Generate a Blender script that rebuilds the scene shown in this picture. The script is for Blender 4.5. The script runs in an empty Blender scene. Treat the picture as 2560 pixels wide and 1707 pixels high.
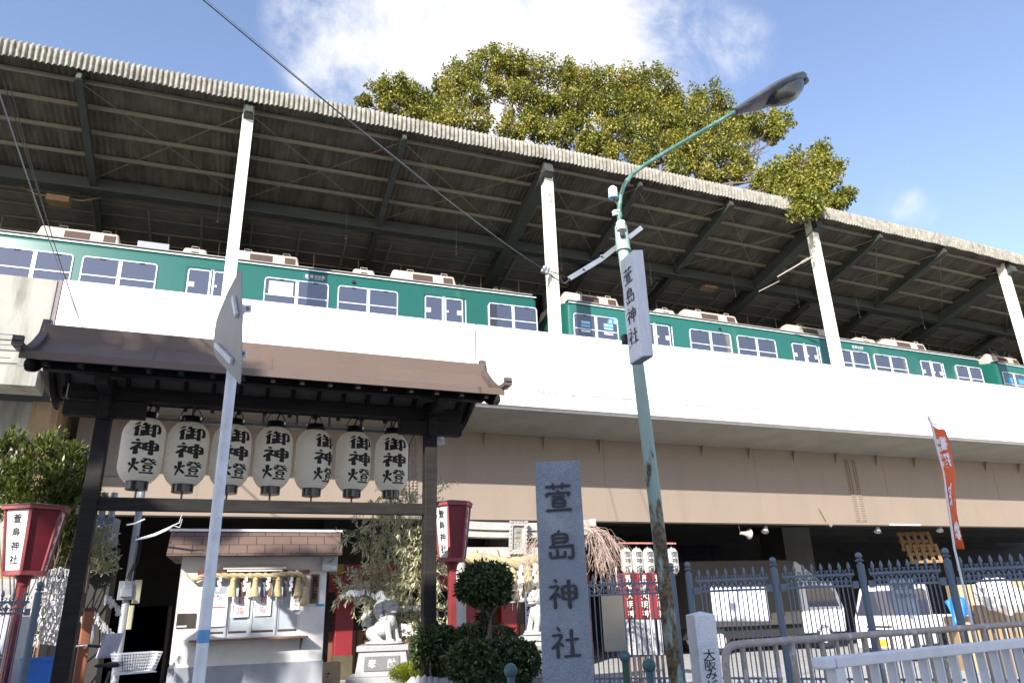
import bpy, bmesh, math, random
from mathutils import Vector as V, Matrix
R=math.radians
random.seed(7)
sc=bpy.context.scene
COL=sc.collection
# ---------------------------------------------------------------- camera
F=1810.0; PW,PH=2560.0,1707.0
EYE=V((0,0,1.55))
def _axes():
    u=V((1121-PW/2,-(-4053-PH/2),-F)).normalized()
    x=V((6133-PW/2,-(1365-PH/2),-F)); x=(x-u*x.dot(u)).normalized()
    return x,u.cross(x),u
_x,_y,_u=_axes()                       # world axes written in camera axes
CAMM=Matrix(((_x.x,_x.y,_x.z),(_y.x,_y.y,_y.z),(_u.x,_u.y,_u.z)))   # camera -> world
cd=bpy.data.cameras.new('camera'); cam=bpy.data.objects.new('camera',cd); COL.objects.link(cam)
cd.sensor_width=36; cd.lens=F/PW*36; cd.clip_start=0.05; cd.clip_end=3000
cam.matrix_world=Matrix.Translation(EYE)@CAMM.to_4x4()
sc.camera=cam
FWD=CAMM@V((0,0,-1))
def ray(px,py): return CAMM@V((px-PW/2,-(py-PH/2),-F))
def at(px,py,Y):
    d=ray(px,py); return EYE+d*(Y/d.y)
def atd(px,py,D):
    d=ray(px,py); return EYE+d*(D/d.dot(FWD))
def atz(px,py,z):
    d=ray(px,py); return EYE+d*((z-EYE.z)/d.z)
YAWF=math.atan2(-FWD.x,FWD.y)           # rotz that turns local -Y face to the camera
# ---------------------------------------------------------------- sun and sky
SUN=V((0.90,1.0,-0.71)).normalized()    # travel direction
sun_el=math.asin(-SUN.z); sun_az=math.atan2(-SUN.x,-SUN.y)
sl=bpy.data.lights.new('sun','SUN'); sl.energy=5.0; sl.angle=R(0.53); sl.color=(1.0,0.955,0.88)
so=bpy.data.objects.new('sun',sl); COL.objects.link(so); so.rotation_euler=SUN.to_track_quat('-Z','Y').to_euler(); so.location=(-20,-20,30)
w=bpy.data.worlds.new('World'); sc.world=w; w.use_nodes=True
N=w.node_tree.nodes; LK=w.node_tree.links; N.clear()
out=N.new('ShaderNodeOutputWorld'); bg=N.new('ShaderNodeBackground'); LK.new(bg.outputs[0],out.inputs[0])
sky=N.new('ShaderNodeTexSky'); sky.sky_type='NISHITA'; sky.sun_disc=False; sky.sun_elevation=sun_el; sky.sun_rotation=sun_az
sky.air_density=1.25; sky.dust_density=0.6; sky.ozone_density=2.0; sky.altitude=20
bg.inputs['Strength'].default_value=0.145
def wn(t,**k):
    n=N.new(t)
    for a,b in k.items(): setattr(n,a,b)
    return n
def wmath(op,a,b=None,clamp=False):
    n=wn('ShaderNodeMath',operation=op,use_clamp=clamp)
    for i,v in enumerate((a,b)):
        if v is None: continue
        if hasattr(v,'links'): LK.new(v,n.inputs[i])
        else: n.inputs[i].default_value=v
    return n.outputs[0]
tc=wn('ShaderNodeTexCoord')
acc=None
for (px,py,r,wt) in [(1290,0,400,.74),(1100,40,330,.36),(880,90,270,.42),(800,60,180,.2),(1500,90,280,.36),(1740,150,220,.27),(1880,120,130,.2),(1250,-500,520,.6),(870,230,170,.28),(2300,535,80,.26),(2240,500,80,.2),(1340,240,300,.36),(1480,230,230,.25)]:
    c=ray(px,py).normalized(); ang=math.atan2(r,math.hypot(F,math.hypot(px-PW/2,py-PH/2)))
    dp=wn('ShaderNodeVectorMath',operation='DOT_PRODUCT'); LK.new(tc.outputs['Generated'],dp.inputs[0]); dp.inputs[1].default_value=c
    mr=wn('ShaderNodeMapRange',interpolation_type='SMOOTHSTEP'); LK.new(dp.outputs['Value'],mr.inputs['Value'])
    mr.inputs['From Min'].default_value=math.cos(ang); mr.inputs['From Max'].default_value=math.cos(ang*.25); mr.inputs['To Max'].default_value=wt
    acc=mr.outputs[0] if acc is None else wmath('ADD',acc,mr.outputs[0])
acc=wmath('MINIMUM',acc,1.15)
nz=wn('ShaderNodeTexNoise'); LK.new(tc.outputs['Generated'],nz.inputs['Vector']); nz.inputs['Scale'].default_value=7.5; nz.inputs['Detail'].default_value=9; nz.inputs['Roughness'].default_value=.62; nz.inputs['Distortion'].default_value=.35
nn=wmath('MULTIPLY',wmath('SUBTRACT',nz.outputs[0],.5),2.9)
gate=wmath('MULTIPLY',acc,2.2,True)
mask=wmath('ADD',acc,wmath('MULTIPLY',nn,gate))
mr=wn('ShaderNodeMapRange',interpolation_type='SMOOTHSTEP'); LK.new(mask,mr.inputs['Value']); mr.inputs['From Min'].default_value=.10; mr.inputs['From Max'].default_value=1.12
mix=wn('ShaderNodeMix',data_type='RGBA'); LK.new(mr.outputs[0],mix.inputs['Factor']); tint=wn('ShaderNodeMix',data_type='RGBA',blend_type='MULTIPLY'); tint.inputs['Factor'].default_value=1; LK.new(sky.outputs[0],tint.inputs['A']); tint.inputs['B'].default_value=(1.06,.955,1.0,1); LK.new(tint.outputs['Result'],mix.inputs['A'])
mix.inputs['B'].default_value=(3.9,3.95,4.1,1)
LK.new(mix.outputs['Result'],bg.inputs['Color'])
vs=sc.view_settings; vs.view_transform='Standard'; vs.look='None'; vs.gamma=1; vs.exposure=0.95; vs.use_curve_mapping=False
# ---------------------------------------------------------------- mesh helpers
class MB:
    def __init__(s): s.v=[]; s.f=[]
    def add(s,vs,fs):
        n=len(s.v); s.v+= [V(p) for p in vs]; s.f+=[tuple(i+n for i in f) for f in fs]; return s
    def box(s,c,d,rz=0.0,M=None):
        x,y,z=d[0]/2,d[1]/2,d[2]/2
        m=M if M is not None else Matrix.Rotation(rz,3,'Z')
        c=V(c)
        return s.add([c+m@V(p) for p in ((-x,-y,-z),(x,-y,-z),(x,y,-z),(-x,y,-z),(-x,-y,z),(x,-y,z),(x,y,z),(-x,y,z))],
            ((0,3,2,1),(4,5,6,7),(0,1,5,4),(1,2,6,5),(2,3,7,6),(3,0,4,7)))
    def bb(s,a,b): return s.box([(a[i]+b[i])/2 for i in range(3)],[abs(b[i]-a[i]) for i in range(3)])
    def bar(s,p,q,wd,h,up=(0,0,1)):
        p,q=V(p),V(q); d=(q-p); L=d.length; d.normalize(); sd=d.cross(V(up))
        if sd.length<1e-4: sd=d.cross(V((1,0,0)))
        sd.normalize(); u=sd.cross(d)
        return s.box((p+q)/2,(wd,L,h),M=Matrix((sd,d,u)).transposed())
    def tube(s,pts,rad,seg=10,cap=True):
        pts=[V(p) for p in pts]; n=len(pts)
        if not hasattr(rad,'__len__'): rad=[rad]*n
        rings=[];ref=None
        for i in range(n):
            d=(pts[min(i+1,n-1)]-pts[max(i-1,0)])
            if d.length<1e-9: d=V((0,0,1))
            d.normalize()
            if ref is None:
                ref=d.cross(V((0,0,1)))
                if ref.length<.05: ref=d.cross(V((1,0,0)))
            ref=(ref-d*ref.dot(d)).normalized(); o=d.cross(ref)
            rings.append([pts[i]+(ref*math.cos(a)+o*math.sin(a))*rad[i] for a in [2*math.pi*k/seg for k in range(seg)]])
        vs=[p for r in rings for p in r]; fs=[]
        for i in range(n-1):
            for k in range(seg):
                a=i*seg+k;b=i*seg+(k+1)%seg; fs.append((a,b,b+seg,a+seg))
        if cap: fs+= [tuple(range(seg-1,-1,-1)),tuple(range((n-1)*seg,n*seg))]
        return s.add(vs,fs)
    def lathe(s,prof,c=(0,0,0),seg=24,M=None,cap=True):
        c=V(c); vs=[];fs=[];n=len(prof)
        for r,z in prof:
            for k in range(seg):
                a=2*math.pi*k/seg; p=V((r*math.cos(a),r*math.sin(a),z)); vs.append(c+(M@p if M is not None else p))
        for i in range(n-1):
            for k in range(seg):
                a=i*seg+k;b=i*seg+(k+1)%seg; fs.append((a,b,b+seg,a+seg))
        if cap: fs+=[tuple(range(seg-1,-1,-1)),tuple(range((n-1)*seg,n*seg))]
        return s.add(vs,fs)
    def prism(s,poly,ex):
        poly=[V(p) for p in poly]; ex=V(ex); n=len(poly)
        return s.add(poly+[p+ex for p in poly],[tuple(range(n)),tuple(range(2*n-1,n-1,-1))]+[(i,i+n,(i+1)%n+n,(i+1)%n) for i in range(n)])
    def sphere(s,c,r,seg=16,M=None):
        rr=r if hasattr(r,'__len__') else (r,r,r); h=seg//2
        vs=[];c=V(c)
        for i in range(h+1):
            t=math.pi*i/h
            for k in range(seg):
                a=2*math.pi*k/seg; p=V((rr[0]*math.sin(t)*math.cos(a),rr[1]*math.sin(t)*math.sin(a),rr[2]*math.cos(t))); vs.append(c+(M@p if M is not None else p))
        fs=[(i*seg+k,(i+1)*seg+k,(i+1)*seg+(k+1)%seg,i*seg+(k+1)%seg) for i in range(h) for k in range(seg)]
        return s.add(vs,fs)
    def grid(s,rows):
        n=len(rows);m=len(rows[0])
        return s.add([p for r in rows for p in r],[(i*m+j,i*m+j+1,(i+1)*m+j+1,(i+1)*m+j) for i in range(n-1) for j in range(m-1)])
    def build(s,name,mt,parent=None,world=False,smooth=None,bev=0,label=None,solid=0):
        me=bpy.data.meshes.new(name); off=V((0,0,0))
        if world and parent is not None:
            p=parent
            while p: off+=p.location; p=p.parent
        me.from_pydata([tuple(p-off) for p in s.v],[],s.f); me.update()
        b=bmesh.new(); b.from_mesh(me); bmesh.ops.remove_doubles(b,verts=b.verts,dist=1e-6)
        if not getattr(s,'leaf',False): bmesh.ops.recalc_face_normals(b,faces=b.faces)
        b.to_mesh(me); b.free()
        me.materials.append(mt); o=bpy.data.objects.new(name,me); COL.objects.link(o)
        if parent is not None: o.parent=parent
        if smooth is not None:
            me.shade_smooth()
            me.set_sharp_from_angle(angle=R(smooth))
        if solid:
            m=o.modifiers.new('solid','SOLIDIFY'); m.thickness=solid; m.offset=0
        if bev:
            m=o.modifiers.new('bevel','BEVEL'); m.width=bev; m.segments=2; m.limit_method='ANGLE'; m.angle_limit=R(40)
        if label: o['label']=label
        return o
def tag(o,label,cat,group=None):
    o['label']=label; o['category']=cat
    if group: o['group']=group
    return o
def thing(name,label,cat,loc=(0,0,0),rz=0.0,group=None):
    o=bpy.data.objects.new(name,None); COL.objects.link(o); o.location=loc; o.rotation_euler=(0,0,rz); o.empty_display_size=.2
    return tag(o,label,cat,group)
def struct(o): o['kind']='structure'; return o
def dup(o,loc=None,rz=None,label=None,parent=None,group=None):
    def cp(x,par):
        c=x.copy(); COL.objects.link(c)
        if par is not None: c.parent=par
        for ch in x.children: cp(ch,c)
        return c
    c=cp(o,parent)
    if loc is not None: c.location=loc
    if rz is not None: c.rotation_euler=(0,0,rz)
    if label: c['label']=label
    if group: c['group']=group
    return c
# ---------------------------------------------------------------- lettering
_G={}
def glyph(ch,bold=0.0):
    k=(ch,round(bold,4))
    if k in _G: return _G[k]
    c=bpy.data.curves.new('t','FONT'); c.body=ch; c.size=1; c.offset=bold; c.resolution_u=3
    o=bpy.data.objects.new('t',c); COL.objects.link(o)
    dg=bpy.context.evaluated_depsgraph_get(); me=bpy.data.meshes.new_from_object(o.evaluated_get(dg))
    vs=[(p.co.x,p.co.y) for p in me.vertices]; fs=[tuple(p.vertices) for p in me.polygons]
    bpy.data.objects.remove(o); bpy.data.curves.remove(c); bpy.data.meshes.remove(me)
    if vs:
        x0=min(p[0] for p in vs);x1=max(p[0] for p in vs);y0=min(p[1] for p in vs);y1=max(p[1] for p in vs)
        cx,cy=(x0+x1)/2,(y0+y1)/2; vs=[(a-cx,b-cy) for a,b in vs]
    _G[k]=(vs,fs); return _G[k]
def subdiv(vs,fs,mx):
    b=bmesh.new(); vv=[b.verts.new((x,y,0)) for x,y in vs]
    for f in fs:
        try: b.faces.new([vv[i] for i in f])
        except ValueError: pass
    for _ in range(5):
        es=[e for e in b.edges if e.calc_length()>mx]
        if not es: break
        bmesh.ops.subdivide_edges(b,edges=es,cuts=1)
    bmesh.ops.triangulate(b,faces=b.faces)
    b.verts.index_update()
    r=([(p.co.x,p.co.y) for p in b.verts],[tuple(x.index for x in f.verts) for f in b.faces]); b.free(); return r
def vtext(mb,s,o,rt,up,size,step,wide=1.0,bold=0.02):
    """writing in a column: centre of the first character at o, running down; rt/up are unit vectors"""
    o,rt,up=V(o),V(rt),V(up)
    for i,ch in enumerate(s):
        if ch in ' \u3000': continue
        vs,fs=glyph(ch,bold); c=o-up*(step*i)
        mb.add([c+rt*(x*size*wide)+up*(y*size) for x,y in vs],fs)
def htext(mb,s,o,rt,up,size,step,wide=1.0,bold=0.01):
    o,rt,up=V(o),V(rt),V(up)
    for i,ch in enumerate(s):
        if ch==' ': continue
        vs,fs=glyph(ch,bold); c=o+rt*(step*i)
        mb.add([c+rt*(x*size*wide)+up*(y*size) for x,y in vs],fs)
# ---------------------------------------------------------------- materials
def mat(name,col,rough=.6,metal=0.0,var=.10,scale=3.0,stain=None,samt=.0,sscale=2.0,srange=(.45,.65),sstretch=None,bump=0.0,bscale=60.0,trans=0.0,alpha=None,coat=0.0,spec=None):
    m=bpy.data.materials.new(name); m.use_nodes=True; t=m.node_tree; n=t.nodes; l=t.links
    b=n['Principled BSDF']; b.inputs['Roughness'].default_value=rough; b.inputs['Metallic'].default_value=metal
    if coat: b.inputs['Coat Weight'].default_value=coat; b.inputs['Coat Roughness'].default_value=.05
    if spec is not None: b.inputs['Specular IOR Level'].default_value=spec
    tcn=n.new('ShaderNodeTexCoord'); co=tcn.outputs['Object']
    base=None
    if var:
        nz=n.new('ShaderNodeTexNoise'); nz.inputs['Scale'].default_value=scale; nz.inputs['Detail'].default_value=6; nz.inputs['Roughness'].default_value=.6; l.new(co,nz.inputs['Vector'])
        mx=n.new('ShaderNodeMix'); mx.data_type='RGBA'
        mr=n.new('ShaderNodeMapRange'); mr.inputs['From Min'].default_value=.3; mr.inputs['From Max'].default_value=.7; l.new(nz.outputs[0],mr.inputs['Value']); l.new(mr.outputs[0],mx.inputs['Factor'])
        mx.inputs['A'].default_value=tuple(c*(1-var) for c in col)+(1,); mx.inputs['B'].default_value=tuple(min(1,c*(1+var)) for c in col)+(1,)
        base=mx.outputs['Result']
    if stain is not None:
        nz=n.new('ShaderNodeTexNoise'); nz.inputs['Scale'].default_value=sscale; nz.inputs['Detail'].default_value=8; nz.inputs['Roughness'].default_value=.65
        if sstretch:
            mp=n.new('ShaderNodeMapping'); mp.inputs['Scale'].default_value=sstretch; l.new(co,mp.inputs['Vector']); l.new(mp.outputs[0],nz.inputs['Vector'])
        else: l.new(co,nz.inputs['Vector'])
        mr=n.new('ShaderNodeMapRange'); mr.inputs['From Min'].default_value=srange[0]; mr.inputs['From Max'].default_value=srange[1]; mr.inputs['To Max'].default_value=samt; l.new(nz.outputs[0],mr.inputs['Value'])
        mx=n.new('ShaderNodeMix'); mx.data_type='RGBA'; l.new(mr.outputs[0],mx.inputs['Factor'])
        if base is not None: l.new(base,mx.inputs['A'])
        else: mx.inputs['A'].default_value=tuple(col)+(1,)
        mx.inputs['B'].default_value=tuple(stain)+(1,); base=mx.outputs['Result']
    if base is not None: l.new(base,b.inputs['Base Color'])
    else: b.inputs['Base Color'].default_value=tuple(col)+(1,)
    if bump:
        nz=n.new('ShaderNodeTexNoise'); nz.inputs['Scale'].default_value=bscale; nz.inputs['Detail'].default_value=4; l.new(co,nz.inputs['Vector'])
        bp=n.new('ShaderNodeBump'); bp.inputs['Strength'].default_value=bump; bp.inputs['Distance'].default_value=.02; l.new(nz.outputs[0],bp.inputs['Height']); l.new(bp.outputs[0],b.inputs['Normal'])
    if trans: b.inputs['Transmission Weight'].default_value=trans
    return m
def leafmat(name,cols,rough=.5,transl=.25,spec=.35,patch=0.0,pscale=1.0):
    m=bpy.data.materials.new(name); m.use_nodes=True; t=m.node_tree; n=t.nodes; l=t.links
    b=n['Principled BSDF']; b.inputs['Roughness'].default_value=rough; b.inputs['Specular IOR Level'].default_value=spec
    g=n.new('ShaderNodeNewGeometry'); cr=n.new('ShaderNodeValToRGB'); 
    if patch:
        tcn=n.new('ShaderNodeTexCoord'); nz=n.new('ShaderNodeTexNoise'); nz.inputs['Scale'].default_value=pscale; nz.inputs['Detail'].default_value=3; l.new(tcn.outputs['Object'],nz.inputs['Vector'])
        mr=n.new('ShaderNodeMapRange'); mr.inputs['From Min'].default_value=.3; mr.inputs['From Max'].default_value=.7; mr.inputs['To Min'].default_value=-patch; mr.inputs['To Max'].default_value=patch; l.new(nz.outputs[0],mr.inputs['Value'])
        ad=n.new('ShaderNodeMath'); ad.operation='MULTIPLY_ADD'; ad.use_clamp=True; l.new(g.outputs['Random Per Island'],ad.inputs[0]); ad.inputs[1].default_value=.75; l.new(mr.outputs[0],ad.inputs[2]); l.new(ad.outputs[0],cr.inputs[0])
    else: l.new(g.outputs['Random Per Island'],cr.inputs[0])
    els=cr.color_ramp.elements
    while len(els)<len(cols): els.new(.5)
    for i,(p,c) in enumerate(cols): els[i].position=p
    for i,(p,c) in enumerate(cols): els[i].position=p; els[i].color=tuple(c)+(1,)
    l.new(cr.outputs[0],b.inputs['Base Color'])
    tr=n.new('ShaderNodeBsdfTranslucent'); l.new(cr.outputs[0],tr.inputs['Color'])
    ms=n.new('ShaderNodeMixShader'); ms.inputs[0].default_value=transl; l.new(b.outputs[0],ms.inputs[1]); l.new(tr.outputs[0],ms.inputs[2])
    l.new(ms.outputs[0],n['Material Output'].inputs['Surface']); return m
M={}
M['parapet']=mat('white_panel',(.86,.86,.85),.55,var=.02,scale=.6,stain=(.72,.72,.70),samt=.5,sscale=1.2,srange=(.55,.8),sstretch=(2,2,.25))
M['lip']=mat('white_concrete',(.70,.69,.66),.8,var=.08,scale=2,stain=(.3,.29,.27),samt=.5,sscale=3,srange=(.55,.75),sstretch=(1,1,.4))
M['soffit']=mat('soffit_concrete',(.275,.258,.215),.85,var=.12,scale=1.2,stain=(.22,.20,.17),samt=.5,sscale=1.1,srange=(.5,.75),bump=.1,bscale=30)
M['girder']=mat('girder_brown_paint',(.25,.20,.157),.5,var=.03,scale=.5,stain=(.185,.145,.112),samt=.6,sscale=1.0,srange=(.5,.8),sstretch=(1.6,1.6,.22))
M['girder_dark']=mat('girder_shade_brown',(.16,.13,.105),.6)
M['concrete']=mat('old_concrete',(.36,.35,.31),.9,var=.12,scale=1.1,stain=(.17,.165,.13),samt=.85,sscale=1.5,srange=(.47,.7),sstretch=(2.2,2.2,.35),bump=.15,bscale=25)
M['concrete_stain']=mat('rust_stained_concrete',(.40,.28,.17),.9,var=.2,scale=2,stain=(.22,.12,.06),samt=.6,sscale=2,sstretch=(6,6,.4))
M['fascia']=mat('weathered_corrugated_cement',(.25,.24,.205),.9,var=.3,scale=7,stain=(.115,.105,.08),samt=.85,sscale=6,srange=(.5,.68),sstretch=(1,1,.7),bump=.5,bscale=40)
M['roofsheet']=mat('brown_grey_roof_sheet',(.125,.105,.078),.85,var=.3,scale=1.5,stain=(.05,.036,.025),samt=.7,sscale=1.1,srange=(.42,.62),sstretch=(3,.6,.6))
M['slat']=mat('louvre_grey',(.17,.15,.12),.8,var=.25,scale=1.5)
M['rafter']=mat('dark_green_steel',(.045,.052,.044),.6,var=.15,scale=2)
M['purlin']=mat('pale_purlin_paint',(.23,.215,.17),.6,var=.12,scale=4,stain=(.16,.12,.08),samt=.5,sscale=4,srange=(.55,.7))
M['column']=mat('cream_column_paint',(.72,.72,.60),.55,var=.04,scale=1.5,stain=(.55,.53,.42),samt=.4,sscale=3,srange=(.58,.75),sstretch=(2,2,.5))
M['wire']=mat('thin_steel_wire',(.21,.185,.13),.5,metal=.3,var=0)
M['black']=mat('black_plastic',(.012,.012,.013),.5,var=0)
M['train_green']=mat('glossy_green_paint',(.013,.105,.083),.30,var=.03,scale=.8,coat=.55)
M['train_dark']=mat('train_dark_green',(.006,.065,.05),.3,var=.02,coat=.5)
M['train_roof']=mat('train_roof_grey',(.30,.29,.27),.8)
M['ac']=mat('warm_white_ac_paint',(.43,.395,.355),.6,var=.05,scale=3,stain=(.4,.36,.31),samt=.4,sscale=4)
M['brownhole']=mat('brown_grille',(.075,.045,.036),.8,var=.2,scale=20)
M['alu']=mat('white_aluminium',(.82,.83,.85),.35,metal=.35,var=.03)
M['glass']=mat('dark_train_glass',(.045,.05,.075),.03,var=0,spec=.9)
M['glass'].node_tree.nodes['Principled BSDF'].inputs['IOR'].default_value=1.72
M['rubber']=mat('rubber_black',(.02,.02,.02),.8,var=0)
M['signblue']=mat('display_blue_grey',(.055,.10,.15),.35,var=0)
M['ink']=mat('black_ink',(.012,.011,.012),.6,var=0)
M['white']=mat('white_paint',(.80,.80,.80),.5,var=.03)
M['blue']=mat('sticker_blue',(.05,.30,.68),.4,var=0)
M['curtain']=mat('pale_curtain',(.55,.62,.56),.9,var=.08,scale=8)
M['gatewood']=mat('dark_stained_timber',(.014,.0125,.0115),.72,var=.35,scale=3,stain=(.035,.03,.026),samt=.5,sscale=3,sstretch=(.6,1,8),spec=.25)
M['gateroof']=mat('brown_copper_sheet',(.138,.098,.076),.42,var=.05,scale=1,stain=(.19,.155,.125),samt=.45,sscale=2.5,srange=(.55,.8))
M['verge']=mat('dark_verge_sheet',(.10,.075,.065),.4,var=.1)
M['paper']=mat('lantern_paper',(.97,.94,.87),.8,var=.05,scale=6)
M['lcap']=mat('black_lacquer',(.010,.010,.012),.28,var=0,coat=.4)
M['cable']=mat('black_cable',(.015,.015,.016),.6,var=0)
M['galv']=mat('painted_pole_white',(.84,.84,.85),.4,var=.04,scale=2,stain=(.45,.46,.48),samt=.4,sscale=6)
M['plateback']=mat('grey_sign_back',(.33,.32,.30),.5,metal=.2,var=.06,scale=4,stain=(.35,.34,.33),samt=.5,sscale=5)
M['bolt']=mat('steel_bolt',(.20,.21,.22),.4,metal=.7,var=0)
M['granite']=mat('blue_grey_granite',(.235,.265,.31),.65,var=.55,scale=160,stain=(.44,.47,.51),samt=.75,sscale=1.6,srange=(.5,.72),bump=.1,bscale=220)
M['engrave']=mat('engraved_dark_stone',(.045,.048,.055),.9,var=.3,scale=100)
M['stone']=mat('pale_grey_granite',(.33,.33,.33),.75,var=.22,scale=90,stain=(.24,.24,.23),samt=.5,sscale=4,srange=(.52,.75),bump=.15,bscale=120)
M['whitestone']=mat('white_statue_stone',(.44,.44,.435),.8,var=.12,scale=20,stain=(.36,.36,.36),samt=.5,sscale=9,srange=(.52,.7),bump=.3,bscale=40)
M['marker']=mat('white_granite',(.82,.82,.83),.75,var=.25,scale=110,stain=(.40,.40,.40),samt=.5,sscale=5,srange=(.52,.72),bump=.15,bscale=140)
M['darkplate']=mat('dark_stone_plate',(.12,.12,.12),.5,var=.3,scale=60)
def lampmat():
    m=mat('weathered_green_pole_paint',(.30,.40,.345),.55,var=.10,scale=5,stain=(.40,.46,.44),samt=.5,sscale=5,srange=(.55,.7),sstretch=(4,4,.6))
    t=m.node_tree; n=t.nodes; l=t.links; b=n['Principled BSDF']; src=b.inputs['Base Color'].links[0].from_socket
    tcn=n.new('ShaderNodeTexCoord'); mp=n.new('ShaderNodeMapping'); mp.inputs['Scale'].default_value=(6,6,1.8); l.new(tcn.outputs['Object'],mp.inputs['Vector'])
    nz=n.new('ShaderNodeTexNoise'); nz.inputs['Scale'].default_value=1.6; nz.inputs['Detail'].default_value=8; nz.inputs['Roughness'].default_value=.62; l.new(mp.outputs[0],nz.inputs['Vector'])
    sx=n.new('ShaderNodeSeparateXYZ'); l.new(tcn.outputs['Object'],sx.inputs[0])
    mr=n.new('ShaderNodeMapRange'); l.new(sx.outputs['Z'],mr.inputs['Value']); mr.inputs['From Min'].default_value=3.1; mr.inputs['From Max'].default_value=2.0; mr.inputs['To Min'].default_value=-.16; mr.inputs['To Max'].default_value=.085; mr.clamp=True
    ad=n.new('ShaderNodeMath'); ad.operation='ADD'; l.new(nz.outputs[0],ad.inputs[0]); l.new(mr.outputs[0],ad.inputs[1])
    m2=n.new('ShaderNodeMapRange'); l.new(ad.outputs[0],m2.inputs['Value']); m2.inputs['From Min'].default_value=.50; m2.inputs['From Max'].default_value=.60
    cr=n.new('ShaderNodeValToRGB'); nz2=n.new('ShaderNodeTexNoise'); nz2.inputs['Scale'].default_value=30; l.new(tcn.outputs['Object'],nz2.inputs['Vector']); l.new(nz2.outputs[0],cr.inputs[0])
    cr.color_ramp.elements[0].position=.35; cr.color_ramp.elements[0].color=(.04,.024,.016,1); cr.color_ramp.elements[1].position=.65; cr.color_ramp.elements[1].color=(.17,.12,.055,1)
    mx=n.new('ShaderNodeMix'); mx.data_type='RGBA'; l.new(m2.outputs[0],mx.inputs['Factor']); l.new(src,mx.inputs['A']); l.new(cr.outputs[0],mx.inputs['B']); l.new(mx.outputs['Result'],b.inputs['Base Color'])
    bp=n.new('ShaderNodeBump'); bp.inputs['Strength'].default_value=.4; bp.inputs['Distance'].default_value=.01; l.new(ad.outputs[0],bp.inputs['Height']); l.new(bp.outputs[0],b.inputs['Normal'])
    return m
M['lamp']=lampmat()
M['lamparm']=mat('teal_arm_paint',(.055,.15,.125),.5,var=.12,scale=8,stain=(.30,.42,.37),samt=.5,sscale=7)
M['lamphead']=mat('blue_grey_lamp_shell',(.055,.062,.08),.45,var=.1,scale=6,stain=(.12,.12,.13),samt=.6,sscale=7)
M['lens']=mat('ribbed_lamp_glass',(.042,.043,.045),.22,var=.25,scale=9,spec=.6)
M['signbox']=mat('white_acrylic_box',(.86,.86,.88),.35,var=.04,scale=2,stain=(.46,.47,.50),samt=.4,sscale=4,sstretch=(3,3,.5))
M['greygreen']=mat('grey_metal_cap',(.05,.05,.055),.5,var=.1)
M['red']=mat('crimson_panel',(.16,.008,.018),.55,var=.12,scale=4)
M['redframe']=mat('faded_red_frame',(.27,.055,.06),.55,var=.12,scale=6)
M['redpaint']=mat('vermilion_paint',(.20,.012,.018),.5,var=.1,scale=3)
M['board']=mat('white_board',(.60,.60,.59),.6,var=.05,scale=3)
M['plaster']=mat('white_plaster',(.76,.74,.70),.9,var=.05,scale=1.5,stain=(.48,.46,.42),samt=.5,sscale=2,srange=(.5,.75),bump=.2,bscale=90)
M['greyplaster']=mat('grey_mortar_base',(.33,.345,.37),.9,var=.08,scale=3,bump=.2,bscale=60)
def shingle():
    m=bpy.data.materials.new('brown_shingles'); m.use_nodes=True; t=m.node_tree; n=t.nodes; l=t.links; b=n['Principled BSDF']; b.inputs['Roughness'].default_value=.75
    tcn=n.new('ShaderNodeTexCoord'); mp=n.new('ShaderNodeMapping'); l.new(tcn.outputs['UV'],mp.inputs['Vector'])
    br=n.new('ShaderNodeTexBrick'); l.new(mp.outputs[0],br.inputs['Vector']); br.inputs['Color1'].default_value=(.135,.085,.065,1); br.inputs['Color2'].default_value=(.115,.072,.055,1); br.inputs['Mortar'].default_value=(.03,.02,.016,1)
    br.inputs['Scale'].default_value=1; br.inputs['Brick Width'].default_value=.27; br.inputs['Row Height'].default_value=.17; br.inputs['Mortar Size'].default_value=.006
    l.new(br.outputs[0],b.inputs['Base Color']); bp=n.new('ShaderNodeBump'); bp.inputs['Strength'].default_value=.6; bp.inputs['Distance'].default_value=.01; bp.invert=True; l.new(br.outputs['Fac'],bp.inputs['Height']); l.new(bp.outputs[0],b.inputs['Normal']); return m
M['shingle']=shingle()
M['winalu']=mat('window_aluminium',(.55,.57,.60),.4,metal=.4,var=.03)
M['frost']=mat('frosted_window',(.36,.41,.45),.25,var=.08,scale=3)
M['woodlight']=mat('worn_wood',(.22,.115,.06),.65,var=.25,scale=5,stain=(.08,.04,.022),samt=.6,sscale=4,sstretch=(.5,4,8))
M['wooddark']=mat('dark_wood',(.055,.03,.022),.65,var=.3,scale=5,sstretch=(1,1,8))
M['rope']=mat('straw_rope',(.38,.30,.17),.85,var=.22,scale=30)
M['straw']=mat('straw_tassel',(.44,.35,.19),.85,var=.2,scale=40)
M['papr']=mat('white_paper',(.82,.82,.83),.8,var=.03)
M['inkred']=mat('red_ink',(.48,.03,.03),.6,var=0)
M['inkgrey']=mat('grey_ink',(.16,.16,.18),.6,var=0)
M['brownmetal']=mat('brown_metal_board',(.05,.038,.032),.4,var=.2,scale=5)
M['card']=mat('cardboard',(.43,.30,.17),.85,var=.08,scale=3)
M['fence']=mat('blue_grey_fence_paint',(.135,.172,.225),.5,var=.12,scale=8)
M['fencepost']=mat('blue_green_post_paint',(.10,.14,.185),.5,var=.12,scale=6)
M['bollard']=mat('teal_bollard_paint',(.07,.15,.17),.45,var=.15,scale=20,stain=(.02,.03,.035),samt=.7,sscale=14,srange=(.55,.68))
M['pipe']=mat('flaking_beige_pipe',(.40,.34,.29),.6,var=.15,scale=9,stain=(.68,.67,.67),samt=.8,sscale=8,srange=(.55,.64))
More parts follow.
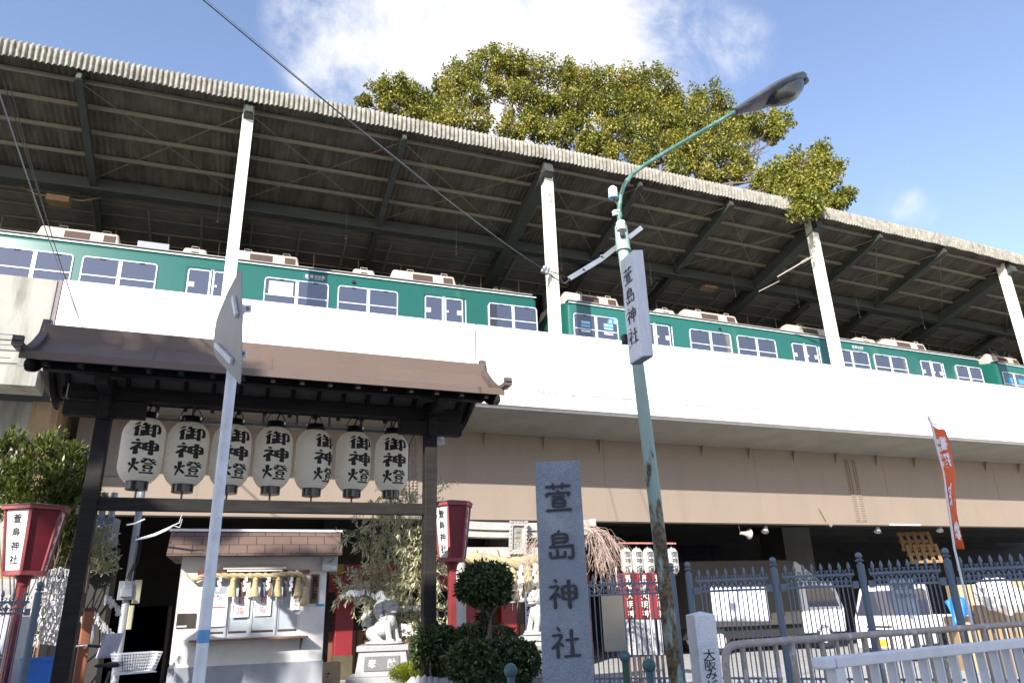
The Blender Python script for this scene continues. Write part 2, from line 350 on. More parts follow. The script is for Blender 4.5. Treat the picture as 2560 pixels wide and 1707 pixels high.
M['rail']=mat('white_guard_rail',(.82,.82,.85),.4,var=.04,scale=3,stain=(.6,.6,.62),samt=.5,sscale=6)
M['rails']=mat('dark_rail_bar',(.17,.165,.165),.6,var=.1,scale=5)
M['asphalt']=mat('asphalt_surface',(.11,.11,.11),.9,var=.2,scale=40,bump=.3,bscale=150)
M['pave']=mat('pale_concrete_ground',(.42,.41,.39),.9,var=.08,scale=2,stain=(.27,.26,.25),samt=.5,sscale=1.5,bump=.1,bscale=80)
M['greypaper']=mat('grey_paper_strips',(.56,.55,.55),.85,var=.2,scale=30)  # darker grey version of the white paper, mottled by noise
M['stake']=mat('grey_white_stake',(.42,.42,.42),.7,var=.1,scale=5)
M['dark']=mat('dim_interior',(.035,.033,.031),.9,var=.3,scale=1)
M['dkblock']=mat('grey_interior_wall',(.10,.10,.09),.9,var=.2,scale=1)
M['truckwhite']=mat('truck_white_paint',(.78,.78,.80),.3,var=.02,coat=.4)
M['truckgrey']=mat('truck_box_brown',(.055,.05,.046),.6,var=.1)
M['tarp']=mat('blue_tarp',(.02,.16,.58),.45,var=.15,scale=7)
M['orange']=mat('red_flag_cloth',(.80,.13,.03),.7,var=.06,scale=3)
M['navy']=mat('navy_cloth',(.012,.017,.04),.85,var=.2,scale=3)
M['trunkm']=mat('tree_bark',(.13,.10,.075),.9,var=.35,scale=6,bump=.5,bscale=12)
M['twig']=mat('pale_bare_twig',(.46,.34,.28),.8,var=.2,scale=20)
M['bamboost']=mat('bamboo_stalk',(.33,.34,.17),.6,var=.2,scale=9)
M['cab']=mat('grey_blue_cabinet',(.22,.25,.29),.5,var=.12,scale=4,stain=(.12,.12,.12),samt=.4,sscale=3)
M['steel']=mat('steel_grey',(.32,.33,.35),.4,metal=.5,var=.08)
M['infoplate']=mat('brushed_steel_plate',(.33,.315,.27),.28,metal=.6,var=.05,scale=2)
M['yellow']=mat('yellow_plate',(.75,.52,.02),.5,var=0)
M['terra']=mat('red_brown_post',(.28,.10,.045),.75,var=.25,scale=5)
M['towel']=mat('pale_towel',(.42,.41,.50),.9,var=.1)
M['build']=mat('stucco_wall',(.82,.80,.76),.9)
M['greennet']=mat('pale_green_mesh',(.45,.58,.52),.6,var=.1)

def translucent(m,f,col):
    t=m.node_tree; n=t.nodes; l=t.links; b=n['Principled BSDF']; tr=n.new('ShaderNodeBsdfTranslucent'); tr.inputs['Color'].default_value=tuple(col)+(1,); ms=n.new('ShaderNodeMixShader'); ms.inputs[0].default_value=f
    l.new(b.outputs[0],ms.inputs[1]); l.new(tr.outputs[0],ms.inputs[2]); l.new(ms.outputs[0],n['Material Output'].inputs['Surface'])
translucent(M['paper'],.45,(.98,.93,.82))
# ---------------------------------------------------------------- ground
g=MB(); g.add([(-400,7.4,0),(400,7.4,0),(400,900,0),(-400,900,0)],[(0,1,2,3)]); struct(g.build('precinct_ground',M['pave']))
g=MB(); g.add([(-400,-900,-.13),(400,-900,-.13),(400,2.0,-.13),(-400,2.0,-.13)],[(0,1,2,3)]); struct(g.build('road',M['asphalt']))
g=MB(); g.bb((-400,2.0,-.3),(400,7.4,0)); struct(g.build('pavement',M['pave']))
# ---------------------------------------------------------------- viaduct
def camber(p,k=1.0):
    f=max(0,min(1,(p.z-6)/7)); p.z-=.00105*(p.x-7)**2*f*k; return p
def cbuild(mb,*a,**k):
    for p in mb.v: camber(p)
    return mb.build(*a,**k)
XA,XB=-3.36,46.0
via=thing('viaduct','white panelled railway viaduct with brown steel girder','viaduct',(0,17,0))
def xs(a,b,st): 
    n=max(1,int(round((b-a)/st))); return [a+(b-a)*i/n for i in range(n+1)]
mb=MB(); joints=[5.06,11.9,13.21,19.7,26.5,33.4]
edges=[XA]+[5.08,13.2,21.4,29.6,37.8]+[XB]
for a,b in zip(edges[:-1],edges[1:]):
    X=xs(a+.017,b-.017,1.5)
    for x0,x1 in zip(X[:-1],X[1:]): mb.bb((x0,15.0,6.32),(x1,15.22,7.84))
cbuild(mb,'parapet_panels',M['parapet'],via,True)
mb=MB(); mb.bb((XA,15.03,6.2),(XB,15.2,7.78)); cbuild(mb,'parapet_core',M['black'],via,True)
# edge beam with a stepped lip
mb=MB(); prof=[(15.0,6.318),(14.94,6.30),(14.94,5.92),(15.03,5.90),(15.03,5.86),(16.9,5.75),(16.9,6.25),(15.0,6.25)]
mb.add([(XA,y,z) for y,z in prof]+[(XB,y,z) for y,z in prof],[tuple(range(8)),tuple(range(15,7,-1))]+[(i,i+8,(i+1)%8+8,(i+1)%8) for i in range(8)])
o=mb.build('deck_edge',M['lip'],via,True)
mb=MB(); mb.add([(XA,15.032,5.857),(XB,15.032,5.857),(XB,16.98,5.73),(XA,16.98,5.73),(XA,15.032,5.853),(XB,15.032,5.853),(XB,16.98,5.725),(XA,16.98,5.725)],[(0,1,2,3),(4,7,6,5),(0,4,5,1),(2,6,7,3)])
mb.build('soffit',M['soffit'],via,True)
mb=MB()
for x in xs(XA,XB,2.4): mb.bb((x,15.05,5.838),(x+.012,16.95,5.842-0.0)) if False else None
gd=MB(); gd.bb((XA+.35,17.0,3.62),(XB,17.03,5.75)); gd.bb((XA+.35,16.88,3.585),(XB,17.2,3.62))
gd.build('girder',M['girder'],via,True)
mb=MB()
for i,x in enumerate(xs(-2.2,XB-1,1.62)): mb=MB(); mb.prism([(x,17,5.74),(x,16.86,5.74),(x,17,5.38)],(.018,0,0)); mb.build('gusset',M['girder'],via,True)
for cx in (4.02,17.9):
    p=MB(); p.bb((cx-.22,16.985,3.68),(cx+.22,17.0,5.6))
    pl=p.build('splice_plate',M['girder'],via,True)
    r=MB()
    for i in range(5):
        for k in range(26):
            if i==2: continue
            r.lathe([(.033,0),(.028,.026),(.012,.034)],(cx-.17+i*.085,16.985,3.74+k*.071),6,M=Matrix.Rotation(R(90),3,'X'))
    r.build('rivets',M['girder'],pl,True)
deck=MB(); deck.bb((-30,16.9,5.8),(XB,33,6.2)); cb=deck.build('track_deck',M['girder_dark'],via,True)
mb=MB()
for x in xs(-8,44,3.4): mb.bb((x,17.25,4.6),(x+.2,32,5.78))
for y in (20,23,26,29,32): mb.bb((-12,y,4.2),(XB,y+.25,5.78))
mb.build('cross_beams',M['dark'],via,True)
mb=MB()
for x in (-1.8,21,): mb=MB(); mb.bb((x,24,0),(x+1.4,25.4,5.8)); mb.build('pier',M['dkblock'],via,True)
# cable along the edge beam
mb=MB(); pts=[]
for i in range(120):
    x=XA+.6+i*.36; z=6.36+.012*math.sin(i*1.3)
    if 20.2<x<22.6: z-=.16*math.sin((x-20.2)/2.4*math.pi)
    if 34<x<36: z-=.12*math.sin((x-34)/2*math.pi)
    pts.append((x,14.96,z))
mb.tube(pts,.006,5); pts=[(p[0],14.93,p[2]-.075-.02*math.sin(k*.7)) for k,p in enumerate(pts)]; mb.tube(pts,.005,5)
for i in range(52): mb.bb((XA+.8+i*.83,14.955,6.335),(XA+.808+i*.83,14.985,6.375))
mb.build('edge_cable',M['steel'],via,True)
# left abutment in bare concrete
ab=thing('concrete_abutment','stained grey concrete abutment at the end of the white viaduct panels','abutment',(-6,16,0))
mb=MB(); mb.bb((-20,15.0,6.0),(-3.44,15.3,7.78)); mb.bb((-20,14.93,5.62),(-3.44,15.6,5.98))
mb.build('parapet_wall',M['concrete'],ab,True,bev=.01)
mb=MB(); mb.bb((-20,16.2,0),(-3.72,17.6,5.64)); mb.build('abutment_wall',M['concrete'],ab,True)
mb=MB(); mb.bb((-3.72,16.19,0),(-3.25,17.6,5.66)); mb.build('stained_corner',M['concrete_stain'],ab,True)
mb=MB(); mb.bb((-3.44,15.02,5.95),(-3.365,15.25,7.8)); mb.build('joint_cover',mat('joint_cover_purple_grey',(.2,.16,.17),.6),ab,True)
mb=MB()
for k,(z,s) in enumerate([(6.55,.03),(6.35,.02),(6.1,.03)]): mb.tube([(-12+i*.9,14.9,z-s*math.sin(i*1.1)) for i in range(10)],.012,5)
mb.build('pipe_runs',M['steel'],ab,True)
# dark space under the tracks
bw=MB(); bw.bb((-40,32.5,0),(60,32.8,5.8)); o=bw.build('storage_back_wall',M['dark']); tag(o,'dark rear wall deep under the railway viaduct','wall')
# ---------------------------------------------------------------- station canopy
can=thing('station_canopy','long corrugated canopy roof over the elevated tracks on cream columns','canopy',(0,15.3,6.2))
def rz(y): return 13.05-.246*(y-15.3)
mb=MB(); top=[];bot=[]
Xs=[-9+i*.115/6 for i in range(int((46+9)/(.115/6)))]
def cor(x): return .030*math.cos(2*math.pi*x/.115)
rows=[]
for (y,z) in [(15.22,13.02),(15.20,13.20),(15.19,13.36),(15.24,13.46),(15.36,13.50)]:
    rows.append([camber(V((x,y-cor(x),z+ .015*math.sin(x*.9)+(.012*math.sin(x*7.3) if z<13.1 else 0)))) for x in Xs])
mb.grid(rows); mb.build('corrugated_fascia',M['fascia'],can,True,smooth=60)
mb=MB(); Xr=[-9+i*.135/4 for i in range(int(55/(.135/4)))]
rows=[[camber(V((x,y,rz(y)+.12+.018*math.cos(2*math.pi*x/.135)))) for x in Xr] for y in (15.28,17.0,19.25)]
mb.grid(rows); mb.build('roof_sheet',M['roofsheet'],can,True,smooth=60)
mb=MB(); n=22
for i in range(n):
    y=19.25+i*1.62/n; z=rz(y)+.06
    for x0,x1 in zip(xs(-9,46,4)[:-1],xs(-9,46,4)[1:]): mb.box(((x0+x1)/2,y,z),(x1-x0,.055,.012),M=Matrix.Rotation(R(-28),3,'X'))
cbuild(mb,'louvre_band',M['slat'],can,True)
mb=MB(); rows=[[camber(V((x,y,rz(y)+.16))) for x in xs(-9,46,2)] for y in (15.3,19.2,21.0)]; mb.grid(rows); mb.build('roof_backing',M['rafter'],can,True)
raf=[(-3.9,.10),(-.38,.17),(3.35,.10),(7.35,.26),(10.25,.10),(13.4,.12),(16.75,.26),(19.35,.11),(22.25,.11),(25.6,.26),(29.2,.11),(32.5,.12),(36,.26),(40,.12)]
for x,wd in raf:
    mb=MB(); h=.16+wd*.9
    mb.bar((x,15.3,rz(15.3)-h/2+.02),(x,20.95,rz(20.95)-h/2+.02),wd,h)
    mb.bar((x,15.3,rz(15.3)-h+.01),(x,20.95,rz(20.95)-h+.01),wd+.06,.02)
    cbuild(mb,'rafter',M['rafter'],can,True)
for y in (15.62,16.30,17.04,17.80,19.22,19.40):
    mb=MB()
    for x0,x1 in zip(xs(-9,46,3)[:-1],xs(-9,46,3)[1:]): mb.bar((x0,y,rz(y)+.045),(x1,y,rz(y)+.045),.055,.09)
    for x in xs(-8.8,46,.62): mb.bb((x,y-.034,rz(y)-.004),(x+.02,y+.034,rz(y)+.06))
    cbuild(mb,'purlin',M['purlin'],can,True)
mb=MB()
for x0,x1 in zip(xs(-9,46,3)[:-1],xs(-9,46,3)[1:]):
    mb.bar((x0,18.55,rz(18.55)-.16),(x1,18.55,rz(18.55)-.16),.10,.34); mb.bar((x0,18.55,rz(18.55)-.34),(x1,18.55,rz(18.55)-.34),.26,.03)
cbuild(mb,'edge_beam',M['rafter'],can,True)
mb=MB()
for x0,x1 in zip(xs(-9,46,3)[:-1],xs(-9,46,3)[1:]):
    for y in (19.75,20.3,20.8): mb.bar((x0,y,rz(y)-.02),(x1,y,rz(y)-.02),.04,.04)
for x in xs(-8,45,1.32): mb.bar((x,19.3,rz(19.3)-.04),(x,20.85,rz(20.85)-.05),.05,.05); mb.bar((x+.5,20.3,rz(20.3)-.05),(x+.5,20.3,rz(20.3)-.5),.03,.03)
cbuild(mb,'hanger_rails',M['purlin'],can,True)
mb=MB(); cols=[-.385,7.43,16.72,25.5,34.8]
# cross bracing rods
xx=[r[0] for r in raf]
for a,b in zip(xx[:-1],xx[1:]):
    for (ya,yb) in ((15.5,18.4),(18.4,15.5)):
        mb.tube([(a,ya,rz(ya)-.12),(b,yb,rz(yb)-.12)],.010,4)
for x in (-.9,2.4,5.6,9,12.2,15.5,18.2,21,24.2):
    mb.tube([(x,18.2,rz(18.2)),(x,18.2,rz(18.2)-1.0)],.006,4); mb.sphere((x,18.2,rz(18.2)-1.02),.025,6)
cbuild(mb,'bracing_rods',M['wire'],can,True)
for x in cols:
    mb=MB(); y=15.62
    mb.bb((x-.125,y-.13,6.2),(x+.125,y-.115,13.1)); mb.bb((x-.125,y+.115,6.2),(x+.125,y+.13,13.1)); mb.bb((x-.11,y-.115,6.2),(x-.085,y+.115,13.08)); mb.bb((x+.085,y-.115,6.2),(x+.11,y+.115,13.08))
    cbuild(mb,'column',M['column'],can,True)
for x in cols: mb=MB(); mb.bb((x-.2,20.85,6.2),(x+.2,21.25,rz(21)-.0)); mb.build('rear_column',M['rafter'],can,True)
# fittings under the canopy
for px,py in ((147,503),(1460,548),(1770,718)):
    p=at(px,py,18.9); mb=MB(); mb.box(p,(.5,.35,.16)); mb.tube([p+V((-.9,0,.28)),p+V((-.5,0,.1)),p+V((-.2,0,.1))],.02,5); mb.tube([p+V((.9,0,.28)),p+V((.5,0,.1)),p+V((.2,0,.1))],.02,5)
    mb.build('junction_box',mat('rusty_box',(.30,.22,.13),.8,var=.3,scale=5,stain=(.3,.12,.03),samt=.8,sscale=5),can,True)
# pieces on the third column: insulated arm; on the second: two slotted brackets
arm=thing('insulator_arm','white ribbed insulator arm sticking out from the cream canopy column','insulator',at(2030,642,15.45))
mb=MB(); a=at(2030,642,15.45); b=at(1944,692,16.4); mb.tube([a,b],.022,8); d=(b-a).normalized()
for k in range(7): c=a+d*(.12+.035*k); mb.tube([c,c+d*.02],.05,10)
mb.tube([a+V((.05,0,-.04)),a+V((.05,0,.14))],.03,8); mb.tube([b,b+V((.25,.2,-.02)),b+V((-.4,.5,-.35))],.012,6); mb.build('arm_rod',M['ac'],arm,True,smooth=40)
for py in (422,494):
    p=at(1376,py,15.47); mb=MB(); mb.bb((p.x-.035,15.47,p.z-.12),(p.x-.02,15.49,p.z+.12)); mb.bb((p.x+.02,15.47,p.z-.12),(p.x+.035,15.49,p.z+.12)); mb.bb((p.x-.02,15.47,p.z+.105),(p.x+.02,15.49,p.z+.12)); mb.bb((p.x-.02,15.47,p.z-.12),(p.x+.02,15.49,p.z-.105)); mb.build('slot_bracket',M['steel'],can,True)
# second canopy beyond, over the far platforms
c2=thing('far_platform_canopy','dark canopy over the far platforms behind the train','canopy',(0,25,6.2))
mb=MB(); mb.add([(-20,22.4,13.1),(60,22.4,13.1),(60,31,12.2),(-20,31,12.2),(-20,22.4,13.3),(60,22.4,13.3),(60,31,12.4),(-20,31,12.4)],[(0,1,2,3),(7,6,5,4),(0,4,5,1),(2,6,7,3)])
mb.build('roof',M['dark'],c2,True)
mb=MB(); mb.bb((-20,31,6.2),(60,31.2,12.3)); mb.build('rear_wall',M['dark'],c2,True)
mb=MB()
for x in xs(-16,50,3.3): mb.bar((x,22.6,12.85),(x,30.8,11.98),.12,.3); mb.bb((x,22.7,6.2),(x+.22,22.9,12.8))
mb.build('frame',M['rafter'],c2,True)

a=at(255,1165,16.98); b=at(292,1190,16.98); mb=MB(); mb.bb((a.x,16.97,b.z),(b.x,16.985,a.z)); mb.build('data_plate',mat('grey_green_plate',(.20,.19,.155),.5,var=.2,scale=30),via,True,bev=.003)

for x in xs(-.6,XB-2,4.86): mb=MB(); mb.bb((x,16.994,3.63),(x+.014,17.0,5.72)); mb.build('web_seam',M['girder'],via,True)
# ---------------------------------------------------------------- brush-written characters (stroke skeletons on a 100 x 100 field, y down)
BR={
'御':[[(24,6),(16,16),(6,24)],[(26,26),(17,38),(5,49)],[(18,40),(19,66),(18,94)],[(45,8),(40,20),(33,28)],[(36,24),(62,22)],[(30,42),(65,40)],[(49,24),(49,82)],[(50,60),(64,58)],[(36,56),(37,84)],[(28,90),(48,84),(66,80)],[(70,22),(93,19),(93,52),(91,70),(82,66)],[(72,20),(72,96)]],
'神':[[(22,4),(31,15)],[(6,28),(38,25),(24,48),(5,66)],[(22,46),(23,95)],[(30,48),(40,60)],[(48,26),(49,68)],[(48,28),(92,25),(90,66)],[(50,47),(90,45)],[(50,66),(90,64)],[(69,6),(70,96)]],
'燈':[[(8,34),(13,52)],[(37,30),(30,46)],[(22,8),(23,46),(6,92)],[(24,56),(38,80)],[(48,12),(64,9),(46,36)],[(44,20),(54,28)],[(66,8),(80,28),(97,40)],[(86,8),(76,17)],[(93,18),(82,26)],[(54,38),(82,37)],[(55,48),(56,66)],[(55,49),(82,48),(80,66)],[(56,65),(80,64)],[(54,71),(61,82)],[(82,70),(75,83)],[(42,91),(96,88)]],
'萱':[[(6,16),(94,13)],[(33,4),(35,26)],[(67,3),(63,25)],[(49,27),(50,36)],[(12,36),(10,50)],[(12,39),(90,36),(82,48)],[(28,50),(72,48)],[(31,58),(32,84)],[(31,59),(71,57),(69,84)],[(34,71),(68,70)],[(34,83),(68,82)],[(6,95),(95,92)]],
'島':[[(48,3),(39,14)],[(25,16),(26,58)],[(26,17),(72,15),(70,42)],[(28,29),(70,28)],[(28,42),(70,41)],[(10,57),(94,53)],[(26,57),(90,55),(89,86),(84,96),(72,89)],[(14,72),(15,92)],[(38,64),(38,88)],[(15,91),(64,88)],[(63,70),(63,90)]],
'社':[[(24,4),(33,16)],[(7,29),(41,26),(26,50),(5,68)],[(24,48),(25,96)],[(32,50),(43,62)],[(49,43),(92,39)],[(69,10),(70,88)],[(43,91),(97,87)]],
'謹':[[(18,5),(26,14)],[(6,24),(38,22)],[(12,36),(34,35)],[(12,48),(34,47)],[(12,62),(13,86)],[(12,63),(34,61),(33,84)],[(13,84),(33,83)],[(44,16),(94,13)],[(57,6),(58,24)],[(79,5),(78,23)],[(53,30),(54,46)],[(53,31),(86,29),(84,45)],[(54,45),(84,44)],[(69,24),(70,90)],[(50,57),(90,55)],[(52,71),(88,69)],[(44,92),(97,89)]],
}
_B={}
def brush(ch,wgt=11.5):
    k=(ch,wgt)
    if k in _B: return _B[k]
    if ch not in BR: return glyph(ch,.03)
    vs=[];fs=[]
    for st in BR[ch]:
        # resample
        P=[];
        for (a,b) in zip(st[:-1],st[1:]):
            n=max(2,int(math.hypot(b[0]-a[0],b[1]-a[1])/7))
            P+=[(a[0]+(b[0]-a[0])*i/n,a[1]+(b[1]-a[1])*i/n) for i in range(n)]
        P.append(st[-1])
        for _ in range(1): P=[P[0]]+[((P[i-1][0]+2*P[i][0]+P[i+1][0])/4,(P[i-1][1]+2*P[i][1]+P[i+1][1])/4) for i in range(1,len(P)-1)]+[P[-1]]
        n=len(P); base=len(vs); dx,dy=st[-1][0]-st[0][0],st[-1][1]-st[0][1]
        diag=(dx<-6 and dy>6)
        for i,(x,y) in enumerate(P):
            u=i/(n-1); ax,ay=P[min(i+1,n-1)][0]-P[max(i-1,0)][0],P[min(i+1,n-1)][1]-P[max(i-1,0)][1]; l=math.hypot(ax,ay) or 1; nx,ny=-ay/l,ax/l
            hor=abs(ax)/l
            w=wgt*(.5*(1-.28*hor))
            if diag: w*=(1.15-.75*u)
            else: w*=(1.12-.32*math.sin(math.pi*min(1,u*1.05)))
            if i==0: w*=.62
            if i==n-1: w*=.55 if not diag else .35
            vs+=[(x+nx*w,y+ny*w),(x-nx*w,y-ny*w)]
        for i in range(n-1): a=base+2*i; fs.append((a,a+1,a+3,a+2))
    r=([(x/100-.5,.5-y/100) for x,y in vs],fs); _B[k]=r; return r
def vbrush(mb,s,o,rt,up,size,step,wide=1.0,wgt=9,lift=None):
    """brush column; every character its own small layer so strokes never share a plane"""
    o,rt,up=V(o),V(rt).normalized(),V(up).normalized(); nrm=rt.cross(up)
    for i,ch in enumerate(s):
        vs,fs=brush(ch,wgt); c=o-up*(step*i)
        for j,f in enumerate(fs):
            mb.add([c+rt*(vs[q][0]*size*wide)+up*(vs[q][1]*size)+nrm*(.00002*(j%40)) for q in f],[tuple(range(len(f)))])
# ---------------------------------------------------------------- train
def cam_dz(x,z):
    f=max(0,min(1,(z-6)/7)); return -.00105*(x-7)**2*f
RAIL=6.56; YT=17.95
def build_pane_window(w,h):
    """double sliding window, local origin at its lower left corner, face to -Y"""
    root=MB(); fw=.035
    for a,b in (((0,0),(fw,h)),((w-fw,0),(w,h)),((0,h-fw),(w,h)),((0,0),(w,fw)),((w/2-.035,0),(w/2-.006,h)),((w/2+.006,0),(w/2+.035,h))):
        root.bb((a[0],-.020,a[1]),(b[0],-.002,b[1]))
    for s in (0,1): root.bb((fw+s*(w/2),-.024,h*.46),(w/2-fw+s*(w/2),-.004,h*.46+.026))
    return root
def wframe(name,x,z,w,h,par):
    # rounded outer frame as a ring
    mb=MB(); r=.09; 
    def rr(x0,z0,x1,z1,r,n=5):
        P=[]
        for cx,cz,a0 in ((x1-r,z1-r,0),(x0+r,z1-r,90),(x0+r,z0+r,180),(x1-r,z0+r,270)):
            for k in range(n+1):
                a=R(a0+90*k/n); P.append((cx+r*math.cos(a),cz+r*math.sin(a)))
        return P
    def ring(x0,z0,x1,z1,t,r,y0,y1):
        o=rr(x0,z0,x1,z1,r); i=rr(x0+t,z0+t,x1-t,z1-t,max(.01,r-t)); n=len(o)
        vs=[(a,y0,b) for a,b in o]+[(a,y0,b) for a,b in i]+[(a,y1,b) for a,b in o]+[(a,y1,b) for a,b in i]
        fs=[]
        for k in range(n):
            m=(k+1)%n; fs+=[(k,m,n+m,n+k),(k,2*n+k,2*n+m,m),(n+k,n+m,3*n+m,3*n+k)]
        mb.add(vs,fs)
    return mb,ring,rr
def car(label,x0,L,wins,doors,acs,signx=None,lamp=None,extras=None):
    cx=x0+L/2; z0=cam_dz(cx,9.8)-cam_dz(8,9.8)
    slope=(cam_dz(x0+L,9.8)-cam_dz(x0,9.8))/L
    t=thing('train_car',label,'train car',(cx,YT,RAIL+z0),group='green train cars on the viaduct')
    t.rotation_euler=(0,-math.atan(slope),0)
    X=lambda x:x-cx; Z=lambda z:z-RAIL
    a,b=X(x0),X(x0+L)
    mb=MB(); prof=[(0.02,.55),(0,1.2),(0,3.42),(.012,3.50),(.05,3.56)]; prof2=[(2.72-y,z) for y,z in reversed(prof)]; P=prof+[(.35,3.68),(.9,3.78),(1.36,3.80),(1.82,3.78),(2.37,3.68)]+prof2
    n=len(P); r=.22
    secs=[(a,.16,.10),(a+.05,.05,.03),(a+.16,0,0),(b-.16,0,0),(b-.05,.05,.03),(b,.16,.10)]
    vs=[];fs=[]
    for x,ins,dz in secs:
        for y,z in P: vs.append((x,y+(ins if y<.9 else -ins if y>1.8 else 0),z-(dz if z>3.5 else 0)))
    for i in range(len(secs)-1):
        for k in range(n-1): fs.append((i*n+k,i*n+k+1,(i+1)*n+k+1,(i+1)*n+k))
        fs.append((i*n+n-1,i*n,(i+1)*n,(i+1)*n+n-1))
    fs+=[tuple(range(n)),tuple(range(len(secs)*n-1,(len(secs)-1)*n-1,-1))]
    mb.add(vs,fs); mb.build('body',M['train_green'],t,smooth=35)
    g=MB(); g.bar((a+.05,-.012,3.53),(b-.05,-.012,3.53),.03,.03); g.build('gutter',M['alu'],t)
    g=MB(); g.bb((a+.1,.12,3.665),(b-.1,2.6,3.69)); g.build('roof_mat',M['train_roof'],t)
    g=MB(); g.bb((a+.4,.1,-.5),(b-.4,2.6,.6)); g.build('underframe',M['rubber'],t)
    # end gangways
    for sx,xx in ((-1,a),(1,b)):
        g=MB()
        for k in range(8): g.bb((xx+sx*(k*.05),.75,.5),(xx+sx*(k*.05+.03),1.97,2.85))
        g.bb((xx,.82,.55),(xx+sx*.42,1.9,2.78)); g.build('gangway_bellows',M['rubber'],t)
    for i,(wx0,wx1) in enumerate(wins):
        wl=X(wx0); w=wx1-wx0; zb=Z(8.83); h=.93
        mb,ring,rr=wframe('w',wl,zb,w,h,t); ring(wl,zb,wl+w,zb+h,.025,.085,-.022,.004)
        mb.bb((wl+w/2-.04,-.02,zb+.01),(wl+w/2-.008,-.001,zb+h-.03)); mb.bb((wl+w/2+.008,-.02,zb+.01),(wl+w/2+.04,-.001,zb+h-.03))
        for s in (0,1): mb.bb((wl+.03+s*w/2,-.026,zb+.435),(wl+w/2-.03+s*w/2,-.003,zb+.462))
        fr=mb.build('window',M['alu'],t)
        gl=MB(); P2=rr(wl+.01,zb+.01,wl+w-.01,zb+h-.01,.08); gl.prism([(p,-.008,q) for p,q in P2],(0,.02,0)); gl.build('pane',M['glass'],fr)
        g=MB()
        for s in (.22,.75): g.bb((wl+w*s,-.028,zb+h-.045),(wl+w*s+.12,-.018,zb+h-.022))
        g.build('latch',M['rubber'],fr)
    for i,(dx0,dx1) in enumerate(doors):
        dl=X(dx0); w=dx1-dx0; zb=Z(7.72); h=2.08
        d=MB(); d.bb((dl-.02,-.006,zb),(dl+w+.02,.02,zb+h+.02)); dr=d.build('door',M['train_dark'],t)
        for s in (0,1):
            lx=dl+.035+s*(w/2-.01); lw=w/2-.075
            mb,ring,rr=wframe('d',0,0,1,1,t); ring(lx,zb+1.02,lx+lw,zb+h-.05,.028,.06,-.02,.0); 
            mb.bb((lx+lw if s==0 else lx-.016,-.016,zb),(lx+lw+.016 if s==0 else lx,-.002,zb+h-.01))
            fr=mb.build('door_frame',M['alu'],dr)
            gl=MB(); P2=rr(lx+.008,zb+1.03,lx+lw-.008,zb+h-.058,.055); gl.prism([(p,-.0095,q) for p,q in P2],(0,.012,0)); gl.build('pane',M['glass'],dr)
            st=MB(); sx=lx+(.04 if s==0 else lw-.17); st.bb((sx,-.0135,zb+1.55),(sx+.13,-.0098,zb+1.68)); st.build('sticker',mat('notice_sticker',(.70,.66,.62),.6,var=.12,scale=14,stain=(.62,.18,.18),samt=.7,sscale=11,srange=(.55,.6)) if (i==0 and s==0 and 'sm' not in M) else M['sm'],dr) if False else st.build('sticker',M['sticker'],dr)
            if s==1:
                st=MB(); st.bb((lx+.05,-.0135,zb+1.60),(lx+.095,-.0098,zb+1.655)); st.build('sticker',M['papr'],dr)
        e=MB(); e.bb((dl+w+.02,-.02,zb),(dl+w+.045,.01,zb+h-.06)); e.build('handrail',M['alu'],dr)
    for k,(q0,q1) in enumerate(acs):
        l0,l1=X(q0),X(q1); big=(q1-q0)>1.2; hh=.49 if big else .37
        mb=MB(); y0,y1=.34,2.38; zb=3.60; sl=.10
        mb.add([(l0,y0-.02,zb),(l1,y0-.02,zb),(l1,y1,zb),(l0,y1,zb),(l0+sl,y0+.07,zb+hh),(l1-sl,y0+.07,zb+hh),(l1-sl,y1-.07,zb+hh),(l0+sl,y1-.07,zb+hh)],[(0,3,2,1),(4,5,6,7),(0,1,5,4),(1,2,6,5),(2,3,7,6),(3,0,4,7)])
        o=mb.build('air_conditioner',M['ac'],t,bev=.06,smooth=40)
        g=MB(); W=l1-l0
        for (u0,u1) in (((.33,.62),(.78,.92)) if big else ((.38,.62),)):
            ys=lambda q:y0-.02+.09*q/hh-.006
            zz0,zz1=(.17,.40) if big else (.18,.25)
            g=MB(); g.prism([(l0+W*u0,ys(zz0)-.004,zb+zz0),(l0+W*u1,ys(zz0)-.004,zb+zz0),(l0+W*u1,ys(zz1)-.004,zb+zz1),(l0+W*u0,ys(zz1)-.004,zb+zz1)],(0,.02,0)); g.build('grille',M['brownhole'],o)
        for u in ((.3,.8) if big else (.5,)): g=MB(); g.tube([(l0+W*u-.09,y0+.1,zb+hh-.01),(l0+W*u-.09,y0+.1,zb+hh+.045),(l0+W*u+.09,y0+.1,zb+hh+.045),(l0+W*u+.09,y0+.1,zb+hh-.01)],.010,6); g.build('lifting_handle',M['ac'],o)
    if lamp:
        g=MB(); g.lathe([(.05,0),(.05,.03),(.035,.035),(.03,.06)],(X(lamp),0,3.34),14,M=Matrix.Rotation(R(90),3,'X')); g.build('marker_lamp',M['rubber'],t)
    if signx:
        l0=X(signx); g=MB(); g.bb((l0,-.004,3.27),(l0+.58,.01,3.43)); sgn=g.build('destination_sign',M['signblue'],t)
        tx=MB(); htext(tx,'普通',(l0+.09,-.0065,3.365),(1,0,0),(0,0,1),.095,.12); htext(tx,'中之島',(l0+.33,-.0065,3.365),(1,0,0),(0,0,1),.085,.09)
        htext(tx,'LOCAL',(l0+.08,-.0065,3.295),(1,0,0),(0,0,1),.03,.022); htext(tx,'NAKANOSHIMA',(l0+.30,-.0065,3.295),(1,0,0),(0,0,1),.03,.021)
        tx.build('lettering',M['papr'],sgn)
    if extras: extras(t,X)
    return t
M['sticker']=mat('notice_sticker',(.70,.66,.62),.6,var=.12,scale=14,stain=(.62,.22,.22),samt=.7,sscale=11,srange=(.55,.6))
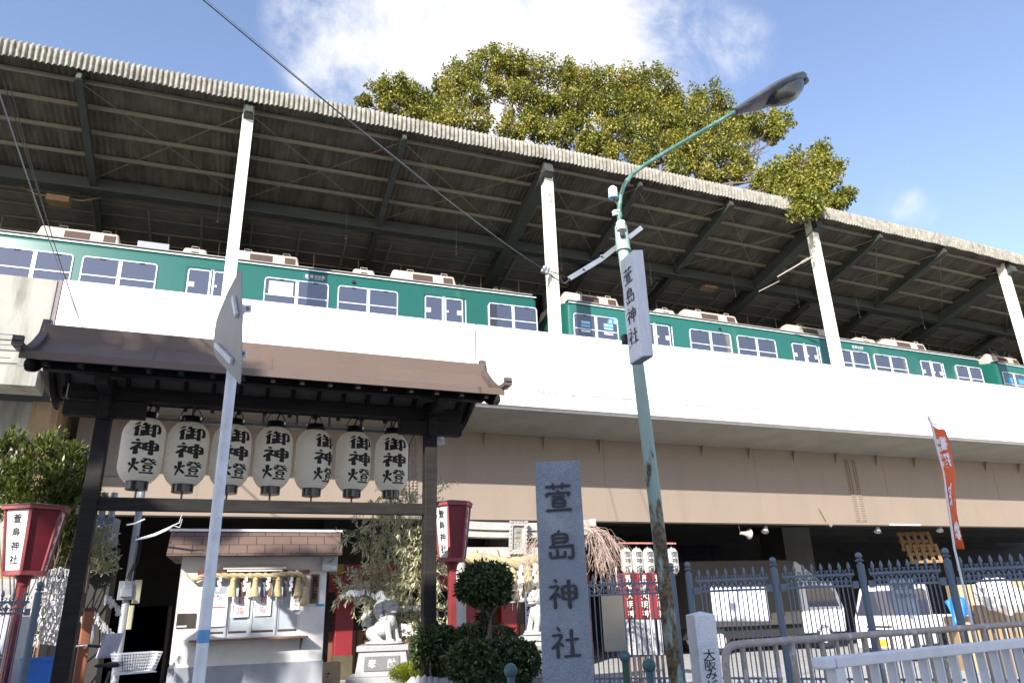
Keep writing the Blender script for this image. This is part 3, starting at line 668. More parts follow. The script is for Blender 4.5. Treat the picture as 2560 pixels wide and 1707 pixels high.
def exA(t,X):
    # curtain drawn behind one pane, roof equipment box with looped cables
    g=MB(); rows=[[(X(.53)+.60*u,-.0095-.0+.0005*math.sin(u*40),8.85-RAIL+.46+.36*v) for u in [k/24 for k in range(25)]] for v in (0,.5,1)]
    g.grid(rows); g.build('curtain',M['curtain'],t)
    x=X(-2.65); g=MB(); g.bb((x,.45,3.80),(x+.72,.75,4.0)); 
    for u in (.16,.56): g.lathe([(.05,0),(.07,.03),(.05,.05),(.07,.08),(.05,.12)],(x+u,.6,3.67),12)
    o=g.build('roof_equipment',M['steel'],t)
    g=MB()
    for s in (0,.05):
        g.tube([(x-.22,.6,3.66),(x-.25,.6,3.78+s),(x-.15,.6,3.86+s),(x,.6,3.86+s)],.016,6); g.tube([(x+.95,.6,3.64),(x+.92,.6,3.78+s),(x+.85,.6,3.86+s),(x+.72,.6,3.86+s)],.016,6)
    g.build('roof_cable',M['cable'],o)
    panto(t,X(-8.3),1)
def exB(t,X):
    for k,(x,) in enumerate([(9.36,),(10.13,)]):
        g=MB(); g.bb((X(x),-.0115,8.83-RAIL+.52),(X(x)+.32,-.0085,8.83-RAIL+.72)); p=g.build('window_poster',M['blue'],t)
        g=MB(); g.bb((X(x)+.02,-.0135,8.83-RAIL+.64),(X(x)+.30,-.0117,8.83-RAIL+.70)); g.bb((X(x)+.02,-.0135,8.83-RAIL+.53),(X(x)+.30,-.0117,8.83-RAIL+.565)); g.build('poster_band',M['curtain'],p)
        g=MB(); g.bb((X(x),-.0115,8.83-RAIL+.36),(X(x)+.3,-.0085,8.83-RAIL+.41)); g.build('sticker',M['papr'],t)
    for k in (0,1):
        g=MB(); l=X(10.28)+k*.18; z=8.83-RAIL+.74; g.bb((l,-.0115,z),(l+.165,-.0085,z+.15)); p=g.build('symbol_sticker',M['blue'],t)
        q=MB()
        if k==1:
            q.lathe([(.014,0),(.014,.002)],(l+.075,-.0117,z+.13),8,M=Matrix.Rotation(R(90),3,'X'))
            q.bar((l+.075,-.0127,z+.11),(l+.08,-.0127,z+.06),.002,.014,up=(1,0,0)); q.bar((l+.08,-.0127,z+.065),(l+.12,-.0127,z+.06),.002,.013); q.bar((l+.12,-.0127,z+.062),(l+.135,-.0127,z+.03),.002,.013,up=(1,0,0))
            for j in range(9):
                a0,a1=R(120+j*24),R(144+j*24); q.bar((l+.075+.035*math.cos(a0),-.0127,z+.05+.035*math.sin(a0)),(l+.075+.035*math.cos(a1),-.0127,z+.05+.035*math.sin(a1)),.002,.010,up=(0,0,1))
        else:
            q.prism([(l+.03,-.0127,z+.02),(l+.135,-.0127,z+.02),(l+.135,-.0127,z+.05),(l+.11,-.0127,z+.06),(l+.10,-.0127,z+.13),(l+.075,-.0127,z+.13),(l+.07,-.0127,z+.06)],(0,.001,0))
        q.build('symbol',M['papr'],p)
def panto(t,x,s):
    g=MB(); y0,y1=.7,2.0; z=3.78
    for y in (y0,y1):
        g.tube([(x-.9,y,z),(x-.15,y,z+.75),(x-.75,y,z+1.55)],.022,6); g.tube([(x+.9,y,z),(x+.15,y,z+.75),(x+.75,y,z+1.55)],.022,6)
        g.tube([(x-.15,y,z+.75),(x+.5,y,z+1.6)],.016,6); g.tube([(x+.15,y,z+.75),(x-.5,y,z+1.6)],.016,6)
    for xx in (-.9,.9): g.tube([(x+xx,y0,z),(x+xx,y1,z)],.03,6); g.tube([(x+xx*.8,.5,z+1.6),(x+xx*.8,2.2,z+1.6)],.025,6)
    g.bb((x-1.1,.5,z-.1),(x+1.1,2.2,z-.04)); g.build('pantograph',M['ac'],t)
def exC(t,X): 
    exB2=[(27.55,),(28.2,)]
    for (x,) in exB2:
        g=MB(); g.bb((X(x),-.0115,8.83-RAIL+.52),(X(x)+.32,-.0085,8.83-RAIL+.72)); g.build('window_poster',M['blue'],t)
    panto(t,X(30.6),1)
car('green train car whose destination sign is left of the middle canopy column',-9.45,17.5,[(-5.42,-3.86),(-3.68,-2.07),(.42,2.03),(2.27,3.88),(6.5,8.0)],[(-7.3,-6.1),(-1.42,-.22),(4.6,5.78)],[(-8.9,-6.9),(-4.85,-2.98),(-1.67,-.95),(-.63,1.32),(2.63,3.38),(3.72,5.72)],1.36,2.67,exA)
car('green train car behind the street lamp with blue posters in its first window',8.93,17.5,[(9.12,10.62),(13.21,14.79),(15.04,16.6),(19.13,20.67),(20.92,22.46),(24.93,26.3)],[(11.35,12.52),(17.25,18.42),(23.12,24.26)],[(8.98,11.0),(12.25,13.1),(13.3,15.55),(17.5,19.8),(20.6,21.7),(21.9,24.2)],19.95,14.4,exB)
car('green train car at the far right with a pantograph on its roof',27.22,17.5,[(27.35,28.65),(31.5,33.0),(33.3,34.9),(37.4,39),(39.3,40.8),(43.2,44.6)],[(29.6,30.8),(35.5,36.7),(41.4,42.6)],[(27.25,29.2),(31.8,34),(36,38)],None,None,exC)
# ---------------------------------------------------------------- lantern gate
GY=8.75
gx0,gx1=-1.315,2.335
gate_=thing('lantern_gate','dark timber gate with brown curved metal roof carrying seven paper lanterns','gate',((gx0+gx1)/2,GY,0))
GW=M['gatewood']
for x in (gx0,gx1):
    mb=MB(); mb.bb((x-.075,GY-.075,0),(x+.075,GY+.075,4.05)); mb.build('post',GW,gate_,True,bev=.008)
mb=MB(); zc=at(697,1252,GY).z; mb.bb((gx0+.07,GY-.045,zc-.135),(gx1-.07,GY+.045,zc)); mb.build('tie_beam',GW,gate_,True,bev=.006)
rx0,rx1=-2.02,3.05; ridge=4.64; YF=.80
def roofz(u): # u 0 ridge ..1 eave, concave
    return ridge-.10-(.47)*(1-(1-u)**1.75)*1.0
def roofrow(sg,off=0,x0=rx0,x1=rx1,n=14):
    return [[(x,GY+sg*(YF*i/n),roofz(i/n)+off) for x in (x0+(x1-x0)*k/10 for k in range(11))] for i in range(n+1)]
mb=MB()
for sg in (-1,1):
    mb.grid(roofrow(sg)); mb.grid(roofrow(sg,-.055))
    z=roofz(1); mb.bb((rx0,GY+sg*YF-.012,z-.075),(rx1,GY+sg*YF+.012,z+.003))
for x in (rx0,rx1):
    for sg in (-1,1):
        for i in range(14):
            a,b=i/14,(i+1)/14; mb.add([(x,GY+sg*YF*a,roofz(a)),(x,GY+sg*YF*b,roofz(b)),(x,GY+sg*YF*b,roofz(b)-.055),(x,GY+sg*YF*a,roofz(a)-.055)],[(0,1,2,3)])
ro=mb.build('roof',M['gateroof'],gate_,True,smooth=30)
mb=MB(); mb.bb((rx0-.02,GY-.085,ridge-.26),(rx1+.02,GY+.085,ridge-.01)); mb.build('ridge_cap',M['gateroof'],ro,True,bev=.02)
mb=MB()
for x in [rx0+.84*k+.4 for k in range(6)]: mb.bb((x,GY-YF,roofz(1)+.002),(x+.004,GY-YF+.01,roofz(1)+.004))
for x in (-.9,.35,1.6):
    sm=MB()
    for i in range(12):
        a,b=i/12,(i+1)/12; sm.bar((x,GY-YF*a,roofz(a)+.001),(x,GY-YF*b,roofz(b)+.001),.012,.008)
    sm.build('sheet_seam',M['gateroof'],ro,True)
# verge strips with upturned ends
for x in (rx0,rx1):
    sx=-1 if x<0 else 1; mb=MB()
    for sg in (-1,1):
        pts=[(GY+sg*YF*u,roofz(u)+.035) for u in [i/12 for i in range(13)]]
        pts+= [(GY+sg*(YF+.09),roofz(1)+.03),(GY+sg*(YF+.16),roofz(1)+.075)]
        pts[0]=(GY,ridge+.05)
        wv=.05
        for (ya,za),(yb,zb) in zip(pts[:-1],pts[1:]): mb.bar((x,ya,za),(x,yb,zb),.085,.05,up=(0,0,1))
        mb.bb((x-.046,GY+sg*(YF+.13)-.025,roofz(1)+.01),(x+.046,GY+sg*(YF+.13)+.025,roofz(1)+.105))
    mb.build('verge',M['verge'],ro,True)
    # curved barge boards below
    mb=MB(); xx=x-sx*.06
    P=[];Q=[]
    for i in range(25):
        u=-1+2*i/24; au=abs(u); P.append((xx,GY+YF*.98*u,roofz(au)-.058)); Q.append((xx,GY+YF*.98*u*(1.0),roofz(au)-.058-.17+.05*au))
    poly=P+Q[::-1]; mb.prism(poly,(-sx*.045,0,0)); 
    # curled toe
    for sg in (-1,1): mb.sphere((xx-sx*.02,GY+sg*(YF*.97),roofz(1)-.13),(.03,.07,.06),10)
    mb.build('bargeboard',GW,gate_,True)
# purlins, brackets, beams, rafters
for dy,z,hh in ((-.5,4.03,.11),(.5,4.03,.11),(0,4.38,.14)):
    mb=MB(); mb.bb((rx0+.17,GY+dy-.055,z-hh/2),(rx1-.17,GY+dy+.055,z+hh/2)); mb.build('purlin',GW,gate_,True,bev=.006)
for x in (gx0,gx1):
    mb=MB(); mb.bb((x-.065,GY-.62,3.86),(x+.065,GY+.62,3.97)); mb.build('cross_arm',GW,gate_,True,bev=.008)
    mb=MB(); mb.bb((x-.40,GY-.07,3.64),(x+.40,GY+.07,3.80)); mb.bb((x-.05,GY-.12,3.60),(x+.05,GY+.12,3.9)); mb.build('bracket_block',GW,gate_,True,bev=.01)
mb=MB(); mb.bb((rx0+.32,GY-.06,3.83),(rx1-.32,GY+.06,3.98)); mb.build('main_beam',GW,gate_,True,bev=.006)
M['cream']=mat('cream_beam_end',(.50,.45,.38),.7)
for x in (rx0+.32,rx1-.32):
    mb=MB(); mb.bb((x-.006,GY-.062,3.828),(x+.006,GY+.062,3.982)); mb.build('beam_end_cover',M['cream'] if x<0 else GW,gate_,True)
for k in range(16):
    x=rx0+.22+k*(rx1-rx0-.44)/15
    mb=MB()
    for sg in (-1,1):
        for i in range(4):
            a,b=i/4*.97,(i+1)/4*.97; mb.bar((x,GY+sg*YF*a,roofz(a)-.095),(x,GY+sg*YF*b,roofz(b)-.095),.045,.06)
    mb.build('rafter',GW,gate_,True)
mb=MB(); mb.bb((gx0-.1,GY+.70,3.80),(gx1+.1,GY+.74,3.84))
for k in range(8): mb.bb((gx0+.42+k*.41,GY+.71,3.83),(gx0+.45+k*.41,GY+.73,4.0))
mb.build('lantern_rail',M['steel'],gate_,True)
# ---------------------------------------------------------------- brush lettering for the lanterns
LPX=[(326,1035,.232,.80),(429,1043,.232,.80),(530,1047,.225,.80),(627,1051,.222,.80),(720,1056,.222,.79),(811,1060,.218,.79),(899,1063,.212,.79)]
LY=9.5
lantgroup='white paper lanterns hung in a row under the gate roof'
wordy=['leftmost white paper lantern under the gate roof, beside the dark left post','white paper lantern under the gate roof, second from the dark left post','white paper lantern under the gate roof partly hidden by the white sign pole','white paper lantern under the gate roof just right of the white sign pole','white paper lantern under the gate roof turned so its writing faces right','white paper lantern under the gate roof, second from the right gate post','rightmost white paper lantern under the gate roof, next to looped black cables']
def lantern(loc,r,h,turn,label,group,text='御神燈',seg=40,ribs=26,tsize=.86):
    t=thing('paper_lantern',label,'lantern',loc,turn,group)
    prof=[];nr=ribs
    for i in range(nr*4+1):
        u=i/(nr*4); zz=-h/2+h*u
        e=abs(2*u-1); rr=r*(1-.34*e**4.2) if e<1 else r*.6
        rr=r*(1-.40*max(0,(e-.45)/.55)**2.4)
        rib=math.cos(2*math.pi*i/4)*.0028 
        prof.append((rr+rib,zz))
    mb=MB(); mb.lathe(prof,(0,0,0),seg,cap=False); mb.build('paper_body',M['paper'],t,smooth=70)
    cr=r*.535
    for s in (-1,1):
        mb=MB(); mb.lathe([(cr,-.05),(cr+.004,0),(cr,.05)] if s>0 else [(cr*.95,-.055),(cr*.97,0),(cr*.97,.05)],(0,0,s*(h/2+.035)),28); 
        if s<0: mb.lathe([(.012,-.19),(.012,-.055)],(0,0,-(h/2+.035)),6)
        o=mb.build('cap',M['lcap'],t,smooth=40)
    mb=MB(); P=[(cr*1.03*math.cos(a),0,h/2+.03+.19*math.sin(a)) for a in [math.pi*k/12 for k in range(13)]]
    mb.tube(P,.006,6); mb.tube([(.0,0,h/2+.21),(0,0,h/2+.30)],.007,6); mb.build('wire_handle',M['cable'],t)
    mb=MB(); mb.tube([(.03,0.02,h/2+.06),(.02,.03,h/2+.14),(.05,.03,h/2+.22),(.06,.02,h/2+.36)],.011,6); mb.build('power_cable',M['cable'],t)
    def rad(z):
        e=min(1,abs(2*z/h)); return r*(1-.40*max(0,(e-.45)/.55)**2.4)
    mb=MB(); n=len(text); step=h*tsize/n; sz=step*.98
    for i,ch in enumerate(text):
        vs,fs=brush(ch,{'御':16.0,'燈':13.5}.get(ch,18.0)); vs,fs=subdiv(vs,fs,.09)
        zc=h*tsize/2-step*(i+.5)
        P=[]
        for x,y in vs:
            z=zc+y*sz*.94; a=(x*sz*1.66)/r; rr=rad(z)+.0048; P.append((rr*math.sin(a),-rr*math.cos(a),z))
        mb.add(P,fs)
    mb.build('lettering',M['ink'],t); return t
turns=[6,8,14,10,42,26,12]
for i,((vx,vy,r,h),lab) in enumerate(zip(LPX,wordy)):
    k=2560/2352; p=at(vx*k,vy*k,LY); p.y=LY
    a=math.atan2(-(p.x),(p.y))  # face the viewer
    lantern(p,r*.97*9.5/9,.74,math.atan2(p.x,-p.y)+math.pi-0+R(turns[i])-0,lab,lantgroup)
# ---------------------------------------------------------------- sign pole close to the camera
k2=2560/2352
def gpt(px,D,z=0.0,py=None):
    """ground point under the image column px near the horizon at depth D"""
    hy=1520-.0324*(px-1280); p=atd(px,py if py else hy,D); return V((p.x,p.y,z))
def zat(p,px,py):
    """height of the point above ground point p that shows at row py"""
    d=ray(px,py); t=math.hypot(p.x,p.y)/math.hypot(d.x,d.y); return EYE.z+t*d.z
pb=atd(514,1540,4.0)
sp=thing('sign_post','white tubular post in front of the gate carrying a grey sign plate seen from behind','sign post',(pb.x,pb.y,0))
ztop=zat(pb,600,768)
mb=MB(); mb.lathe([(.032,-.13),(.032,ztop-.01),(.028,ztop),(.0,ztop+.004)],(0,0,0),20,cap=False); mb.build('pole',M['galv'],sp,smooth=40)
zb=zat(pb,510,1590); mb=MB(); mb.lathe([(.0328,zb-.032),(.0328,zb+.034)],(0,0,0),20,cap=False); mb.build('blue_band',mat('pale_blue_tape',(.13,.36,.66),.5,var=.04),sp,smooth=40)
# plate: a vertical board standing along the line of sight
pn=atd(603,800,3.86); pf=atd(536,858,4.55); h=(V((pf.x,pf.y,0))-V((pn.x,pn.y,0))).normalized(); nn=V((h.y,-h.x,0))
def onpl(px,py):
    d=ray(px,py); t=(pn-EYE).dot(nn)/d.dot(nn); return EYE+d*t
poly=[onpl(*q) for q in [(602,674),(586,698),(570,728),(548,780),(541,800),(537,824),(534.5,850),(534.5,872),(538,890),(548,904),(571,928),(592,952),(597,959),(600,957),(604,900),(604,760),(603.5,690)]]
mb=MB(); mb.prism(poly,nn*.004); mb.build('sign_plate',M['plateback'],sp,True)
for py in (772,886):
    zc=zat(pb,592,py); mb=MB(); mb.lathe([(.036,-.026),(.038,-.024),(.038,.024),(.036,.026)],(0,0,zc),20); a=math.atan2(FWD.y,FWD.x)-math.pi/2
    rtv=V((math.cos(a),math.sin(a),0)); mb.box(rtv*.055+V((0,0,zc)),(.045,.012,.045),a); cl=mb.build('clamp',M['galv'],sp,smooth=40)
    mb=MB(); mb.lathe([(.011,0),(.011,.012)],rtv*.06+V((0,0,zc))-V((-rtv.y,rtv.x,0))*.006,6,M=Matrix.Rotation(a,3,'Z')@Matrix.Rotation(R(90),3,'X')); mb.build('bolt',M['bolt'],cl)
for q in (((588,745),(597,790)),((544,862),(585,905))):
    a,b=onpl(*q[0]),onpl(*q[1]); s=nn if nn.dot(EYE-pn)>0 else -nn; mb=MB(); mb.bar(a+s*.012,b+s*.012,.016,.03); mb.build('mount_rail',M['galv'],sp,True)
tx=MB(); f=(V((-pb.x,-pb.y,0))).normalized(); rt=V((-f.y,f.x,0))
for i,row in enumerate(('管理','番号')): htext(tx,row,V((pb.x,pb.y,zat(pb,600,845)-i*.03))+f*.0335-rt*.012,rt,V((0,0,1)),.022,.024)
tx.build('lettering',M['inkgrey'],sp,True)
# ---------------------------------------------------------------- street lamp
YL=5.3
lp=[at(1691,1707,YL),at(1661,1455,YL),at(1631,1200,YL),at(1607,1010,YL),at(1592,890,YL),at(1571,720,YL),at(1556,612,YL)]
base=lp[0]+(lp[0]-lp[2]).normalized()*1.35
if base.z<-.05: base.z=-.05
lampo=thing('street_lamp','rusty green street lamp post with curved arm and a shrine name box','street lamp',(base.x,base.y,0))
mb=MB(); mb.tube([base]+lp,[.056,.056,.056,.056,.055,.052,.052,.052],20); mb.build('pole',M['lamp'],lampo,True,smooth=50)
def s5(x,y): return (1440+x*.3189,150+y*.3189)
mb=MB(); mb.tube([at(*s5(374,1500),YL),at(*s5(366,1440),YL),at(*s5(352,1310),YL),at(*s5(350,1285),YL)],[.066,.066,.060,.035],20); mb.tube([at(*s5(372,1490),YL),at(*s5(373,1500),YL)],.071,18); mb.build('collar',M['lamp'],lampo,True,smooth=50)
armp=[(341,1262),(338,1200),(340,1140),(352,1060),(372,1000),(402,945),(440,900),(490,860),(545,822),(620,775),(740,702),(860,632),(980,562),(1110,487),(1245,408)]
mb=MB(); mb.tube([at(*s5(*q),YL) for q in armp],[.022]*3+[.020]*12,14); mb.tube([at(*s5(345,1235),YL),at(*s5(340,1195),YL)],.024,14); mb.tube([at(*s5(395,960),YL),at(*s5(410,938),YL)],.026,12); mb.build('arm',M['lamparm'],lampo,True,smooth=60)
# lamp head: upper shell and a bulging glass below, lofted along its axis
A=at(*s5(1235,408),YL); B=at(*s5(1795,158),YL); ax=(B-A); LH=ax.length; ax.normalize(); side=V((0,1,0))-ax*ax.y; side.normalize(); up=ax.cross(side); 
if up.z<0: up=-up

if side.y<0: side=-side
up=(up*.96+side*.24).normalized(); side=ax.cross(up)
def head(prof,name,mt,seg=20,par=None,half=None,bev=0):
    mb=MB(); vs=[];fs=[];n=len(prof)
    for (u,wd,ht,hb) in prof:
        for k in range(seg):
            a=2*math.pi*k/seg; c,s=math.cos(a),math.sin(a); z=s*(ht if s>0 else hb); vs.append(A+ax*(u*LH)+side*(c*wd*1.85)+up*z)
    for i in range(n-1):
        for k in range(seg): q=i*seg+k; r=i*seg+(k+1)%seg; fs.append((q,r,r+seg,q+seg))
    fs+=[tuple(range(seg)),tuple(range((n-1)*seg,n*seg))]
    mb.add(vs,fs); return mb.build(name,mt,par or lampo,True,smooth=50)
sh=head([(0,.028,.028,.024),(.05,.035,.035,.03),(.18,.055,.05,.042),(.35,.085,.066,.05),(.52,.108,.076,.05),(.70,.115,.076,.046),(.86,.098,.062,.036),(.95,.06,.042,.024),(1.0,.018,.018,.012)],'lamp_shell',M['lamphead'])
head([(.40,.02,.0,.005),(.43,.05,.0,.09),(.50,.072,.0,.15),(.62,.086,.0,.185),(.74,.086,.0,.175),(.84,.070,.0,.13),(.91,.042,.0,.07),(.94,.02,0,.01)],'lens',M['lens'],24,sh)
head([(.02,.03,.01,.036),(.05,.038,.004,.046),(.30,.055,.002,.066),(.40,.06,.002,.06),(.46,.05,0,.03)],'ballast_cover',M['lamphead'],16,sh)
head([(.93,.05,.045,.05),(.96,.045,.04,.06),(1.01,.022,.026,.05),(1.03,.012,.012,.02)],'end_latch',M['greygreen'],12,sh)
mb=MB(); c=at(*s5(290,1045),YL); dd=(at(*s5(285,985),YL)-c).normalized(); mb.tube([c-dd*.055,c-dd*.05,c+dd*.05,c+dd*.075],[.045,.047,.043,.02],16); o=mb.build('light_sensor',M['white'],lampo,True,smooth=50)
mb=MB(); mb.tube([c-dd*.058,c-dd*.02],.048,16); mb.build('sensor_base',mat('pale_blue_plastic',(.33,.47,.58),.5),o,True,smooth=50)
mb=MB(); mb.tube([c-dd*.05,at(*s5(325,1140),YL)],.006,6); mb.tube([c-dd*.02,at(*s5(352,1040),YL)],.008,6); mb.tube([at(*s5(352,1050),YL-.02),at(*s5(375,970),YL-.02),at(*s5(410,925),YL-.01)],.006,6); mb.build('sensor_wire',M['greygreen'],lampo,True)
mb=MB(); c=at(*s5(290,1190),YL); mb.bar(c,at(*s5(335,1185),YL),.04,.02); mb.bar(c+V((0,0,-.03)),at(*s5(335,1200),YL)+V((0,0,-.01)),.03,.015); mb.build('small_clip',M['white'],lampo,True)
mb=MB()
for i,(q,r) in enumerate([((352,1275),.040),((350,1290),.046),((352,1312),.047),((356,1332),.044)]): c=at(*s5(*q),YL-.05); mb.lathe([(r*.8,-.006),(r,-.002),(r,.008),(r*.6,.014)],c,16)
mb.build('insulator_cap',M['galv'],lampo,True,smooth=40)
mb=MB(); c=at(*s5(364,1362),YL-.075); mb.box(c,(.045,.03,.06)); mb.build('cable_entry',M['greygreen'],lampo,True,bev=.006)
mb=MB(); mb.bar(at(1422,697,YL+.09),at(1500,650,YL+.09),.012,.045); mb.bar(at(1500,650,YL+.09),at(1604,569,YL+.09),.012,.045)
for t_ in (.2,.45,.7): c=at(1422+182*t_,697-128*t_,YL+.075); mb.box(c,(.02,.02,.012))
mb.build('cross_bracket',M['cab'],lampo,True)
mb=MB(); mb.bb((0,0,0),(.001,.001,.001)); 
# name box hung on the pole
sb_m=atd(1607.7,889.6,5.06); sb_r=atd(1635,889.6,5.06); sb_l=atz(1573.5,911,sb_m.z); sb_m=V(sb_m); sb_r.z=sb_m.z
zt=EYE.z+(sb_m.z-EYE.z)*1.0; ht=zat(sb_m,1581,625)-sb_m.z
box=thing('shrine_name_box','white illuminated name box hung on the rusty green street lamp post','sign',(sb_m.x,sb_m.y,sb_m.z))
bk=sb_l+(sb_r-sb_m)
mb=MB(); mb.prism([sb_m,sb_r,bk,sb_l],(0,0,ht)); o=mb.build('box_body',M['signbox'],box,True,bev=.006)
mb=MB(); c=(sb_m+sb_r+bk+sb_l)/4; mb.prism([c+(q-c)*.93-V((0,0,.006)) for q in (sb_m,sb_r,bk,sb_l)],(0,0,.004)); mb.build('bottom_plate',mat('grey_panel',(.25,.25,.27),.5),o,True)
rtv=(sb_m-sb_l); fw=rtv.length; rtv.normalize(); nrm=V((rtv.y,-rtv.x,0))
if nrm.dot(EYE-sb_m)<0: nrm=-nrm
tx=MB(); vbrush(tx,'萱島神社',sb_l+rtv*(fw*.5)+nrm*.004+V((0,0,ht*.80)),rtv,V((0,0,1)),.135,.158,wide=1.0,wgt=9.5); tx.build('lettering',M['ink'],o,True)
mb=MB()
for z in (.12,.66): mb.lathe([(.012,0),(.012,.006)],sb_l+rtv*.03+nrm*.001+V((0,0,z)),10,M=nrm.to_track_quat('Z','Y').to_matrix())
mb.build('fixing_screw',M['white'],o,True)
mb=MB(); mb.box(sb_l-rtv*.02+V((0,0,.20)),(.05,.05,.07)); mb.build('hanger_block',M['black'],o,True,bev=.006)
# ---------------------------------------------------------------- granite name pillar
def upright(px,py,D): p=atd(px,py,D); return p
st0=atd(1407,1430,5.6); yaw=YAWF-R(1.5)
st=thing('name_pillar','tall blue grey granite pillar engraved with the shrine name in four characters','stone pillar',(st0.x,st0.y,0),yaw)
zt=zat(st0,1407,1151); w0=.195;w1=.182;dp=.15
mb=MB(); vs=[(-w0,0,0),(w0,0,0),(w0,dp*2,0),(-w0,dp*2,0),(-w1,.01,zt),(w1,.01,zt),(w1,dp*2-.01,zt),(-w1,dp*2-.01,zt)]
mb.add(vs,[(0,3,2,1),(4,5,6,7),(0,1,5,4),(1,2,6,5),(2,3,7,6),(3,0,4,7)]); mb.build('shaft',M['granite'],st,bev=.006)
def zrow(py): return zat(st0,1412,py)
tx=MB()
for ch,vy in zip('萱島神社',(1140,1250,1363,1475)): vbrush(tx,ch,V((-.004,-.0035,zrow(vy*k2))),V((1,0,0)),V((0,0,1)),.236,.1,wide=1.0,wgt=12.5)
mb2=tx; mb2.build('inscription',M['engrave'],st)
# ---------------------------------------------------------------- small stone post
s0=atd(1752,1552,6.0); sp2=thing('stone_marker','short pale granite marker post in front of the iron fence','stone marker',(s0.x,s0.y,0),YAWF+R(10))
mb=MB(); zt=s0.z+.05; a=.092
mb.add([(-a,-a,0),(a,-a,0),(a,a,0),(-a,a,0),(-a,-a,zt-.0),(a,-a,zt),(a,a,zt),(-a,a,zt),(0,0,zt+.028)],[(0,3,2,1),(0,1,5,4),(1,2,6,5),(2,3,7,6),(3,0,4,7),(4,5,8),(5,6,8),(6,7,8),(7,4,8)])
mb.build('shaft',M['marker'],sp2,bev=.006)
tx=MB(); vtext(tx,'大阪みどりの百選萱島',V((.0,-a-.003,zt-.30)),V((1,0,0)),V((0,0,1)),.085,.073,wide=1.25,bold=.012); tx.build('inscription',M['engrave'],sp2)
# ---------------------------------------------------------------- bollards
for i,(px,py,D,r,lab) in enumerate([(1562,1640,7.2,.057,'green round topped bollard between the grey plate and the small stone marker'),(1622.6,1662,6.4,.060,'teal round topped bollard at the foot of the rusty lamp post'),(1276.5,1675,6.4,.060,'teal round topped bollard in front of the clipped bush')]):
    p=atd(px,py,D); b=thing('bollard',lab,'bollard',(p.x,p.y,0),group='round topped bollards by the fence')
    mb=MB(); mb.sphere((0,0,p.z),r,24); mb.build('ball',M['bollard'],b,smooth=60)
    mb=MB(); mb.lathe([(.034,0),(.034,p.z-r*.7),(.045,p.z-r*.72)],(0,0,0),18); 
    if i==0: mb.lathe([(.085,p.z-.32),(.085,p.z-.29),(.06,p.z-.28)],(0,0,0),18)
    mb.build('stem',M['bollard'] if i else mat('green_stem',(.03,.09,.06),.5),b,smooth=40)
# ---------------------------------------------------------------- pipe barrier and guard rail (right foreground)
pa=atd(1835,1610,4.9); z0=pa.z; pe=atz(2900,1534,z0)
d=(pe-pa); d.z=0; Lp=d.length; d.normalize()
br=thing('pipe_barrier','flaking beige tubular barrier in front of the iron fence','barrier',(pa.x,pa.y,0))
c0=pa-d*.10
mb=MB(); mb.tube([V((c0.x,c0.y,0)),c0-V((0,0,.12)),c0-V((0,0,.06))+d*.012,c0-V((0,0,.02))+d*.04,pa-V((0,0,0.004)),pa+d*.1]+[pa+d*(Lp*i/12) for i in range(1,13)],.026,14); mb.build('top_pipe',M['pipe'],br,True,smooth=50)
for i in range(int(Lp/.163)):
    q=pa+d*(.075+.163*i); r=.024 if i%5==3 else .0135
    mb=MB(); mb.tube([(q.x,q.y,0),(q.x,q.y,z0-.01)],r,8); mb.build('upright',M['pipe'] if i%5==3 else M['rails'] if False else M['pipe'],br,True,smooth=50)
mb=MB(); mb.tube([V((pa.x,pa.y,.12)),V((pe.x,pe.y,.12))],.018,8); mb.build('lower_pipe',M['pipe'],br,True)
ga=atd(2044,1658,3.55); z1=ga.z; ge=atz(2850,1575,z1)
d=(ge-ga); d.z=0; Lg=d.length; d.normalize(); n=V((d.y,-d.x,0))
gr=thing('guard_rail','white painted box rail with slanting flat bars at the lower right','guard rail',(ga.x,ga.y,0))
mb=MB(); mb.bar(ga+d*.10,ga+d*Lg,.075,.052); mb.build('top_rail',M['rail'],gr,True,bev=.006)
mb=MB(); mb.bar(ga,ga+d*.094,.078,.055); mb.build('end_cap',M['rail'],gr,True,bev=.012)
q=ga+d*.13; mb=MB(); mb.box((q.x,q.y,(z1-.026)/2),(.075,.06,z1-.026),math.atan2(d.y,d.x)); mb.build('end_post',M['rail'],gr,True,bev=.004)
for i in range(int((Lg-.3)/.15)):
    q=ga+d*(.30+.15*i); mb=MB(); mb.box((q.x,q.y,(z1-.027)/2),(.012,.050,z1-.027),math.atan2(d.y,d.x)); mb.build('flat_bar',M['rail'],gr,True)
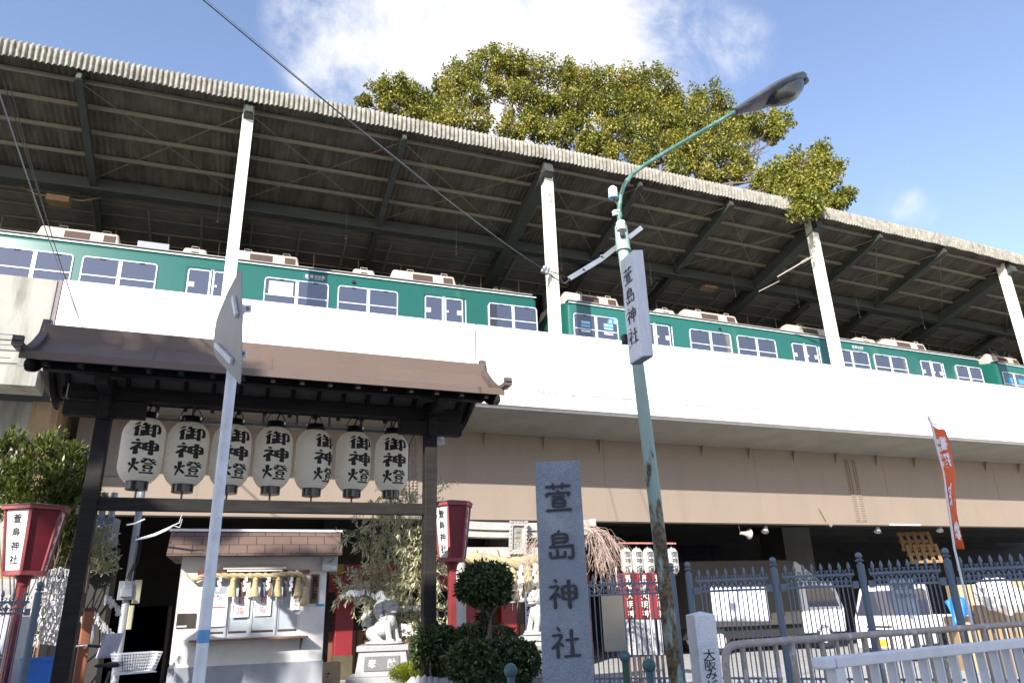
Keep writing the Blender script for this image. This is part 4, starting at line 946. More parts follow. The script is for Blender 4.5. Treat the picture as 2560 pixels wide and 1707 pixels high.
# ---------------------------------------------------------------- iron fence
def fence_panel(p,q,label,n,post=True,skip=0):
    p,q=V((p.x,p.y,0)),V((q.x,q.y,0)); L=(q-p).length; rz=math.atan2(q.y-p.y,q.x-p.x)
    t=thing('iron_fence',label,'fence',p,rz,'blue grey iron fence panels'); H=1.80
    e=.07
    for z0_,z1_ in ((H-.035,H-.012),(H-.145,H-.122)): mb=MB(); mb.bb((e,-.012,z0_),(L-e,.012,z1_)); mb.build('rail',M['fence'],t)
    for z in (.62,.80,.12): mb=MB(); mb.bb((e,-.01,z-.01),(L-e,.01,z+.01)); mb.build('rail',M['fence'],t)
    for s in (0,1):
        for z_ in (H-.16,.60): mb=MB(); mb.bb((.045 if s==0 else L-.10,-.02,z_),(.10 if s==0 else L-.045,.02,z_+.07)); mb.build('mounting_lug',M['fence'],t)
    sp=(L-2*e)/n; src=None; src2=None; src3=None
    for i in range(n):
        x=e+sp*(i+.5)
        if src is None:
            mb=MB(); mb.tube([(0,0,.1),(0,0,H)],.008,6)
            Z=H
            mb.lathe([(.010,0),(.015,.010),(.009,.018),(.010,.025),(.017,.045),(.014,.066),(.005,.092),(0.001,.10)],(0,0,Z),8)
            for sg in (-1,1):
                mb.tube([(sg*.006,0,Z-.02),(sg*.028,0,Z-.012),(sg*.04,0,Z+.008),(sg*.032,0,Z+.022),(sg*.022,0,Z+.014)],.006,5)
                mb.tube([(sg*.006,0,Z-.055),(sg*.026,0,Z-.04),(sg*sp/2,0,Z-.023)],.006,5)
            src=mb.build('picket',M['fence'],t,smooth=50); src.location=(x,0,0)
            mb=MB(); Z=H-.115; mb.lathe([(.012,-.02),(.008,0),(.012,.015),(.016,.034),(.010,.055),(.002,.07)],(0,0,Z),8)
            for sg in (-1,1): mb.tube([(sg*.006,0,Z),(sg*.022,0,Z+.035),(sg*.038,0,Z+.025),(sg*.034,0,Z+.008)],.007,5)
            mb.tube([(0,0,.1),(0,0,Z)],.0065,6)
            src2=mb.build('fleur_bar',M['fence'],t,smooth=50); src2.location=(x+sp/2,0,0)
            mb=MB()
            mb.tube([(-sp*.5,0,.62)]+[(sp*.5*math.cos(math.pi-math.pi*k/8),0,.62+.15*math.sin(math.pi*k/8)) for k in range(9)],.008,6)
            for sg in (-1,1): mb.tube([(sg*sp*.48,0,.60),(sg*sp*.42,0,.45),(sg*.03,0,.33),(sg*.012,0,.16)],.008,6)
            mb.sphere((0,0,.30),.02,8); mb.sphere((0,0,.79),.016,8); mb.sphere((sp*.48,0,.62),.014,6)
            src3=mb.build('scroll',M['fence'],t,smooth=50); src3.location=(x,0,0)
        else:
            for s,xx in ((src,x),(src2,x+sp/2),(src3,x)):
                if s is src2 and i==n-1: continue
                c=s.copy(); COL.objects.link(c); c.parent=t; c.location=(xx,0,0)
    return t
def fence_post(p,label,H=1.86,r=.036):
    t=thing('fence_post',label,'fence post',(p.x,p.y,0),YAWF,'blue grey fence posts with ball finials')
    mb=MB(); mb.lathe([(r,0),(r,H),(r*.9,H+.012)],(0,0,0),16); mb.build('shaft',M['fencepost'],t,smooth=40)
    mb=MB(); mb.lathe([(.02,H+.01),(.018,H+.03),(.044,H+.045),(.018,H+.062)],(0,0,0),14); mb.sphere((0,0,H+.092),.034,14); mb.build('finial',M['fence'],t,smooth=60)
def fp(px,py,D): p=atd(px,py,D); return p
# right hand run: posts read off the photograph, nearer towards the right
posts=[(1728,1404,8.0),(1946,1391,7.62),(2167,1381,7.28),(2390,1371,6.98)]
P=[fp(px,1500,D) for px,py,D in posts]
dirr=(P[3]-P[1]); dirr.z=0; P.append(P[3]+dirr*.5); P.append(P[3]+dirr*1.0)
labs=['fence post beside the small stone marker with a gap on its left','fence post left of the truck seen through the railings','fence post in front of the white truck cab','fence post with the red flag rising behind it']
for p,l in zip(P[:4],labs): fence_post(p,'blue grey '+l)
fence_post(P[4],'blue grey fence post beyond the right edge of the view')
pl=['in front of the white sheet and striped curtain','in front of the dark box truck','in front of the white truck','lit by the sun at the far right']
for a,b,l in zip(P[:4],P[1:5],pl): fence_panel(a,b,'blue grey iron fence panel '+l,8)
Q=[fp(1412,1500,8.35),fp(1686,1500,8.05)]
fence_post(Q[1],'blue grey fence post just right of the rusty lamp post')
fence_panel(Q[0],Q[1],'blue grey iron fence panel between the granite pillar and the lamp post',10)
L0=fp(86,1540,7.7); L1=fp(-190,1550,7.2)
fence_post(L0,'dark fence post at the far left below the red lantern')
fence_panel(L1,L0,'dark iron fence panel in the lower left corner',8)
# steel notice plate fixed to the fence
a=atd(1499,1489,8.0); b=atd(1553,1489,8.0); zb=zat(a,1505,1628)
inf=MB(); dn=(b-a); dn.z=0; c=(a+b)/2; inf.box((c.x,c.y-.03,(a.z+zb)/2),(dn.length,.012,a.z-zb),math.atan2(dn.y,dn.x))
o=inf.build('notice_plate',M['infoplate'],None,bev=.002); 
tag(o,'plain brushed metal plate fixed to the fence beside the granite pillar','notice plate')
def z5(x,y): return (x*.3233,1200+y*.3233)
def z6(x,y): return (400+x*.3233,1200+y*.3233)
def z7(x,y): return (840+x*.3233,1200+y*.3233)
def z8(x,y): return (1300+x*.3233,1200+y*.3233)
def zb1(x,y): return (1800+x*.3234,1200+y*.3234)
# ---------------------------------------------------------------- shrine office booth
BY=13.0
def b6(x,y,Y=BY): return at(*z6(x,y),Y)
bx0,bx1=at(437,1548,BY).x,at(811,1540,BY).x
bo=thing('shrine_office','small white plastered shrine office booth with brown shingled eave and sliding windows','booth',((bx0+bx1)/2,BY,0))
ztop=b6(700,395).z
wx0,wx1=b6(350,1000).x,b6(1085,1000).x; wz0,wz1=b6(700,1205).z,b6(700,752).z
bz=b6(600,1425).z
mb=MB()
for a,b in (((bx0,BY,bz),(wx0,BY+.15,ztop-.1)),((wx1,BY,bz),(bx1,BY+.15,ztop-.1)),((wx0,BY,bz),(wx1,BY+.15,wz0)),((wx0,BY,wz1),(wx1,BY+.15,ztop-.1)),((bx0,BY+.15,bz),(bx0+.12,BY+2.4,ztop-.1)),((bx1-.12,BY+.15,bz),(bx1,BY+2.4,ztop-.1))): mb.bb(a,b)
mb.build('wall',M['plaster'],bo,True)
mb=MB(); mb.bb((bx0-.015,BY-.015,0),(bx1+.015,BY+2.4,bz)); mb.build('base_wall',M['greyplaster'],bo,True)
ra,rb_=b6(90,390,BY-.02),b6(1395,395,BY-.02); ea,eb=b6(50,570,BY-.34),b6(1410,560,BY-.34)
tz=(ra.z+rb_.z)/2; ez=(ea.z+eb.z)/2
me=bpy.data.meshes.new('eave'); me.from_pydata([(ea.x,BY-.34,ez),(eb.x,BY-.34,ez),(rb_.x,BY-.02,tz),(ra.x,BY-.02,tz),(ea.x,BY-.34,ez-.03),(eb.x,BY-.34,ez-.03),(rb_.x,BY+2.5,tz),(ra.x,BY+2.5,tz),(rb_.x,BY+2.5,tz-.35),(ra.x,BY+2.5,tz-.35)],[],[(0,1,2,3),(4,5,1,0),(3,2,6,7),(4,9,8,5),(0,3,7,9,4),(1,5,8,6,2),(7,6,8,9)])
uv=me.uv_layers.new()
for poly in me.polygons:
    for li in poly.loop_indices:
        v=me.vertices[me.loops[li].vertex_index].co; uv.data[li].uv=(v.x,math.hypot(v.y-BY,0)*.0+ (v.z-ez)*1.18)
off=bo.location
for v in me.vertices: v.co-=off
me.materials.append(M['shingle']); o=bpy.data.objects.new('roof',me); COL.objects.link(o); o.parent=bo
mb=MB(); mb.bb((ra.x-.03,BY-.06,tz-.012),(rb_.x+.03,BY+.02,tz+.025)); mb.build('roof_flashing',M['alu'],o,True)
# sliding windows
wy=BY+.05; div=[b6(q,1000).x for q in (350,525,700,905,1085)]
for i in range(4):
    a,b=div[i],div[i+1]; yy=wy+(.025 if i%2 else 0); mb=MB(); f=.035
    for p,q in (((a,wz0),(a+f,wz1)),((b-f,wz0),(b,wz1)),((a+f,wz0),(b-f,wz0+.05)),((a+f,wz1-f),(b-f,wz1))): mb.bb((p[0],yy-.015,p[1]),(q[0],yy+.015,q[1]))
    wn_=mb.build('window',M['winalu'],bo,True); g=MB(); g.bb((a+f,yy-.003,wz0+.05),(b-f,yy+.003,wz1-f)); g.build('pane',M['frost'],wn_,True)
    g=MB(); g.bb((a+f,yy-.0075,wz0+.05),(b-f,yy-.0035,wz0+.085)); g.build('lower_strip',M['wooddark'],wn_,True)
mb=MB(); mb.bb((wx0-.02,BY-.012,wz0-.03),(wx1+.02,BY+.1,wz0)); mb.build('window_sill',M['winalu'],bo,True)
sh0,sh1=b6(222,1230,BY-.25),b6(1145,1208,BY-.25); mb=MB(); zz=(sh0.z+sh1.z)/2; mb.bb((sh0.x,BY-.27,zz-.03),(sh1.x,BY-.012,zz)); mb.build('counter_shelf',M['woodlight'],bo,True,bev=.004)
for q in (300,1080): 
    x=b6(q,1300).x; mb=MB(); mb.prism([(x,BY-.2,zz-.03),(x,BY-.015,zz-.03),(x,BY-.015,zz-.2)],(.02,0,0)); mb.build('shelf_bracket',M['wooddark'],bo,True)
l0,l1=b6(490,675),b6(975,675); mb=MB(); mb.bb((l0.x,BY-.10,l0.z-.035),(l1.x,BY-.002,l0.z+.03)); lf=mb.build('light_fitting',M['ac'],bo,True,bev=.006)
mb=MB(); mb.tube([(l0.x+.06,BY-.07,l0.z-.055),(l1.x-.06,BY-.07,l0.z-.055)],.017,10); mb.build('tube',M['papr'],lf,True,smooth=50)
r0,r1=b6(292,712),b6(1155,712); mb=MB(); mb.bb((r0.x,BY-.045,r0.z-.035),(r1.x,BY-.002,r0.z+.02)); mb.build('wood_rail',mat('dark_red_wood',(.10,.03,.025),.6,var=.2),bo,True)
# shop blind strips and hanging name slips
for i in range(9):
    x=b6(575+i*60,715).x; mb=MB(); mb.bb((x-.02,BY-.052,r0.z-.04),(x+.02,BY-.047,r0.z+.015)); mb.build('name_slip',M['woodlight'] if i%2 else M['cream'],bo,True)
# twisted straw rope with tassels and paper zigzags
def rope(name,label,pts,rad,tass,papers,tl,yo=0,tw=9.0,cat='straw rope',both=True):
    L=V(pts[len(pts)//2]); t=thing(name,label,cat,L)
    P=[]
    pts=[V(p) for p in pts]
    for a,b in zip(pts[:-1],pts[1:]):
        n=max(2,int((b-a).length/(rad*.45)))
        P+=[a+(b-a)*(i/n) for i in range(n)]
    for _ in range(3): P=[P[0]]+[(P[i-1]+P[i]*2+P[i+1])/4 for i in range(1,len(P)-1)]+[P[-1]]
    n=len(P); s=0; mb=MB()
    for k in range(3):
        Q=[];s=0;rr=[]
        for i,p in enumerate(P):
            if i: s+=(P[i]-P[i-1]).length
            d=(P[min(i+1,n-1)]-P[max(i-1,0)]).normalized(); u=V((0,1,0)); w_=d.cross(u).normalized(); a=s/(rad*tw)*2*math.pi+k*2*math.pi/3
            e=max(.35,min(1,i/(n*.10),(n-1-i)/(n*.08)+.35)); Q.append(p+(u*math.cos(a)+w_*math.sin(a))*rad*.52*e); rr.append(rad*.60*e)
        mb.tube(Q,rr,7)
    mb.build('twisted_rope',M['rope'],t,True,smooth=70)
    for p in tass:
        p=V(p); mb=MB(); mb.lathe([(.012,0),(tl*.16,-.05*tl/.3),(tl*.13,-.07*tl/.3),(tl*.17,-tl*.55),(tl*.22,-tl)],p,16,cap=False)
        for q in range(60):
            a=random.random()*6.28; r_=tl*.2*random.random()**.5; mb.tube([p+V((tl*.1*math.cos(a),tl*.1*math.sin(a),-.2*tl)),p+V((r_*1.15*math.cos(a),r_*1.15*math.sin(a),-tl*(.96+.09*random.random())))],.004*tl/.3,3)
        mb.build('tassel',M['straw'],t,True)
    for p in papers:
        p=V(p); mb=MB(); w_=tl*.13; z=0
        for j in range(4):
            x0=(-1)**j*w_*.25; mb.add([p+V((x0-w_/2,-.01*j,-z)),p+V((x0+w_/2,-.01*j-.006,-z+.01)),p+V((x0+w_/2+w_*.15,-.01*j-.01,-z-tl*.20)),p+V((x0-w_/2+w_*.15,-.01*j-.004,-z-tl*.21))],[(0,1,2,3)]); z+=tl*.165
        mb.leaf=True; mb.build('paper_zigzag',M['papr'],t,True,solid=.002)
    return t
RY=BY-.10
rp=[b6(*q,RY) for q in ((205,722),(235,765),(270,772),(330,742),(440,738),(520,740),(600,737),(680,742),(760,735),(840,742),(920,728),(1000,722),(1075,724),(1112,745),(1135,800),(1130,870))]
rope('straw_rope','twisted straw rope with tassels strung over the booth window','',0,0,0,0) if False else rope('straw_rope','twisted straw rope with tassels strung over the booth window',rp,.042,[b6(x,745,RY-.02) for x in (570,742,918,1072)]+[b6(1122,815,RY-.01)],[b6(x,750,RY-.05) for x in (462,662,838,1015)],.30)
# strips of patterned paper hanging under the rope
for i,(x,c) in enumerate([(632,'woodlight'),(690,'cream'),(805,'inkgrey'),(858,'woodlight'),(972,'inkgrey'),(1040,'wooddark')]):
    p=b6(x,765,BY-.04); mb=MB(); mb.bb((p.x-.028,BY-.035,p.z-.27),(p.x+.028,BY-.03,p.z+.03)); o=mb.build('hanging_slip',M[c],None); tag(o,'narrow patterned paper slip hanging under the straw rope, '+['beside the leftmost tassel','just left of the second tassel','between the second and third tassels','just left of the third tassel','just right of the third tassel','just left of the fourth tassel'][i],'paper slip','paper slips hanging under the booth rope')
# posters
def poster(name,label,x0,y0,x1,y1,cat='poster',Y=None,group=None):
    Y=Y or (BY+.02); a,b=b6(x0,y0,Y),b6(x1,y1,Y); mb=MB(); mb.bb((a.x,Y-.004,b.z),(b.x,Y,a.z)); o=mb.build(name,M['papr']); tag(o,label,cat,group); return o,a,b,Y-.0055
for i,(x0,y0,x1,y1,l) in enumerate([(560,897,682,1055,'left'),(733,887,852,1045,'right')]):
    o,a,b,y=poster('poster','white new year poster with red characters, '+l+' one of the pair in the booth window',x0,y0,x1,y1,group='new year posters in the booth window')
    W=b.x-a.x;Hh=a.z-b.z; t=MB(); vtext(t,'初詣',(a.x+W*.52,y,a.z-Hh*.22),(1,0,0),(0,0,1),W*.40,Hh*.47,bold=.012); t.build('red_lettering',M['inkred'],o,True)
    t=MB(); vtext(t,'萱島神社',(a.x+W*.12,y,a.z-Hh*.48),(1,0,0),(0,0,1),W*.13,Hh*.125,bold=.02); htext(t,'一月',(a.x+W*.46,y,b.z+Hh*.13),(1,0,0),(0,0,1),W*.15,W*.16); vtext(t,'家内安全商売繁盛',(a.x+W*.92,y,a.z-Hh*.1),(1,0,0),(0,0,1),W*.08,Hh*.105); vtext(t,'交通安全厄除祈願',(a.x+W*.80,y,a.z-Hh*.1),(1,0,0),(0,0,1),W*.08,Hh*.105); t.build('lettering',M['inkgrey'],o,True)
o,a,b,y=poster('schedule_poster','tall white schedule notice in the booth window behind the white sign pole',372,880,506,1127); W=b.x-a.x;Hh=a.z-b.z
t=MB(); htext(t,'年表',(a.x+W*.30,y,a.z-Hh*.07),(1,0,0),(0,0,1),W*.13,W*.18,bold=.03)
for j,r_ in enumerate(('13日','22日','24日','27日','31日')): htext(t,r_,(a.x+W*.38,y,a.z-Hh*(.24+.115*j)),(1,0,0),(0,0,1),W*.11,W*.12)
t.build('lettering',M['inkgrey'],o,True); t=MB(); t.lathe([(W*.045,0),(W*.07,0),(W*.07,.001),(W*.045,.001)],(a.x+W*.62,y,a.z-Hh*.14),16,M=Matrix.Rotation(R(90),3,'X'),cap=False); t.bb((a.x+W*.2,y-.001,a.z-Hh*.43),(a.x+W*.9,y,a.z-Hh*.40)); t.build('red_mark',M['inkred'],o,True)
o,a,b,y=poster('paper_slip','small white paper slip at the right end of the booth window',1013,880,1078,1000,'paper slip'); t=MB(); vtext(t,'おみくじ',(b.x-.06,y,a.z-.11),(1,0,0),(0,0,1),.055,.06); t.build('lettering',M['inkgrey'],o,True)
o,a,b,y=poster('blue_plate','small blue address plate under the wooden plaque on the booth','1205' and 1205,955,1268,972,'plate',BY-.004); o.data.materials[0]=M['blue']
# wooden plaque, clock, brown board
a,b=b6(1170,725,BY-.03),b6(1222,950,BY-.03); mb=MB(); mb.bb((a.x,BY-.03,b.z),(b.x,BY-.003,a.z)); o=mb.build('wooden_plaque',M['woodlight'],None,bev=.003); tag(o,'upright wooden name plaque on the right end of the booth wall','plaque'); t=MB(); vtext(t,'萱島神社社務所',((a.x+b.x)/2,BY-.032,a.z-.07),(1,0,0),(0,0,1),.10,(a.z-b.z-.08)/7,bold=.02); t.build('lettering',M['ink'],o,True)
a,b=b6(1268,592,BY-.1),b6(1352,682,BY-.1); c=(a+b)/2; ck=thing('wall_clock','grey square clock hung at the right corner under the booth eave','clock',(c.x,BY-.1,c.z),R(12)); s=.135
mb=MB(); mb.bb((-s,-.03,-s*1.08),(s,.03,s*1.08)); mb.build('case',M['steel'],ck,bev=.01); mb=MB(); mb.bb((-s*.86,-.034,-s*.94),(s*.86,-.031,s*.94)); mb.build('dial',M['curtain'] if False else mat('clock_dial',(.40,.42,.40),.4,var=.1),ck); mb=MB(); mb.bar((0,-.037,0),(.05,-.037,.06),.006,.012,up=(0,1,0)); mb.bar((0,-.037,0),(-.02,-.037,.03),.006,.014,up=(0,1,0)); mb.build('hands',M['ink'],ck)
a,b=b6(135,1030,BY-.02),b6(267,1138,BY-.02); mb=MB(); mb.bb((a.x,BY-.025,b.z),(b.x,BY-.003,a.z)); o=mb.build('notice_board',M['brownmetal'],None,bev=.003); tag(o,'small dark brown blank board on the left of the booth wall','board'); mb=MB(); mb.bb((a.x+.01,BY-.028,b.z+.012),(a.x+.15,BY-.0255,b.z+.035)); mb.build('label_strip',M['papr'],o,True)
# cardboard box at the corner
c=atd(*z6(1300,1500),13.2); bx=thing('cardboard_box','tall cardboard box standing at the right corner of the booth','box',(c.x,c.y,0),R(4)); zt=zat(c,*z6(1300,1405)); mb=MB(); mb.bb((-.19,-.15,0),(.19,.15,zt)); o=mb.build('carton',M['card'],bx,bev=.004); mb=MB(); mb.bb((-.192,-.03,zt-.0),(.192,.03,zt+.003)); mb.build('tape',M['cream'],o); t=MB(); vtext(t,'ナリモノ',(-.03,-.153,zt-.20),(1,0,0),(0,0,1),.13,.15,bold=.01); t.build('lettering',M['ink'],o)
# ---------------------------------------------------------------- red shrine hall
HY=20.5
def p7(x,y,Y=HY): return at(*z7(x,y),Y)
hall=thing('shrine_hall','red painted shrine hall with paper lanterns behind the stone gateway','shrine hall',(6.5,HY,0))
hx0=b6(1310,700,HY).x; hx1=at(1475,1500,HY).x
zb0,zb1=b6(1450,722,HY).z,b6(1450,652,HY).z
mb=MB(); mb.bb((hx0,HY-.08,zb0),(hx1,HY+.1,zb1)); hb=mb.build('lintel',M['redpaint'],hall,True)
mb=MB(); mb.bb((hx0-.02,HY-.1,zb0-.02),(hx0+.35,HY-.085,zb1+.01)); mb.bb((hx0+.9,HY-.1,zb0-.02),(hx0+1.1,HY-.085,zb1+.01)); mb.build('gold_cap',mat('dull_gold_metal',(.20,.14,.04),.45,metal=.6,var=.2),hb,True)
mb=MB(); z_=b6(1450,735,HY).z; mb.bb((hx0,HY-.05,z_-.42),(hx1,HY+.05,zb0-.03)); mb.build('transom',mat('deep_red_board',(.20,.012,.018),.6,var=.15),hall,True)
for px in (b6(1422,1000,HY).x,p7(1052,1000).x,p7(1320,1000).x,p7(780,1000).x-.3,at(1450,1500,HY).x):
    mb=MB(); mb.bb((px-.23,HY-.18,0),(px+.23,HY+.18,z_)); pl_=mb.build('pillar',M['redpaint'],hall,True,bev=.02)
    mb=MB(); mb.bb((px-.245,HY-.195,0),(px+.245,HY+.195,b6(1422,1350,HY).z)); mb.build('pillar_foot',mat('brass_foot',(.11,.095,.055),.5,metal=.4,var=.2),pl_,True)
mb=MB(); zz=p7(200,1160).z
x=hx0+.1
while x<hx1: mb.bb((x,HY+.2,0),(x+.15,HY+.24,zz)); x+=.185
mb.build('slat_screen',M['terra'] if False else mat('brown_slat_wood',(.13,.06,.03),.7,var=.3,scale=4),hall,True)
mb=MB(); mb.bb((hx0,HY+1.6,0),(hx1,HY+1.7,5.6)); mb.build('inner_wall',M['dark'],hall,True)
M['lant2']=mat('small_lantern_paper',(.50,.485,.45),.8,var=.06,scale=6)
def simple_lantern(px,py,Y,wpx,hpx,text,label,group,turn=0,tsz=.8):
    p=at(px,py,Y); D=(p-EYE).dot(FWD); r=wpx*D/F/2; h=hpx*D/F
    t=thing('small_lantern',label,'lantern',p,math.atan2(p.x,-p.y)+math.pi+R(turn),group)
    prof=[]
    for i in range(41):
        u=i/40; e=abs(2*u-1); prof.append((r*(1-.42*max(0,(e-.6)/.4)**2)+math.cos(i*math.pi)*.0018,-h/2+h*u))
    mb=MB(); mb.lathe(prof,(0,0,0),20,cap=False); b=mb.build('paper_body',M['lant2'],t,smooth=70)
    mb=MB(); mb.lathe([(r*.5,-h/2-.03),(r*.57,-h/2)],(0,0,0),16); mb.build('cap',M['lcap'],t,smooth=40); mb=MB(); mb.lathe([(r*.57,h/2),(r*.5,h/2+.03),(.006,h/2+.031),(.006,h/2+.12)],(0,0,0),16); mb.build('cap',M['lcap'],t,smooth=40)
    if text:
        mb=MB(); n=len(text); st=h*tsz/n; sz=min(st,r*1.15)
        for i,ch in enumerate(text):
            vs,fs=glyph(ch,.012); vs,fs=subdiv(vs,fs,.25); zc=h*tsz/2-st*(i+.5); P=[]
            for x,y in vs:
                a=x*sz/r; P.append(((r+.006)*math.sin(a),-(r+.006)*math.cos(a),zc+y*sz))
            mb.add(P,fs)
        mb.build('lettering',M['ink'],t)
    return t
hl=[(896,1482,19.8,23,56,'さかい','small white lantern hung left-most beside the red pillar behind the bamboo'),(925,1482,19.8,24,56,'音羽','small white lantern with large black writing, next to the red pillar lantern'),(957,1484,19.8,24,56,'石原','small white lantern half hidden by bamboo leaves near the lion-dog'),(987,1484,19.8,24,56,'田中','small white lantern deep in the bamboo left of the gate post'),(1281,1476,18.6,23,56,'山本商店','small white lantern under the straw rope of the stone gateway, left of a twin'),(1304,1474,18.6,23,56,'花月','small white lantern under the straw rope of the stone gateway, right of a twin'),(1258,1478,18.6,22,52,'','plain small lantern half behind the round clipped tree')]
for (px,py,Y,w_,h_,tx_,lab) in hl: simple_lantern(px,py,Y,w_,h_,tx_,lab.replace('left-most ',''),'small paper lanterns at the shrine hall')
# ---------------------------------------------------------------- stone gateway
TY=12.9
def t7(x,y,Y=TY): return at(*z7(x,y),Y)
tor=thing('stone_gateway','pale stone shrine gateway with a framed name tablet and straw rope','gateway',(t7(1370,1000).x,TY,0))
tcx=t7(1372,450).x; lxp=t7(962,1000).x; hw=tcx-lxp
zk1,zk0=t7(1100,332).z,t7(1100,448).z; zn1,zn0=t7(1100,520).z,t7(1100,600).z
mb=MB(); n=24
def sweep(z0,z1,half,d,lift,nm):
    mb=MB(); vs=[];fs=[]
    for i in range(n+1):
        u=-1+2*i/n; x=tcx+half*u; l=lift*abs(u)**3
        vs+=[(x,TY-d,z0+l),(x,TY+d,z0+l),(x,TY+d,z1+l),(x,TY-d,z1+l)]
    for i in range(n):
        for k in range(4): fs.append((i*4+k,i*4+(k+1)%4,i*4+4+(k+1)%4,i*4+4+k))
    fs+=[(0,1,2,3),(4*n+3,4*n+2,4*n+1,4*n)]
    mb.add(vs,fs); return mb.build(nm,M['whitestone2'],tor,True,bev=.006)
M['whitestone2']=mat('pale_weathered_stone',(.40,.39,.36),.85,var=.12,scale=14,stain=(.26,.25,.22),samt=.5,sscale=5,srange=(.52,.7),bump=.15,bscale=60)
zm=(zk0+zk1)/2-.01
sweep(zm+.004,zk1,hw+.62,.17,.10,'top_lintel'); sweep(zk0,zm,hw+.52,.12,.08,'under_lintel'); sweep(zn0,zn1,hw+.34,.09,0,'tie_beam')
for s in (-1,1):
    mb=MB(); mb.tube([(tcx+s*(hw+.03),TY,0),(tcx+s*hw,TY,zk0)],[.125,.105],20); mb.build('pillar',M['whitestone2'],tor,True,smooth=60)
tb=thing('name_tablet','stone name tablet in a carved frame at the centre of the gateway','tablet',(t7(1372,450).x,TY-.2,t7(1372,450).z))
a,b=t7(1308,330,TY-.2),t7(1440,575,TY-.2); hwd=(b.x-a.x)/2; hh=(a.z-b.z)/2; mb=MB(); 
til=Matrix.Rotation(R(10),3,'X')
mb.box((0,0,0),(hwd*1.5,.05,hh*1.5),M=til)
for s in (-1,1):
    mb.box(til@V((s*hwd*.85,-.02,0)),(hwd*.32,.09,hh*2),M=til); mb.box(til@V((0,-.02,s*hh*.88)),(hwd*1.4,.088,hh*.26),M=til)
    for k in range(9): mb.box(til@V((s*hwd*1.0,-.045,-hh+hh*.25*k)),(hwd*.16,.07,hh*.14),M=til)
    for k in range(5): mb.box(til@V((-hwd*.8+hwd*.4*k,-.045,s*hh*1.0)),(hwd*.22,.07,hh*.08),M=til)
o=mb.build('frame',M['whitestone2'],tb,bev=.008)
tx=MB(); vtext(tx,'萱島神社',til@V((0,-.03,hh*.5)),til@V((1,0,0)),til@V((0,0,1)),hwd*.95,hh*.35,wide=1.0,bold=.03); tx.build('inscription',M['concrete'],o)
rpts=[t7(x,y,TY-.22) for x,y in ((975,600),(1050,607),(1130,620),(1220,640),(1300,652),(1380,648),(1450,635),(1520,622),(1600,618),(1680,606),(1760,596))]
rope('straw_rope','thick straw rope sagging across the stone gateway with tassels','' ,0,0,0,0) if False else rope('straw_rope','thick straw rope sagging across the stone gateway with tassels',rpts,.115,[t7(x,y,TY-.3) for x,y in ((1362,672),(1482,652),(1575,640),(1660,632))],[t7(x,y,TY-.32) for x,y in ((1420,660),(1530,645),(1310,668))],.55,tw=7)
mb=MB()
for x in (1080,1240,1470): mb.tube([t7(x,530,TY-.12),t7(x+25,615,TY-.2)],.014,5)
mb.build('rope_ties',M['rope'],tor,True)
# ---------------------------------------------------------------- lion-dogs
def liondog(name,label,c,rz,sc_,mirror=1):
    t=thing(name,label,'statue',c,rz,'stone lion-dogs on pedestals'); s=sc_; mb=MB()
    def e(x,y,z,rx,ry,rz_): mb.sphere((x*s*mirror,y*s,z*s),(rx*s,ry*s,rz_*s),16)
    def tb_(pts,r): mb.tube([(x*s*mirror,y*s,z*s) for x,y,z in pts],[q*s for q in r],10)
    e(0,0,.03,.40,.24,.045)                                    # plinth
    e(-.20,0,.20,.19,.17,.15); e(-.05,0,.30,.17,.14,.17); e(.08,0,.40,.15,.15,.19)   # haunch, trunk, chest
    tb_([(-.22,.13,.22),(-.06,.16,.10),(.02,.15,.06)],[.10,.07,.05]); tb_([(-.22,-.13,.22),(-.06,-.16,.10),(.02,-.15,.06)],[.10,.07,.05])
    tb_([(.12,.10,.38),(.17,.12,.20),(.20,.12,.06)],[.075,.055,.06]); tb_([(.12,-.10,.38),(.17,-.12,.20),(.20,-.12,.06)],[.075,.055,.06])
    for y in (-.12,.12): e(.235,y,.065,.07,.055,.035)
    e(.04,.15,.06,.06,.05,.035); e(.04,-.15,.06,.06,.05,.035)
    e(.12,-.02,.66,.145,.155,.14)                              # head
    e(.235,-.05,.625,.085,.10,.055); e(.23,-.05,.565,.07,.085,.03) # muzzle and jaw
    e(.215,-.05,.70,.05,.11,.03); e(.30,-.065,.655,.03,.035,.025)
    for y in (-.15,.10): e(.10,y,.755,.035,.03,.055)
    for k in range(16):                                        # curled mane
        a=2*math.pi*k/16; 
        for rr,xx,q in ((.175,.03,.052),(.165,-.06,.056),(.10,-.12,.06)): e(xx,rr*math.cos(a+xx*4)-.02,.61+rr*math.sin(a+xx*4),q,q*.82,q*.82)
    for k in range(7): e(-.02+.02*k%3,-.12+.04*k,.45,.04,.03,.05)
    for k,(x,z,r) in enumerate([(-.33,.30,.075),(-.40,.40,.09),(-.42,.51,.095),(-.40,.62,.08),(-.36,.71,.055),(-.33,.78,.03),(-.31,.42,.06),(-.48,.36,.055),(-.50,.47,.05),(-.33,.56,.05)]): e(x,0,z,r*.8,r*.75,r)   # flame tail
    o=mb.build('body',M['whitestone'],t)
    m=o.modifiers.new('remesh','REMESH'); m.mode='VOXEL'; m.voxel_size=.007; m.use_smooth_shade=True
    m2=o.modifiers.new('smooth','SMOOTH'); m2.iterations=2; m2.factor=.5
    f=MB(); 
    for y in (-.10,.0): f.sphere((.262*s*mirror,y*s,.672*s),.017*s,8)
    f.build('eyes',M['darkplate'],t)
    return t
